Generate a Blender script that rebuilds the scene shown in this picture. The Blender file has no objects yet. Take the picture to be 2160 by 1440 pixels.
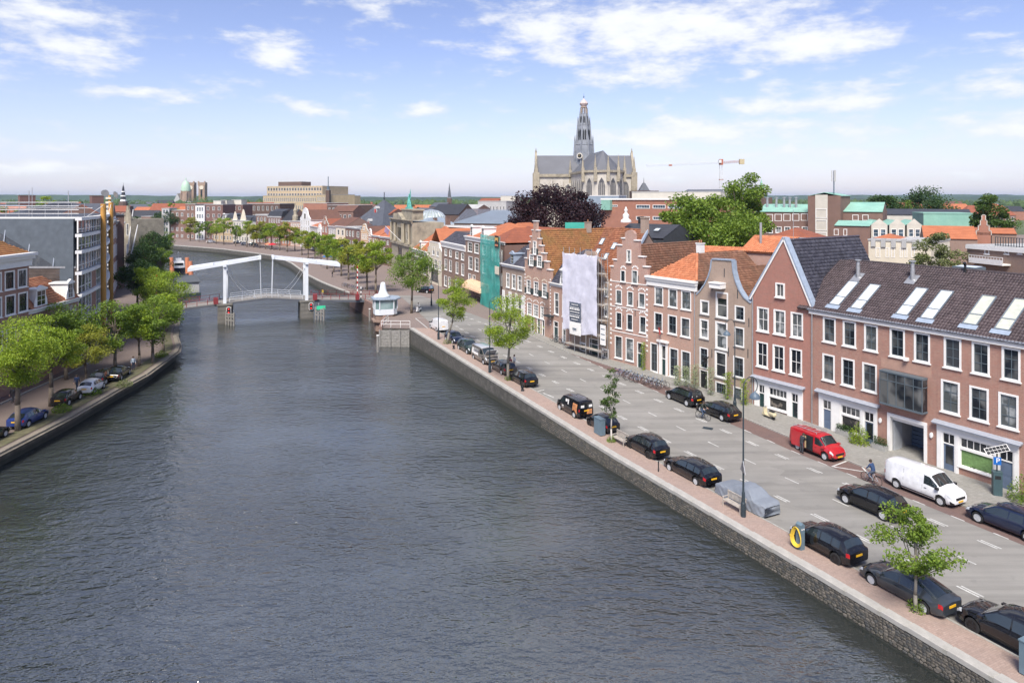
import bpy,math,random
import numpy as np
from mathutils import Vector,Matrix
random.seed(7)
R = math.radians
SC = bpy.context.scene
COL = SC.collection
F,HC,HZ = 1440.0,21.5,420.0
cam_data = bpy.data.cameras.new('camera')
cam_data.sensor_fit = 'HORIZONTAL';cam_data.sensor_width = 36;cam_data.lens = 24
cam_data.shift_y = -(720 - HZ) / 2160
cam_data.clip_start = 0.5;cam_data.clip_end = 30000
cam = bpy.data.objects.new('camera',cam_data);COL.objects.link(cam)
cam.location = (0,0,HC);cam.rotation_euler = (R(90),0,0)
SC.camera = cam
SUN_AZ,SUN_EL = R(193),R(52)
SC.view_settings.view_transform = 'Standard';SC.view_settings.look = 'None'
SC.view_settings.exposure = 1.05;SC.view_settings.gamma = 1.0
SC.view_settings.use_curve_mapping = False
SC.cycles.use_denoising = True
SC.cycles.max_bounces = 6;SC.cycles.diffuse_bounces = 2;SC.cycles.glossy_bounces = 3
SC.cycles.transmission_bounces = 3;SC.cycles.transparent_max_bounces = 8;SC.cycles.volume_bounces = 0
SC.cycles.use_adaptive_sampling = True;SC.cycles.adaptive_threshold = 0.02
SC.cycles.caustics_reflective = False;SC.cycles.caustics_refractive = False
sd = bpy.data.lights.new('sun','SUN');sd.energy = 3.0;sd.angle = R(22);sd.color = (1.0,0.94,0.85)
sun = bpy.data.objects.new('sun',sd);COL.objects.link(sun)
sdir = Vector((math.sin(SUN_AZ) * math.cos(SUN_EL),math.cos(SUN_AZ) * math.cos(SUN_EL),math.sin(SUN_EL)))
sun.rotation_euler = sdir.to_track_quat('Z','Y').to_euler()
sun.location = (-30,-40,120)
W = bpy.data.worlds.new('World');SC.world = W;W.use_nodes = True
nt = W.node_tree;nt.nodes.clear()
def wn(t,**k):
 n = nt.nodes.new(t)
 for a,b in k.items(): setattr(n,a,b)
 return n
def wl(a,b): nt.links.new(a,b)
def wmath(op,a,b=None,c=None):
 n = wn('ShaderNodeMath',operation=op)
 for i,v in enumerate((a,b,c)):
  if v is None: continue
  if isinstance(v,(int,float)): n.inputs[i].default_value = v
  else: wl(v,n.inputs[i])
 return n.outputs[0]
sky = wn('ShaderNodeTexSky',sky_type='NISHITA');sky.sun_disc = False
sky.sun_elevation = SUN_EL;sky.sun_rotation = SUN_AZ
sky.altitude = 0;sky.air_density = 1.0;sky.dust_density = 0.6;sky.ozone_density = 3.0
tc = wn('ShaderNodeTexCoord');sx = wn('ShaderNodeSeparateXYZ');wl(tc.outputs['Generated'],sx.inputs[0])
az = wmath('ARCTAN2',sx.outputs[0],sx.outputs[1])
el = wmath('ARCSINE',sx.outputs[2])
cv = wn('ShaderNodeCombineXYZ');wl(az,cv.inputs[0]);wl(el,cv.inputs[1])
stretch = wn('ShaderNodeVectorMath',operation='MULTIPLY');wl(cv.outputs[0],stretch.inputs[0]);stretch.inputs[1].default_value = (1,2.6,1)
def wnoise(scale,detail,rough=.55,off=(0,0,0)):
 ad = wn('ShaderNodeVectorMath',operation='ADD');wl(stretch.outputs[0],ad.inputs[0]);ad.inputs[1].default_value = off
 n = wn('ShaderNodeTexNoise');n.inputs['Scale'].default_value = scale;n.inputs['Detail'].default_value = detail
 n.inputs['Roughness'].default_value = rough;wl(ad.outputs[0],n.inputs['Vector']);return n
nw = wnoise(9,4)
warp = wn('ShaderNodeVectorMath',operation='MULTIPLY_ADD');wl(nw.outputs['Color'],warp.inputs[0])
warp.inputs[1].default_value = (.10,.05,0);wl(cv.outputs[0],warp.inputs[2])
def dirpx(px,py):
 a = math.atan((px - 1080) / F);return a,math.atan((HZ - py) / F * math.cos(a))
CLOUDS = [(60,25,190,42,1),(160,100,110,42,.95),(50,92,60,16,.55),(575,108,85,45,.95),(320,190,150,18,.8),(650,225,90,20,.75),
          (900,232,65,22,.9),(800,10,55,26,.8),(1180,70,190,75,1),(1420,60,330,95,1.15),(1700,85,190,60,1.05),(1060,115,100,28,.8),
          (1320,155,170,36,.95),(1450,280,400,40,1.0),(1600,330,380,26,.75),(1720,220,260,40,.85),(1890,178,50,14,.8),
          (2110,185,80,26,.9),(2090,262,160,36,.85),(1590,150,45,14,.6),(2120,75,70,10,.5),(1990,370,260,18,.6),
          (100,305,120,14,.55),(60,350,260,20,.8),(420,375,280,16,.7),(950,345,240,18,.75),(700,320,160,14,.6),(1350,375,300,16,.7),(-220,120,160,50,1),(2400,120,220,60,1),
          (1150,-130,420,120,1.15),(420,-200,360,90,1.05),(1750,-220,420,110,1.1),(800,-380,560,120,1.15),(1500,-480,520,130,1.1),(250,-560,480,120,1.1),(1000,-720,700,140,1.15),(1900,-760,480,130,1.1),(-300,-350,380,110,1.05),(2600,-420,420,120,1.05)]
mask = None
for px,py,rx,ry,s in CLOUDS:
 a,e = dirpx(px,py);ix,iy = F / rx * 1.06,F / ry * 1.06
 vm = wn('ShaderNodeVectorMath',operation='MULTIPLY_ADD');wl(warp.outputs[0],vm.inputs[0])
 vm.inputs[1].default_value = (ix,iy,0);vm.inputs[2].default_value = (-(a + .05) * ix,-(e + .025) * iy,0)
 ln = wn('ShaderNodeVectorMath',operation='LENGTH');wl(vm.outputs[0],ln.inputs[0])
 v = wmath('MULTIPLY',wmath('SUBTRACT',1.25,ln.outputs['Value']),s)
 mask = v if mask is None else wmath('MAXIMUM',mask,v)
big = wnoise(3.2,3,off=(11,3,0))
behind = wmath('MULTIPLY',wmath('SUBTRACT',big.outputs['Fac'],.52),5.0)
side = wmath('SUBTRACT',wmath('ABSOLUTE',az),.9)
high = wmath('SUBTRACT',el,.62)
far_gate = wmath('MINIMUM',wmath('MAXIMUM',wmath('MAXIMUM',side,high),0.0),.25)
mask = wmath('MAXIMUM',mask,wmath('MULTIPLY',behind,wmath('MULTIPLY',far_gate,4.0)))
mask = wmath('MAXIMUM',mask,-.6)
fb = wnoise(16,9,.62,(3,1,0))
dens = wmath('ADD',wmath('MULTIPLY',mask,.68),wmath('MULTIPLY',wmath('SUBTRACT',fb.outputs['Fac'],.5),2.1))
mr = wn('ShaderNodeMapRange',interpolation_type='SMOOTHSTEP');wl(dens,mr.inputs[0])
mr.inputs[1].default_value = .02;mr.inputs[2].default_value = .80;mr.inputs[3].default_value = 0;mr.inputs[4].default_value = .93
hz = wn('ShaderNodeMapRange',interpolation_type='SMOOTHSTEP');wl(el,hz.inputs[0])
hz.inputs[1].default_value = .0;hz.inputs[2].default_value = .22;hz.inputs[3].default_value = .36;hz.inputs[4].default_value = .0
veil_n = wnoise(7,5,.6,(7,7,0))
veil = wmath('MULTIPLY',hz.outputs[0],wmath('ADD',.55,wmath('MULTIPLY',veil_n.outputs['Fac'],.8)))
lum = wnoise(13,5,.55,(5,2,0))
cr = wn('ShaderNodeMapRange');wl(wmath('ADD',dens,wmath('MULTIPLY',lum.outputs['Fac'],.5)),cr.inputs[0])
cr.inputs[1].default_value = .2;cr.inputs[2].default_value = 1.3;cr.inputs[3].default_value = .78;cr.inputs[4].default_value = 1.0
ccol = wn('ShaderNodeVectorMath',operation='SCALE');ccol.inputs[0].default_value = (6.6,6.75,7.1);wl(cr.outputs[0],ccol.inputs['Scale'])
tint = wn('ShaderNodeVectorMath',operation='MULTIPLY');wl(sky.outputs[0],tint.inputs[0]);tint.inputs[1].default_value = (1.16,.97,1.08)
m1 = wn('ShaderNodeMix',data_type='RGBA');wl(veil,m1.inputs['Factor']);wl(tint.outputs[0],m1.inputs['A']);m1.inputs['B'].default_value = (4.2,5.2,7.0,1)
m2 = wn('ShaderNodeMix',data_type='RGBA');wl(mr.outputs[0],m2.inputs['Factor']);wl(m1.outputs['Result'],m2.inputs['A']);wl(ccol.outputs[0],m2.inputs['B'])
bg = wn('ShaderNodeBackground');bg.inputs[1].default_value = 0.078;wl(m2.outputs['Result'],bg.inputs[0])
wo = wn('ShaderNodeOutputWorld');wl(bg.outputs[0],wo.inputs[0])
W.cycles.sampling_method = 'MANUAL';W.cycles.sample_map_resolution = 1024
# ================================================================ helpers
MATS = {}
def newmat(name):
 m = bpy.data.materials.new(name);m.use_nodes = True
 n = m.node_tree.nodes;p = n['Principled BSDF']
 return m,m.node_tree,p
def nnode(t,typ,**k):
 n = t.nodes.new(typ)
 for a,b in k.items(): setattr(n,a,b)
 return n
def coords(t,kind='Object'):
 return nnode(t,'ShaderNodeTexCoord').outputs[kind]
def noise(t,vec,scale,detail=3,rough=.5):
 n = nnode(t,'ShaderNodeTexNoise');n.inputs['Scale'].default_value = scale;n.inputs['Detail'].default_value = detail
 n.inputs['Roughness'].default_value = rough;t.links.new(vec,n.inputs['Vector']);return n.outputs['Fac']
def mixc(t,fac,a,b,blend='MIX'):
 n = nnode(t,'ShaderNodeMix',data_type='RGBA',blend_type=blend)
 for s,v in (('Factor',fac),('A',a),('B',b)):
  if isinstance(v,(int,float)): n.inputs[s].default_value = v
  elif isinstance(v,tuple): n.inputs[s].default_value = (*v[:3],1)
  else: t.links.new(v,n.inputs[s])
 return n.outputs['Result']
def maprange(t,v,a,b,c,d):
 n = nnode(t,'ShaderNodeMapRange');t.links.new(v,n.inputs[0])
 for i,x in enumerate((a,b,c,d)): n.inputs[i + 1].default_value = x
 return n.outputs[0]
def bump(t,p,h,strength=.3,dist=.02):
 b = nnode(t,'ShaderNodeBump');b.inputs['Strength'].default_value = strength;b.inputs['Distance'].default_value = dist
 t.links.new(h,b.inputs['Height']);t.links.new(b.outputs[0],p.inputs['Normal']);return b
def dk(c,f): return tuple(x * f for x in c[:3])
def pm(name,col,rough=.7,var=.18,scale=1.3,metal=0,spec=.4,bmp=0,grime=None):
 if name in MATS: return MATS[name]
 m,t,p = newmat(name);v = coords(t)
 a = noise(t,v,scale,4);b = noise(t,v,scale * 9,2)
 c = mixc(t,maprange(t,a,.3,.7,0,1),dk(col,1 - var),dk(col,1 + var))
 c = mixc(t,maprange(t,b,.35,.65,0,.5),c,dk(col,1 - var * .9))
 if grime: c = mixc(t,maprange(t,noise(t,v,scale * .45,6,.65),.5,.72,0,.8),c,grime)
 t.links.new(c,p.inputs['Base Color']);p.inputs['Roughness'].default_value = rough
 p.inputs['Metallic'].default_value = metal;p.inputs['Specular IOR Level'].default_value = spec
 if bmp: bump(t,p,b,bmp,.01)
 MATS[name] = m;return m
def brick(name,c1,c2,mortar=(.42,.36,.31),bw=.22,bh=.07,msize=.012,grime=.35,white=0):
 if name in MATS: return MATS[name]
 m,t,p = newmat(name);v = coords(t)
 s = nnode(t,'ShaderNodeSeparateXYZ');t.links.new(v,s.inputs[0])
 ad = nnode(t,'ShaderNodeMath',operation='ADD');t.links.new(s.outputs[0],ad.inputs[0]);t.links.new(s.outputs[1],ad.inputs[1])
 cb = nnode(t,'ShaderNodeCombineXYZ');t.links.new(ad.outputs[0],cb.inputs[0]);t.links.new(s.outputs[2],cb.inputs[1])
 b = nnode(t,'ShaderNodeTexBrick');t.links.new(cb.outputs[0],b.inputs['Vector'])
 b.inputs['Color1'].default_value = (*c1,1);b.inputs['Color2'].default_value = (*c2,1);b.inputs['Mortar'].default_value = (*mortar,1)
 b.inputs['Scale'].default_value = 1;b.inputs['Brick Width'].default_value = bw;b.inputs['Row Height'].default_value = bh
 b.inputs['Mortar Size'].default_value = msize;b.inputs['Mortar Smooth'].default_value = .3;b.inputs['Bias'].default_value = 0
 n1 = noise(t,v,.45,7,.68);n2 = noise(t,v,2.2,5,.6)
 c = mixc(t,maprange(t,n1,.35,.75,0,grime),b.outputs['Color'],dk(c2,.62))
 c = mixc(t,maprange(t,n2,.42,.72,0,.45),c,dk(c1,1.4));mp = nnode(t,'ShaderNodeMapping');mp.inputs['Scale'].default_value = (1.6,1.6,.16);t.links.new(v,mp.inputs[0]);c = mixc(t,maprange(t,noise(t,mp.outputs[0],1,5,.65),.55,.78,0,.45),c,dk(c2,.5))
 t.links.new(c,p.inputs['Base Color']);p.inputs['Roughness'].default_value = .85;p.inputs['Specular IOR Level'].default_value = .25
 bump(t,p,b.outputs['Fac'],-.35,.012)
 MATS[name] = m;return m
def tilemat(name,c1,c2,c3,moss=None,rough=.75,spec=.35):
 if name in MATS: return MATS[name]
 m,t,p = newmat(name);v = coords(t)
 g = nnode(t,'ShaderNodeNewGeometry');ri = g.outputs['Random Per Island']
 rp = nnode(t,'ShaderNodeValToRGB');t.links.new(ri,rp.inputs[0])
 e = rp.color_ramp.elements;e[0].color = (*c1,1);e[1].color = (*c3,1);x = e.new(.5);x.color = (*c2,1)
 c = mixc(t,maprange(t,noise(t,v,.55,5,.65),.45,.75,0,.7),rp.outputs[0],moss or dk(c1,.6))
 t.links.new(c,p.inputs['Base Color']);p.inputs['Roughness'].default_value = rough;p.inputs['Specular IOR Level'].default_value = spec
 MATS[name] = m;return m
def farroof(name,c1,c2,rough=.8):
 """tile courses too far away to tell apart"""
 if name in MATS: return MATS[name]
 m,t,p = newmat(name);v = coords(t)
 w = nnode(t,'ShaderNodeTexWave',wave_type='BANDS',bands_direction='Z');t.links.new(v,w.inputs['Vector'])
 w.inputs['Scale'].default_value = 1.1;w.inputs['Distortion'].default_value = .6
 c = mixc(t,maprange(t,noise(t,v,.7,5,.65),.35,.7,0,1),c1,c2)
 c = mixc(t,maprange(t,w.outputs['Fac'],0,.5,.35,0),c,dk(c2,.55))
 c = mixc(t,maprange(t,noise(t,v,5,2),.45,.75,0,.4),c,dk(c1,.55))
 t.links.new(c,p.inputs['Base Color']);p.inputs['Roughness'].default_value = rough;p.inputs['Specular IOR Level'].default_value = .3
 bump(t,p,w.outputs['Fac'],.4,.04)
 MATS[name] = m;return m
def leafmat(name,c1,c2,c3):
 if name in MATS: return MATS[name]
 m,t,p = newmat(name);v = coords(t)
 g = nnode(t,'ShaderNodeNewGeometry');ri = g.outputs['Random Per Island']
 rp = nnode(t,'ShaderNodeValToRGB');t.links.new(ri,rp.inputs[0])
 e = rp.color_ramp.elements;e[0].color = (*c1,1);e[1].color = (*c3,1);x = e.new(.55);x.color = (*c2,1)
 c = mixc(t,maprange(t,noise(t,v,.9,3),.35,.7,0,.55),rp.outputs[0],c3)
 t.links.new(c,p.inputs['Base Color']);p.inputs['Roughness'].default_value = .55;p.inputs['Specular IOR Level'].default_value = .3
 tr = nnode(t,'ShaderNodeBsdfTranslucent');t.links.new(c,tr.inputs[0])
 mx = nnode(t,'ShaderNodeMixShader');mx.inputs[0].default_value = .38
 t.links.new(p.outputs[0],mx.inputs[1]);t.links.new(tr.outputs[0],mx.inputs[2])
 t.links.new(mx.outputs[0],t.nodes['Material Output'].inputs[0])
 MATS[name] = m;return m
def gloss(name,col,rough=.15,metal=0,coat=0,spec=.5):
 if name in MATS: return MATS[name]
 m,t,p = newmat(name);v = coords(t)
 c = mixc(t,maprange(t,noise(t,v,2.5,4),.3,.7,0,1),dk(col,.9),dk(col,1.1))
 t.links.new(c,p.inputs['Base Color']);p.inputs['Metallic'].default_value = metal
 t.links.new(maprange(t,noise(t,v,4,3),.3,.7,rough * .8,rough * 1.3),p.inputs['Roughness'])
 p.inputs['Specular IOR Level'].default_value = spec
 if coat: p.inputs['Coat Weight'].default_value = coat;p.inputs['Coat Roughness'].default_value = .03;p.inputs['Coat IOR'].default_value = 1.6
 MATS[name] = m;return m
def glassmat(name,c1,c2,scale=.8,rough=.06):
 """window glass: dark room with uneven curtains and things behind it, mirror-like surface"""
 if name in MATS: return MATS[name]
 m,t,p = newmat(name);g = nnode(t,'ShaderNodeNewGeometry')
 s = nnode(t,'ShaderNodeVectorMath',operation='MULTIPLY');t.links.new(g.outputs['Position'],s.inputs[0]);s.inputs[1].default_value = (1,1,.8)
 oi = nnode(t,'ShaderNodeObjectInfo')
 c = mixc(t,maprange(t,noise(t,s.outputs[0],scale,2),.5,.62,0,1),c1,c2)
 c = mixc(t,maprange(t,oi.outputs['Random'],0,1,0,.45),c,dk(c1,.5))
 t.links.new(c,p.inputs['Base Color']);p.inputs['Roughness'].default_value = rough
 p.inputs['Specular IOR Level'].default_value = .5;p.inputs['IOR'].default_value = 1.5
 MATS[name] = m;return m
class MB:
 """collects faces, becomes ONE mesh object"""
 def __init__(s): s.v = [];s.f = [];s.mi = [];s.cur = 0
 def add(s,vs,fs):
  o = len(s.v);s.v += [tuple(p) for p in vs]
  for f in fs: s.f.append(tuple(i + o for i in f));s.mi.append(s.cur)
  return s
 def box(s,x0,x1,y0,y1,z0,z1,M=None):
  vs = [(x0,y0,z0),(x1,y0,z0),(x1,y1,z0),(x0,y1,z0),(x0,y0,z1),(x1,y0,z1),(x1,y1,z1),(x0,y1,z1)]
  if M is not None: vs = [M @ Vector(p) for p in vs]
  return s.add(vs,[(3,2,1,0),(4,5,6,7),(0,1,5,4),(1,2,6,5),(2,3,7,6),(3,0,4,7)])
 def quad(s,a,b,c,d): return s.add([a,b,c,d],[(0,1,2,3)])
 def poly(s,pts): return s.add(pts,[tuple(range(len(pts)))])
 def prism(s,pts,d):
  """closed polygon of 3D points pushed along vector d"""
  n = len(pts);d = Vector(d);top = [Vector(p) + d for p in pts]
  s.add(list(pts) + top,[tuple(range(n)),tuple(range(2 * n - 1,n - 1,-1))] + [(i,i + n,(i + 1) % n + n,(i + 1) % n) for i in range(n)])
  return s
 def cyl(s,a,b,r0,r1=None,n=8,cap=True):
  a = Vector(a);b = Vector(b);r1 = r0 if r1 is None else r1
  d = (b - a);L = d.length
  if L < 1e-6: return s
  d /= L;x = d.orthogonal().normalized();y = d.cross(x)
  vs = []
  for c,r in ((a,r0),(b,r1)):
   for i in range(n):
    t = 2 * math.pi * i / n;vs.append(c + x * (r * math.cos(t)) + y * (r * math.sin(t)))
  fs = [(i,(i + 1) % n,(i + 1) % n + n,i + n) for i in range(n)]
  if cap: fs += [tuple(range(n - 1,-1,-1)),tuple(range(n,2 * n))]
  return s.add(vs,fs)
 def tube(s,pts,r,n=6):
  for i in range(len(pts) - 1):
   ra = r[i] if isinstance(r,(list,tuple)) else r;rb = r[i + 1] if isinstance(r,(list,tuple)) else r
   s.cyl(pts[i],pts[i + 1],ra,rb,n)
  return s
 def lathe(s,prof,c=(0,0,0),n=12,axis='z',sx=1,sy=1,cap=True):
  vs = [];m = len(prof)
  for r,h in prof:
   for i in range(n):
    t = 2 * math.pi * (i + .5) / n;a,b = r * math.cos(t) * sx,r * math.sin(t) * sy
    vs.append((c[0] + a,c[1] + b,c[2] + h) if axis == 'z' else ((c[0] + h,c[1] + a,c[2] + b) if axis == 'x' else (c[0] + a,c[1] + h,c[2] + b)))
  fs = [(k * n + i,k * n + (i + 1) % n,(k + 1) * n + (i + 1) % n,(k + 1) * n + i) for k in range(m - 1) for i in range(n)]
  if cap: fs += [tuple(range(n - 1,-1,-1)),tuple(range((m - 1) * n,m * n))]
  return s.add(vs,fs)
 def mesh(s,name,mats,smooth=False,angle=40):
  me = bpy.data.meshes.new(name);me.from_pydata(s.v,[],s.f)
  for m in (mats if isinstance(mats,(list,tuple)) else [mats]): me.materials.append(m)
  if any(s.mi): me.polygons.foreach_set('material_index',s.mi)
  if smooth:
   me.polygons.foreach_set('use_smooth',[True] * len(me.polygons))
   if angle < 180: me.set_sharp_from_angle(angle=R(angle))
  me.update();return me
 def obj(s,name,mats,parent=None,smooth=False,angle=40,**k):
  return ob(name,s.mesh(name,mats,smooth,angle),parent,**k)
def ob(name,data,parent=None,loc=None,rot=None,kind=None,label=None,cat=None,group=None,scale=None):
 o = bpy.data.objects.new(name,data);COL.objects.link(o)
 if parent is not None: o.parent = parent
 if loc is not None: o.location = loc
 if rot is not None: o.rotation_euler = rot if isinstance(rot,(tuple,list)) else (0,0,rot)
 if scale is not None: o.scale = scale if isinstance(scale,(tuple,list)) else (scale,) * 3
 return tag(o,label,cat,group,kind)
def tag(o,label=None,cat=None,group=None,kind=None):
 if label: o['label'] = label
 if cat: o['category'] = cat
 if group: o['group'] = group
 if kind: o['kind'] = kind
 return o
def thing(name,label,cat,loc=(0,0,0),rz=0,group=None,scale=None):
 o = ob(name,None,None,loc,rz,label=label,cat=cat,group=group,scale=scale);o.empty_display_size = .2;return o
KIDS = {}
def dup(root,loc,rz=0,label=None,group=None,scale=None):
 c = root.copy();COL.objects.link(c);c.location = loc;c.rotation_euler = (0,0,rz)
 if scale is not None: c.scale = scale if isinstance(scale,(tuple,list)) else (scale,) * 3
 if label: c['label'] = label
 if group: c['group'] = group
 for ch in kids(root):
  d = ch.copy();COL.objects.link(d);d.parent = c
  for g in kids(ch):
   e = g.copy();COL.objects.link(e);e.parent = d
 return c
def kids(o):
 if o.name not in KIDS: KIDS[o.name] = list(o.children)
 return KIDS[o.name]
def g(Y):
 """street level of the right bank: it climbs to the bridge and falls behind it"""
 if Y < 58: return 0.0
 if Y < 106: t = (Y - 58) / 48;return 1.4 * t
 if Y < 140: return 1.4
 if Y < 175: return 1.4 - .8 * (Y - 140) / 35
 return .6
def gp(px,py,gf=g):
 Y = F * HC / (py - HZ)
 for _ in range(12): Y = F * (HC - gf(Y)) / (py - HZ)
 return Vector(((px - 1080) / F * Y,Y,gf(Y)))
def flat(px,py): return gp(px,py,lambda y: 0.0)
def at(px,py,Y): return Vector(((px - 1080) / F * Y,Y,HC - (py - HZ) * Y / F))
def lerp(a,b,t): return a + (b - a) * t
class Line:
 def __init__(s,a,b): s.a = Vector(a[:2]);s.b = Vector(b[:2])
 def pt(s,px):
  k = (px - 1080) / F;d = s.b - s.a;t = (k * s.a.y - s.a.x) / (d.x - k * d.y);return s.a + d * t
M_WHITE = pm('white_paint',(.78,.77,.74),.5,.05,2)
M_CREAM = pm('cream_paint',(.72,.66,.53),.6,.08,2)
M_STONE = pm('pale_stone',(.5,.47,.41),.8,.2,2)
M_GREYST = pm('grey_stone',(.36,.36,.34),.85,.25,2,grime=(.2,.2,.17))
M_ZINC = pm('zinc',(.42,.46,.52),.45,.12,3,metal=.3)
M_LEAD = pm('lead_flashing',(.30,.36,.44),.5,.15,3)
M_BLACK = pm('black_paint',(.018,.02,.022),.4,.2,3)
M_IRON = pm('dark_iron',(.03,.045,.055),.45,.2,3)
M_LAMP = pm('lamp_grey',(.10,.14,.18),.45,.15,3)
M_STEEL = pm('galvanised_steel',(.45,.46,.47),.4,.15,4,metal=.6)
M_WOODG = pm('weathered_wood',(.26,.25,.23),.9,.3,4)
M_WOODB = pm('bench_wood',(.42,.38,.33),.85,.25,6)
M_GLASS = glassmat('dark_window_glass',(.016,.02,.026),(.15,.155,.15),.55)
M_GLASSC = glassmat('curtained_glass',(.10,.11,.11),(.38,.40,.40),1.1)
M_GLASS2 = glassmat('blind_glass',(.05,.055,.06),(.24,.245,.23),.5)
M_GLASSB = glassmat('bluish_glass',(.05,.08,.11),(.16,.22,.27),1.5)
M_DOORG = pm('dark_green_door',(.02,.05,.05),.35,.15,3)
M_DOORB = pm('blue_grey_door',(.11,.15,.22),.4,.1,3)
M_RUBBER = pm('rubber',(.02,.02,.021),.8,.2,5)
M_RED = pm('signal_red',(.42,.03,.03),.45,.1,4)
M_SKIN = pm('skin',(.5,.3,.22),.6,.08,6)
# ================================================================ ground, water, quays
def edge(Y): return 36.78 - .496 * Y
RB = [(61.6,-50),(21.6,30.6),(-15.8,106),(-20.7,106.6),(-22.6,122),(-34.7,146.6),(-43,162),(-56.2,187.6),(-72,222.6),(-87,251),
      (-99,264),(-122.5,287),(-157,312),(-205,335),(-290,360),(-480,385),(-900,400)]
LB = [(-42,-50),(-43.4,40),(-43.9,58.5),(-44.1,67.6),(-45,77),(-45.4,84),(-47.7,96.4),(-49,99.6),(-53.4,107.5),(-63,128),(-79,150),(-96,180),
      (-113,212),(-136,245),(-176,280),(-240,305),(-330,325),(-500,345),(-900,360)]
def resample(pl,step):
 out = []
 for (ax,ay),(bx,by) in zip(pl,pl[1:]):
  n = max(1,int(math.hypot(bx - ax,by - ay) / step))
  out += [(ax + (bx - ax) * i / n,ay + (by - ay) * i / n) for i in range(n)]
 return out + [pl[-1]]
def pavermat(name,c1,c2,mortar,bw,bh,ang=0,patch=None,rough=.85):
 m,t,p = newmat(name);v = coords(t)
 mp = nnode(t,'ShaderNodeMapping');mp.inputs['Rotation'].default_value = (0,0,ang);t.links.new(v,mp.inputs[0])
 b = nnode(t,'ShaderNodeTexBrick');t.links.new(mp.outputs[0],b.inputs['Vector'])
 b.inputs['Color1'].default_value = (*c1,1);b.inputs['Color2'].default_value = (*c2,1);b.inputs['Mortar'].default_value = (*mortar,1)
 b.inputs['Scale'].default_value = 1;b.inputs['Brick Width'].default_value = bw;b.inputs['Row Height'].default_value = bh;b.inputs['Mortar Size'].default_value = .008
 c = mixc(t,maprange(t,noise(t,v,.35,6,.65),.35,.7,0,.75),b.outputs['Color'],patch or dk(c2,.65))
 c = mixc(t,maprange(t,noise(t,v,5,3),.35,.7,0,.45),c,dk(c1,1.25))
 t.links.new(c,p.inputs['Base Color']);p.inputs['Roughness'].default_value = rough;p.inputs['Specular IOR Level'].default_value = .25
 bump(t,p,b.outputs['Fac'],-.3,.008);MATS[name] = m;return m
ST = -math.atan(.496)
M_PATH = pavermat('quay_path_pavers',(.31,.225,.185),(.40,.30,.25),(.23,.185,.16),.21,.105,ST,(.27,.215,.185))
M_PLAZA = pavermat('red_brick_pavers',(.205,.16,.14),(.255,.205,.18),(.165,.14,.125),.21,.105,.3,(.19,.15,.135))
M_PARK = pavermat('dark_red_pavers',(.155,.10,.088),(.20,.13,.11),(.11,.09,.08),.21,.105,ST,(.12,.09,.085))
M_SIDE = pavermat('grey_paving_slabs',(.25,.245,.225),(.31,.30,.275),(.16,.155,.14),.45,.3,ST,(.20,.19,.165))
M_LROAD = pavermat('brown_road_pavers',(.16,.125,.11),(.20,.155,.135),(.12,.10,.09),.21,.105,1.5,(.14,.115,.10))
def asphalt():
 m,t,p = newmat('asphalt');v = coords(t)
 c = mixc(t,maprange(t,noise(t,v,.25,6,.6),.3,.7,0,1),(.215,.205,.185),(.275,.265,.24))
 c = mixc(t,maprange(t,noise(t,v,30,2),.35,.7,0,.5),c,(.28,.275,.255))
 c = mixc(t,maprange(t,noise(t,v,1.1,4),.6,.8,0,.5),c,(.155,.15,.14))
 mp = nnode(t,'ShaderNodeMapping');mp.inputs['Rotation'].default_value = (0,0,-R(116.4));mp.inputs['Scale'].default_value = (.05,1,1);t.links.new(v,mp.inputs[0])
 c = mixc(t,maprange(t,noise(t,mp.outputs[0],1.1,4,.6),.42,.68,0,.55),c,(.145,.14,.13))
 mp2 = nnode(t,'ShaderNodeMapping');mp2.inputs['Rotation'].default_value = (0,0,-R(116.4));mp2.inputs['Scale'].default_value = (.16,.42,1);t.links.new(v,mp2.inputs[0])
 vo = nnode(t,'ShaderNodeTexVoronoi',distance='CHEBYCHEV');vo.inputs['Scale'].default_value = 1;t.links.new(mp2.outputs[0],vo.inputs['Vector']);sp = nnode(t,'ShaderNodeSeparateColor');t.links.new(vo.outputs['Color'],sp.inputs[0])
 c = mixc(t,maprange(t,sp.outputs[0],.78,.8,0,.2),c,(.14,.138,.132));c = mixc(t,maprange(t,sp.outputs[1],.85,.87,0,.18),c,(.32,.31,.29))
 t.links.new(c,p.inputs['Base Color']);p.inputs['Roughness'].default_value = .85;p.inputs['Specular IOR Level'].default_value = .25
 bump(t,p,noise(t,v,40,2),.25,.006);MATS['asphalt'] = m;return m
M_ASPH = asphalt()
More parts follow.
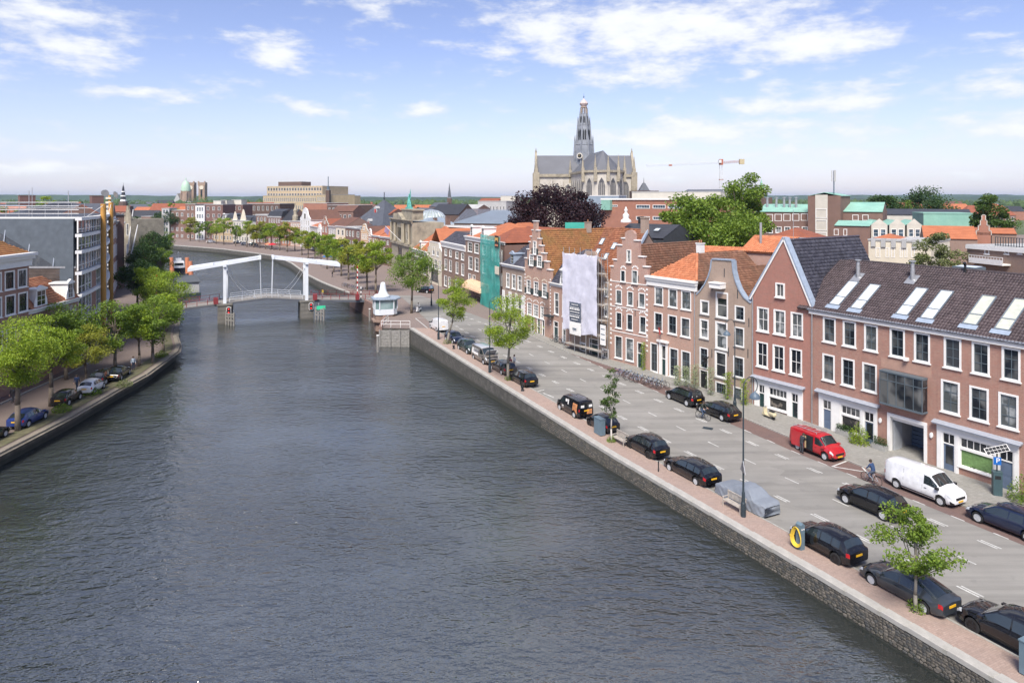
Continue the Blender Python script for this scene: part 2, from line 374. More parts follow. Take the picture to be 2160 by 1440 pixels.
def watermat():
 m,t,p = newmat('canal_water');v = coords(t)
 mp = nnode(t,'ShaderNodeMapping');mp.inputs['Rotation'].default_value = (0,0,R(-18));mp.inputs['Scale'].default_value = (.62,1.15,1);t.links.new(v,mp.inputs[0])
 n1 = noise(t,mp.outputs[0],.95,4,.6);n2 = noise(t,mp.outputs[0],.28,2,.5);n3 = noise(t,mp.outputs[0],.05,3,.5)
 def m_(op,a,b_,c_=None):
  q = nnode(t,'ShaderNodeMath',operation=op)
  for i,x in enumerate((a,b_,c_)):
   if x is None: continue
   if isinstance(x,(int,float)): q.inputs[i].default_value = x
   else: t.links.new(x,q.inputs[i])
  return q.outputs[0]
 crest = m_('SUBTRACT',1.0,m_('ABSOLUTE',m_('MULTIPLY_ADD',n1,2.0,-1.0),0))
 b = bump(t,p,m_('MULTIPLY_ADD',n2,2.0,crest),1.0,.30)
 t.links.new(maprange(t,n3,.38,.62,.3,1.0),b.inputs['Strength'])
 c = mixc(t,maprange(t,n3,.3,.7,0,1),(.022,.026,.024),(.034,.040,.040))
 t.links.new(c,p.inputs['Base Color']);p.inputs['Roughness'].default_value = .02;p.inputs['IOR'].default_value = 2.8
 p.inputs['Specular IOR Level'].default_value = .5
 MATS['canal_water'] = m;return m
M_WATER = watermat()
ZW = -1.4
MB().quad((-950,-60,ZW),(120,-60,ZW),(120,440,ZW),(-950,440,ZW)).obj('canal_water',M_WATER,kind='structure',label='rippled grey-blue canal water between the quays',cat='water')
rb = resample(RB,4.0);lb = resample(LB,4.0)
mb = MB();mb.cur = 0
vs = []
for x,y in rb: vs += [(x,y,g(y) - .02),(max(x + 4,edge(y) + 40),y,g(y) - .02),(900,y,g(y) - .02)]
for i in range(len(rb) - 1):
 for k in (0,1): mb.add([vs[3 * i + k],vs[3 * i + k + 1],vs[3 * i + 4 + k],vs[3 * i + 3 + k]],[(0,1,2,3)])
mb.obj('ground',M_PLAZA,kind='structure',label='paved ground of the right bank',cat='ground')
mb = MB()
for (x,y),(x2,y2) in zip(lb,lb[1:]): mb.quad((-2000,y,-.02),(x,y,-.02),(x2,y2,-.02),(-2000,y2,-.02))
mb.obj('ground',M_LROAD,kind='structure',label='paved ground of the left bank',cat='ground')
M_FIELD = pm('far_fields',(.10,.13,.05),.95,.35,.004)
mb = MB()
mb.quad((-9000,358,-.06),(-900,358,-.06),(-900,12000,-.06),(-9000,12000,-.06))
mb.quad((-900,399,.0),(900,399,.0),(900,12000,.0),(-900,12000,.0))
mb.quad((899,-60,-.1),(9000,-60,-.1),(9000,12000,-.1),(899,12000,-.1))
mb.obj('terrain',M_FIELD,kind='structure',label='flat land behind the town running to the horizon',cat='terrain')
def strip(name,o0,o1,y0,y1,dz,mat,label=None,parent=None,step=4.0):
 mb = MB();n = max(1,int((y1 - y0) / step));row = []
 for i in range(n + 1):
  y = y0 + (y1 - y0) * i / n;a = o0(y) if callable(o0) else o0;b = o1(y) if callable(o1) else o1
  row.append(((edge(y) + a / .896,y,g(y) + dz),(edge(y) + b / .896,y,g(y) + dz)))
 for p,q in zip(row,row[1:]): mb.quad(p[0],p[1],q[1],q[0])
 return mb.obj(name,mat,parent,kind=None if parent else 'structure',label=label,cat=None if parent else 'paving')
def ramp(y,a,b,va,vb): return va + (vb - va) * min(1,max(0,(y - a) / (b - a)))
path = strip('quay_path',.5,lambda y: ramp(y,95,106,2.4,3.2),-40,106,.10,M_PATH,'pink brick footpath along the top of the right quay wall')
road = strip('road',lambda y: ramp(y,98,140,2.4,9),lambda y: ramp(y,92,142,14.4,13.5),-40,143,.004,M_ASPH,'grey asphalt road along the right quay');road['category'] = 'road'
strip('parking_strip',14.4,16.7,-40,91,.006,M_PARK,'dark red brick parking strip in front of the houses')
side = strip('sidewalk',lambda y: ramp(y,78,92,16.7,14.4),lambda y: ramp(y,60,95,24.5,19),-40,112,.11,M_SIDE,'grey slab sidewalk in front of the houses')
M_KERB = pm('kerb_stone',(.33,.32,.29),.85,.2,4)
def kerb(parent,off,y0,y1,w=.14):
 mb = MB();n = int((y1 - y0) / 4)
 for i in range(n):
  a,b = y0 + (y1 - y0) * i / n,y0 + (y1 - y0) * (i + 1) / n
  oa,obb = (off(a),off(b)) if callable(off) else (off,off)
  pts = [(edge(a) + (oa - w) / .896,a,g(a) - .05),(edge(a) + oa / .896,a,g(a) - .05),(edge(b) + obb / .896,b,g(b) - .05),(edge(b) + (obb - w) / .896,b,g(b) - .05)]
  mb.prism(pts,(0,0,.17))
 mb.obj('kerb',M_KERB,parent)
kerb(path,lambda y: ramp(y,95,106,2.54,3.34),-30,106);kerb(side,lambda y: ramp(y,78,92,16.7,14.4),-30,112)
M_PAINT = pm('road_paint',(.54,.54,.51),.75,.3,3,grime=(.30,.30,.28))
U2 = Vector((-.444,.896))
def dash(off,y,L,w=.12):
 a = Vector((edge(y) + off / .896,y));b = a + U2 * L;n = Vector((.896,.444)) * (w / 2)
 p = [a - n,a + n,b + n,b - n]
 MB().poly([(q.x,q.y,g(q.y) + .013) for q in p]).obj('road_dash',M_PAINT,road)
y = 24.0
while y < 118:
 for o in (6.08,6.30): dash(ramp(y,95,120,o,o + 2.2),y + 1.3,1.2,.12)
 for o in (12.48,12.70): dash(ramp(y,95,120,o,o - 1.0),y + .6,1.2,.12)
 y += 2.9 if y < 95 else 2.4
y = 24.0
while y < 92: dash(14.4,y,.9,.11);y += 2.4
y = 25.0
while y < 118: dash(9.4,y,1.3,.11);y += 3.8
def paint_line(p,q,w=.12):
 p = gp(*p);q = gp(*q);d = (q - p).xy.normalized();n = Vector((-d.y,d.x)) * w / 2
 MB().poly([(v.x,v.y,g(v.y) + .017) for v in (p.xy - n,p.xy + n,q.xy + n,q.xy - n)]).obj('road_marking_line',M_PAINT,road)
for a,b in [((1755,984),(1797,968)),((1757,984),(1838,997)),((1806,970),(1832,1000)),((1797,968),(1822,975)),((1120,829),(1148,822)),((1146,829),(1168,838)),((876,671),(903,693)),((876,671),(912,671))]:
 paint_line(a,b,.16)
for a in ((1493,903),):
 c = gp(*a);MB().box(-.45,.45,-.3,.3,0,.012).obj('drain_cover',M_IRON,road,loc=(c.x,c.y,c.z + .008),rot=ST)
for i in range(4):
 y0 = 100 + i * 1.4;dash(13.2 - i * .25,y0,1.2,.5)
def stonewall(name,c1,c2,joint,sx,sz):
 m,t,p = newmat(name);v = coords(t)
 s = nnode(t,'ShaderNodeSeparateXYZ');t.links.new(v,s.inputs[0])
 ad = nnode(t,'ShaderNodeMath',operation='SUBTRACT');t.links.new(s.outputs[1],ad.inputs[0]);t.links.new(s.outputs[0],ad.inputs[1])
 cb = nnode(t,'ShaderNodeCombineXYZ');t.links.new(ad.outputs[0],cb.inputs[0]);t.links.new(s.outputs[2],cb.inputs[1])
 b = nnode(t,'ShaderNodeTexBrick');t.links.new(cb.outputs[0],b.inputs['Vector'])
 b.inputs['Color1'].default_value = (*c1,1);b.inputs['Color2'].default_value = (*c2,1);b.inputs['Mortar'].default_value = (*joint,1)
 b.inputs['Scale'].default_value = 1;b.inputs['Brick Width'].default_value = sx;b.inputs['Row Height'].default_value = sz;b.inputs['Mortar Size'].default_value = .02;b.offset = .4
 c = mixc(t,maprange(t,noise(t,v,1.2,5,.6),.35,.7,0,.8),b.outputs['Color'],dk(c1,.5))
 c = mixc(t,maprange(t,s.outputs[2],-1.05,-.75,.85,0),c,(.035,.038,.028))
 t.links.new(c,p.inputs['Base Color']);p.inputs['Roughness'].default_value = .9
 bump(t,p,b.outputs['Fac'],-.6,.04);MATS[name] = m;return m
M_QUAY = stonewall('quay_masonry',(.105,.10,.088),(.16,.15,.132),(.085,.08,.07),.42,.19)
M_QUAYR = pm('rubble_mortar',(.27,.26,.23),.95,.2,4)
M_LQUAY = stonewall('left_quay_masonry',(.17,.15,.12),(.24,.21,.17),(.12,.11,.09),.55,.22)
M_COPE = pm('coping_stone',(.40,.385,.35),.85,.18,1.6,grime=(.24,.235,.19),bmp=.2)
M_COPEL = pm('left_coping',(.24,.21,.165),.9,.25,1.6,grime=(.13,.14,.07))
def quay(name,pl,gf,matw,side,label,y_from=-60,extra=None):
 """side=+1: land lies to the right of the polyline direction"""
 mb = MB()
 for (ax,ay),(bx,by) in zip(pl,pl[1:]):
  if ay < y_from: continue
  d = Vector((bx - ax,by - ay)).normalized();n = Vector((d.y,-d.x)) * side
  a2,b2 = Vector((ax,ay)) + n * .8,Vector((bx,by)) + n * .8
  mb.add([(ax,ay,-2.4),(bx,by,-2.4),(bx,by,gf(by) - .14),(ax,ay,gf(ay) - .14),(a2.x,a2.y,gf(ay) - .14),(b2.x,b2.y,gf(by) - .14)],[(0,1,2,3),(3,2,5,4)])
 return mb.obj(name,matw,label=label,cat='quay wall',kind='structure')
rq = resample(RB,3.0)
qr = quay('quay_wall',rq,g,M_QUAY,1,'grey stone quay wall of the right bank with pale coping')
ql = quay('quay_wall',resample(LB,3.0),lambda y: 0,M_LQUAY,1,'low brown quay wall of the left bank')
ql['label'] = 'low mossy brown quay wall of the left bank'
def coping_mesh(L,w,h,mat,r):
 b = .025;mb = MB()
 z = [-h,-.0];x0,x1 = .006,L - .006
 P = [(x0,0,-h),(x1,0,-h),(x1,w,-h),(x0,w,-h),(x0,0,-b),(x1,0,-b - r.uniform(0,.02)),(x1,w,-b),(x0,w,-b),
         (x0 + b,b,r.uniform(-.012,.01)),(x1 - b,b,r.uniform(-.012,.01)),(x1 - b,w - b,0),(x0 + b,w - b,0)]
 mb.add(P,[(3,2,1,0),(0,1,5,4),(1,2,6,5),(2,3,7,6),(3,0,4,7),(4,5,9,8),(5,6,10,9),(6,7,11,10),(7,4,8,11),(8,9,10,11)])
 return mb.mesh('coping_stone',mat)
rr = random.Random(3)
def copings(parent,pl,gf,mat,w,h,Ls,ymin,ymax,dz,side=1,over=.06):
 cache = [(L,coping_mesh(L,w,h,mat,rr)) for L in Ls];acc = 0
 for (ax,ay),(bx,by) in zip(pl,pl[1:]):
  d = Vector((bx - ax,by - ay));T = d.length;d /= T;n = Vector((d.y,-d.x)) * side;s = 0
  if max(ay,by) < ymin or min(ay,by) > ymax: continue
  while s < T - .3:
   L,me = rr.choice(cache);L2 = min(L,T - s)
   q = Vector((ax,ay)) + d * s - n * over
   if side > 0: q = q + d * L2;ang = math.atan2(-d.y,-d.x)
   else: ang = math.atan2(d.y,d.x)
   o = ob('coping_stone',me,parent,(q.x,q.y,gf(q.y) + dz + rr.uniform(-.008,.008)),ang)
   slope = (gf(by) - gf(ay)) / T
   o.rotation_euler = (0,math.asin(slope) if side > 0 else -math.asin(slope),ang);o.scale = (L2 / L,1,1);s += L2
copings(qr,RB[:3] ,g,M_COPE,.62,.26,(1.35,1.7,2.05),-20,110,.13)
copings(qr,RB[4:10],g,M_COPE,.62,.26,(2.4,3.0),120,262,.10)
copings(qr,RB[9:14],g,M_COPE,.7,.3,(4.0,),250,330,.10)
copings(ql,LB[1:9],lambda y: 0,M_COPEL,.55,.24,(1.6,2.1,2.6),30,108,.05)
def stone_mesh(r):
 n = 7;mb = MB();pts = []
 for i in range(n):
  t = 2 * math.pi * i / n + r.uniform(-.2,.2);q = 1 / max(abs(math.cos(t)),abs(math.sin(t))) ** .7
  pts.append((.5 * math.cos(t) * q * r.uniform(.86,1.0),.5 * math.sin(t) * q * r.uniform(.86,1.0)))
 base = [(x,.06,z) for x,z in pts];mid = [(x * .97,-.02,z * .95) for x,z in pts];top = [(x * .72,-.055 + r.uniform(-.02,.012),z * .68) for x,z in pts]
 mb.add(base + mid + top,[(i,(i + 1) % n,(i + 1) % n + n,i + n) for i in range(n)] + [(i + n,(i + 1) % n + n,(i + 1) % n + 2 * n,i + 2 * n) for i in range(n)] + [tuple(range(2 * n,3 * n))])
 return mb
M_STN = [pm('rubble_a',(.11,.10,.085),.9,.35,3,grime=(.06,.06,.042)),pm('rubble_b',(.155,.14,.118),.9,.35,3,grime=(.085,.08,.056)),pm('rubble_c',(.08,.08,.075),.85,.3,3)]
sm = [stone_mesh(rr) for _ in range(6)]
smesh = [(s,s.mesh('wall_stone',M_STN[i % 3])) for i,s in enumerate(sm)]
d = Vector((-.444,.896));base = Vector((21.6,30.6));cnt = 0;rest = MB()
cells = []
for row in range(9):
 z = -1.3 + row * .155;s = -14.0 + rr.uniform(0,.3)
 while s < 42:
  L = rr.uniform(.17,.36);cells.append((s,L,z));s += L
for s,L,z in cells:
 q = base + d * (s + L / 2);zz = z + .08 + g(q.y) * (z + 1.4) / 1.4 + rr.uniform(-.025,.025)
 if zz > g(q.y) - .17 or q.y < 25.5: continue
 me = rr.choice(smesh);hgt = .155 * rr.uniform(.95,1.25)
 ang = math.atan2(-d.y,-d.x) + math.pi
 if cnt < 300 and z > -1.0 and q.y < 40:
  ob('wall_stone',me[1],qr,(q.x,q.y,zz),ang + math.pi,scale=(L * .98,.75,hgt));cnt += 1
 else:
  Mx = Matrix.Translation((q.x,q.y,zz)) @ Matrix.Rotation(ang + math.pi,4,'Z') @ Matrix.Diagonal((L * .98,.75,hgt,1))
  rest.cur = sm.index(me[0]) % 3;rest.add([Mx @ Vector(p) for p in me[0].v],me[0].f)
rest.obj('wall_stones',M_STN,qr,kind='stuff')
def lsheet(name,offs,mat,dz,label,y0=20,y1=125):
 mb = MB();pl = [p for p in lb if y0 <= p[1] <= y1]
 for a,b in zip(pl,pl[1:]): mb.quad((a[0] - offs[1],a[1],dz),(a[0] - offs[0],a[1],dz),(b[0] - offs[0],b[1],dz),(b[0] - offs[1],b[1],dz))
 mb.obj(name,mat,kind='structure',label=label,cat='ground')
M_VERGE = pm('mossy_verge',(.125,.115,.065),.95,.35,1.5,grime=(.06,.09,.025))
lsheet('verge',(.4,2.0),M_VERGE,.03,'mossy earth verge on top of the left quay')
lsheet('sidewalk',(9.2,16),M_PARK,.10,'dark brick sidewalk along the left row of houses',20,96)
mb = MB();pl = [p for p in lb if 20 <= p[1] <= 96]
for a,b in zip(pl,pl[1:]): mb.prism([(a[0] - 9.25,a[1],0),(a[0] - 9.05,a[1],0),(b[0] - 9.05,b[1],0),(b[0] - 9.25,b[1],0)],(0,0,.13))
mb.obj('kerb',M_KERB,kind='structure',label='long low kerb between the left road and its sidewalk',cat='kerb')
# ================================================================ house kit
WCACHE = {}
def box_mesh(name,w,d,h,mat,y0=0):
 k = (name,round(w,2),round(d,2),round(h,2),mat.name,y0)
 if k not in WCACHE: WCACHE[k] = MB().box(0,round(w,2),y0,y0 + round(d,2),0,round(h,2)).mesh(name,mat)
 return WCACHE[k]
def window_meshes(w,h,nx,nz,fm,mm,fw,gm,style):
 """casing + bars as one mesh, panes as separate meshes; origin at lower left, wall face at y=0"""
 w,h = round(w,2),round(h,2)
 k = ('win',w,h,nx,nz,fm.name,mm.name,fw,gm.name,style)
 if k in WCACHE: return WCACHE[k]
 mb = MB();y0,y1 = -.035,.13
 mb.box(0,fw,y0,y1,0,h);mb.box(w - fw,w,y0,y1,0,h);mb.box(fw,w - fw,y0,y1,0,fw * .8);mb.box(fw,w - fw,y0,y1,h - fw,h)
 mb.cur = 1;iw,ih = w - 2 * fw,h - fw * 1.8;mt = .045 if w > .7 else .035
 xs = [fw + iw * i / nx for i in range(nx + 1)];zs = [fw * .8 + ih * i / nz for i in range(nz + 1)]
 for x in xs[1:-1]: mb.box(x - mt / 2,x + mt / 2,.055,.1,fw * .8,h - fw)
 for i,z in enumerate(zs[1:-1]):
  t = mt * (1.7 if (style == 'sash' and i == (nz - 1) // 2) else 1);mb.box(fw,w - fw,.052,.103,z - t / 2,z + t / 2)
 r = .04
 mb.box(fw,fw + r,.05,.1,fw * .8,h - fw);mb.box(w - fw - r,w - fw,.05,.1,fw * .8,h - fw)
 mb.box(fw + r,w - fw - r,.05,.1,fw * .8,fw * .8 + r);mb.box(fw + r,w - fw - r,.05,.1,h - fw - r,h - fw)
 fr = mb.mesh('window',[fm,mm])
 if style == 'far': xs,zs,nx,nz = [fw,w - fw],[fw * .8,h - fw],1,1
 pw,ph = iw / nx,ih / nz
 pane = MB().add([(0,.085,0),(pw,.085,0),(pw,.085,ph),(0,.085,ph),(0,.095,0),(pw,.095,0),(pw,.095,ph),(0,.095,ph)],[(0,1,2,3),(7,6,5,4),(0,4,5,1),(3,2,6,7)]).mesh('pane',gm)
 WCACHE[k] = (fr,pane,[(x,z) for x in xs[:-1] for z in zs[:-1]]);return WCACHE[k]
WR = random.Random(12)
class Fac:
 """a house: origin at the left end of its front as seen from the street, x along the front, y into the house"""
 def __init__(s,name,label,A,B,cat='house',z0=0,group=None):
  A = Vector(A[:2]);B = Vector(B[:2]);s.A = A;s.dir = (B - A).normalized();s.W = (B - A).length
  s.root = thing(name,label,cat,(A.x,A.y,z0),math.atan2(s.dir.y,s.dir.x),group);s.z0 = z0;s.holes = [];s.open = []
 def u(s,px):
  k = (px - 1080) / F;return (k * s.A.y - s.A.x) / (s.dir.x - k * s.dir.y)
 def z(s,px,py): return HC - (py - HZ) * (s.A.y + s.u(px) * s.dir.y) / F - s.z0
 def uz(s,px,py): return s.u(px),s.z(px,py)
 def world(s,u,y,z): n = Vector((-s.dir.y,s.dir.x));p = s.A + s.dir * u + n * y;return Vector((p.x,p.y,z + s.z0))
 def wall(s,H,mat,D,z_low=-.6,y0=0,u0=0,u1=None,back=True,name='wall',side_mat=None):
  u1 = s.W if u1 is None else u1;mb = MB()
  us = sorted({u0,u1} | {min(max(x,u0),u1) for h in s.holes for x in h[:2]});zs = sorted({z_low,H} | {min(max(x,z_low),H) for h in s.holes for x in h[2:]})
  for a,b in zip(us,us[1:]):
   for c,d in zip(zs,zs[1:]):
    if b - a < 1e-4 or d - c < 1e-4: continue
    m,n = (a + b) / 2,(c + d) / 2
    if any(h[0] < m < h[1] and h[2] < n < h[3] for h in s.holes): continue
    mb.quad((a,y0,c),(b,y0,c),(b,y0,d),(a,y0,d))
  for a,b,c,d in s.holes:
   r = .32
   mb.quad((a,y0,c),(a,y0,d),(a,y0 + r,d),(a,y0 + r,c));mb.quad((b,y0,d),(b,y0,c),(b,y0 + r,c),(b,y0 + r,d))
   mb.quad((a,y0,d),(b,y0,d),(b,y0 + r,d),(a,y0 + r,d));mb.quad((a,y0,c),(a,y0 + r,c),(b,y0 + r,c),(b,y0,c))
   if (a,b,c,d) not in s.open: mb.quad((a,y0 + r,c),(a,y0 + r,d),(b,y0 + r,d),(b,y0 + r,c))
  mb.quad((u0,y0 + D,z_low),(u0,y0,z_low),(u0,y0,H),(u0,y0 + D,H));mb.quad((u1,y0,z_low),(u1,y0 + D,z_low),(u1,y0 + D,H),(u1,y0,H))
  if back: mb.quad((u1,y0 + D,z_low),(u0,y0 + D,z_low),(u0,y0 + D,H),(u1,y0 + D,H))
  mb.quad((u0,y0,H - .01),(u1,y0,H - .01),(u1,y0 + D,H - .01),(u0,y0 + D,H - .01))
  s.H = H;s.D = D;return mb.obj(name,mat,s.root)
 def win(s,u0,u1,z0,z1,nx=2,nz=3,fm=None,mm=None,fw=.1,gm=None,style='sash',sill=True,hole=True,y=0,name='window',simple=False):
  fm = fm or M_WHITE;mm = mm or M_WHITE;gm = gm or WR.choice((M_GLASS,M_GLASS,M_GLASS,M_GLASS2,M_GLASSC));w,h = round(u1 - u0,2),round(z1 - z0,2)
  fr,pane,spots = window_meshes(w,h,nx,nz,fm,mm,fw,gm,style)
  if hole: s.holes.append((u0 + .01,u0 + w - .01,z0 + .01,z0 + h - .01))
  o = ob(name,fr,s.root,(u0,y,z0))
  for x,z in spots: ob('pane',pane,o,(x,0,z))
  if sill: ob('sill',box_mesh('sill',w + .16,.16,.09,M_WHITE if sill is True else sill,-.12),o,(-.08,0,-.09))
  return o
 def pwin(s,x0,x1,yt,yb,**k):
  """window measured in photo pixels: left, right, top and bottom rows at its middle"""
  c = (x0 + x1) / 2;return s.win(s.u(x0),s.u(x1),s.z(c,yb),s.z(c,yt),**k)
 def prow(s,xs,yt,yb,**k):
  """a storey: windows share the height measured at the first one"""
  c = (xs[0][0] + xs[0][1]) / 2;z1,z0 = s.z(c,yt),s.z(c,yb)
  return [s.win(s.u(a),s.u(b),z0,z1,**k) for a,b in xs]
 def door(s,u0,u1,z0,z1,mat,fm=None,glass=0,light=.0,y=.1):
  fm = fm or M_WHITE;w = u1 - u0;fw = .1
  s.holes.append((u0 + .01,u1 - .01,z0,z1 - .01))
  mb = MB();mb.box(0,fw,-.04,.14,0,z1 - z0);mb.box(w - fw,w,-.04,.14,0,z1 - z0);mb.box(fw,w - fw,-.04,.14,z1 - z0 - fw,z1 - z0)
  h = z1 - z0 - fw - light
  if light: mb.box(fw,w - fw,.0,.12,h - .08,h)
  o = mb.obj('door',fm,s.root,loc=(u0,0,z0))
  lm = MB().box(fw,w - fw,y - .02,y + .03,.02,h - .08)
  if not glass:
   for a,b in ((.08,.42),(.5,.92)): lm.box(fw + .12,w - fw - .12,y - .035,y - .018,h * a,h * b)
  lm.obj('door_leaf',mat,o)
  if glass: MB().box(fw + .14,w - fw - .14,y - .03,y - .015,h * (1 - glass),h - .22).obj('pane',M_GLASS,o)
  if light: MB().box(fw,w - fw,y - .02,y,h,z1 - z0 - fw).obj('transom_pane',M_GLASS,o)
  MB().cyl((w - fw - .1,y - .08,h * .48),(w - fw - .1,y - .02,h * .48),.025,n=6).obj('door_knob',M_STEEL,o)
  return o
 def part(s,mb,name,mat,**k): return mb.obj(name,mat,s.root,**k)
 def band(s,z,h,d,mat,u0=0,u1=None,name='band',y=0):
  u1 = s.W if u1 is None else u1;return MB().box(u0,u1,y - d,y + .05,z,z + h).obj(name,mat,s.root)
 def cornice(s,z,h=.5,d=.35,mat=None,u0=-.1,u1=None):
  u1 = s.W + .1 if u1 is None else u1;mb = MB()
  mb.box(u0,u1,-d * .35,.1,z,z + h * .55);mb.box(u0 - .05,u1 + .05,-d * .7,.1,z + h * .55,z + h * .8);mb.box(u0 - .1,u1 + .1,-d,.12,z + h * .8,z + h)
  return mb.obj('cornice',mat or M_WHITE,s.root)
 def plane(s,pts,mat,tile=None,tw=.26,tl=.34,thick=.12,name='roof'):
  """pts: eave left, eave right, then up to the ridge (3 or 4 points, local)"""
  P = [Vector(p) for p in pts];n = (P[1] - P[0]).cross(P[2] - P[0]).normalized()
  if n.z < 0: n = -n
  o = MB().prism([p - n * thick for p in P],n * (thick - .03)).obj(name,mat,s.root)
  if tile:
   e = (P[1] - P[0]).normalized();f = n.cross(e).normalized()
   if f.z < 0: f = -f
   tiles(o,P,e,f,n,tile,tw,tl)
  return o
 def box(s,name,mat,*a,**k): return MB().box(*a).obj(name,mat,s.root,**k)
 def chimney(s,u,y,z0,z1,w=.55,d=.55,mat=None,pots=1):
  mb = MB().box(u - w / 2,u + w / 2,y - d / 2,y + d / 2,z0,z1);mb.box(u - w / 2 - .06,u + w / 2 + .06,y - d / 2 - .06,y + d / 2 + .06,z1 - .14,z1)
  o = mb.obj('chimney',mat or M_BR_DARK,s.root)
  for i in range(pots):
   x = u + (i - (pots - 1) / 2) * .3;MB().cyl((x,y,z1),(x,y,z1 + .35),.1,.08,8).obj('chimney_pot',M_POT,o)
  return o
 def skylight(s,P0,e,f,n,w,h,gm=None,split=None):
  """roof window lying in a roof plane: P0 lower left corner, e along the eave, f up the slope"""
  Mx = Matrix((e,f,n)).transposed().to_4x4();Mx.translation = P0
  mb = MB();t = .07
  mb.box(0,t,0,h,-.02,.1,Mx);mb.box(w - t,w,0,h,-.02,.1,Mx);mb.box(t,w - t,0,t,-.02,.1,Mx);mb.box(t,w - t,h - t,h,-.02,.1,Mx)
  cuts = [0,h] if not split else [0,h * split,h]
  if split: mb.box(t,w - t,h * split - .05,h * split + .05,-.02,.09,Mx)
  o = mb.obj('skylight',M_SKYF,s.root)
  for a,b in zip(cuts,cuts[1:]): MB().box(t,w - t,a + t * .6,b - t * .6,.02,.06,Mx).obj('pane',gm or M_SKYG,o)
  return o
M_BR_DARK = brick('dark_brick',(.11,.065,.05),(.16,.095,.075))
M_POT = pm('clay_pot',(.38,.18,.10),.8)
M_SKYF = pm('skylight_frame',(.16,.19,.22),.45,.1,4)
M_SKYG = gloss('skylight_glass',(.62,.66,.68),.12)
TCACHE = {}
def tiles(parent,P,e,f,n,mat,tw,tl,name='roof_tiles'):
 """curved pantiles, every tile a separate shell, laid course over course inside the polygon P"""
 O = P[0];q = np.array([[(p - O).dot(e),(p - O).dot(f)] for p in P]);ux = q[:,0];vx = q[:,1]
 nu = int((ux.max() - ux.min()) / tw) + 1;nv = int(vx.max() / tl) + 1
 us = ux.min() + tw * np.arange(nu);vsn = tl * np.arange(nv)
 U,V = np.meshgrid(us,vsn);U = U.ravel();V = V.ravel();cu,cv = U + tw / 2,V + tl / 2
 inside = np.ones(len(U),bool);m = len(q);area = sum(q[i][0] * q[(i + 1) % m][1] - q[(i + 1) % m][0] * q[i][1] for i in range(m));sg = 1 if area > 0 else -1
 for i in range(m):
  a,b = q[i],q[(i + 1) % m];inside &= sg * ((b[0] - a[0]) * (cv - a[1]) - (b[1] - a[1]) * (cu - a[0])) > -.02
 U,V = U[inside],V[inside];k = len(U)
 if not k: return
 rs = np.random.RandomState(int(abs(O.x * 13 + O.z * 7)) % 9999)
 prof = [(0,.012),(.3,.0),(.62,.052),(.86,.055),(1.02,.014)]
 ends = [(-.035,.034),(tl + .02,.0)]
 loc = []
 for dv,lift in ends:
  for t,h in prof: loc.append((t * tw,dv,h + lift))
 for t,h in prof: loc.append((t * tw,-.035,h + .006))
 loc = np.array(loc);nvt = len(loc);c = len(prof)
 jit = rs.uniform(-.008,.008,(k,3))
 uu = U[:,None] + loc[None,:,0] + jit[:,0:1];vv = V[:,None] + loc[None,:,1] + jit[:,1:2];hh = np.repeat(loc[None,:,2],k,0) + jit[:,2:3]
 E,Fv,N,Ov = (np.array(x) for x in (e,f,n,O))
 pts = (Ov + uu[...,None] * E + vv[...,None] * Fv + hh[...,None] * N).reshape(-1,3)
 fl = [(i,i + 1,c + i + 1,c + i) for i in range(c - 1)] + [(2 * c + i,2 * c + i + 1,i + 1,i) for i in range(c - 1)]
 faces = (np.array(fl)[None] + (np.arange(k) * nvt)[:,None,None]).reshape(-1,4)
 me = bpy.data.meshes.new(name);me.vertices.add(len(pts));me.vertices.foreach_set('co',pts.ravel())
 me.loops.add(faces.size);me.loops.foreach_set('vertex_index',faces.ravel().astype(np.int32))
 me.polygons.add(len(faces));me.polygons.foreach_set('loop_start',np.arange(0,faces.size,4,dtype=np.int32))
 me.update(calc_edges=True);me.validate();me.materials.append(mat);me.polygons.foreach_set('use_smooth',np.ones(len(faces),bool))
 ob(name,me,parent,kind='stuff')
def ridge(F_,a,b,mat,r=.13,name='ridge_cap'):
 mb = MB();a,b = Vector(a),Vector(b);d = b - a;n = max(1,int(d.length / .42))
 for i in range(n): p,q = a + d * (i / n),a + d * ((i + 1.06) / n);mb.cyl(p,q,r * .92,r * 1.05,7)
 return mb.obj(name,mat,F_.root)
T_DARK = tilemat('dark_glazed_tiles',(.058,.043,.046),(.078,.058,.061),(.10,.076,.079),(.046,.037,.038),.6,.3)
T_BLUE = tilemat('blue_black_tiles',(.045,.045,.06),(.07,.07,.09),(.10,.10,.125),(.04,.04,.05),.55,.3)
T_RED = tilemat('old_red_tiles',(.23,.085,.045),(.30,.12,.065),(.38,.16,.085),(.15,.085,.05))
T_ORANGE = tilemat('orange_tiles',(.40,.14,.065),(.50,.18,.085),(.57,.23,.115),(.26,.11,.06))
T_BROWN = tilemat('brown_tiles',(.155,.075,.048),(.205,.10,.062),(.26,.135,.085),(.11,.075,.05))
T_MOSSY = tilemat('mossy_orange_tiles',(.26,.12,.05),(.34,.15,.06),(.40,.19,.075),(.22,.15,.05))
B_UNDER = pm('roof_underlay',(.06,.05,.045),.9)
BR_PINK = brick('red_brick',(.275,.125,.092),(.38,.19,.14),(.39,.32,.27))
BR_RED = brick('bright_red_brick',(.31,.13,.10),(.37,.165,.125),(.34,.24,.20))
BR_ORG = brick('salmon_brick',(.36,.20,.145),(.44,.255,.19),(.48,.41,.35))
BR_TAN = brick('tan_brick',(.30,.215,.165),(.36,.265,.205),(.40,.34,.29))
BR_MIX = brick('weathered_brick',(.34,.185,.14),(.42,.24,.185),(.46,.40,.36),grime=.5)
BR_BRN = brick('brown_brick',(.20,.125,.095),(.26,.165,.125),(.33,.28,.24))
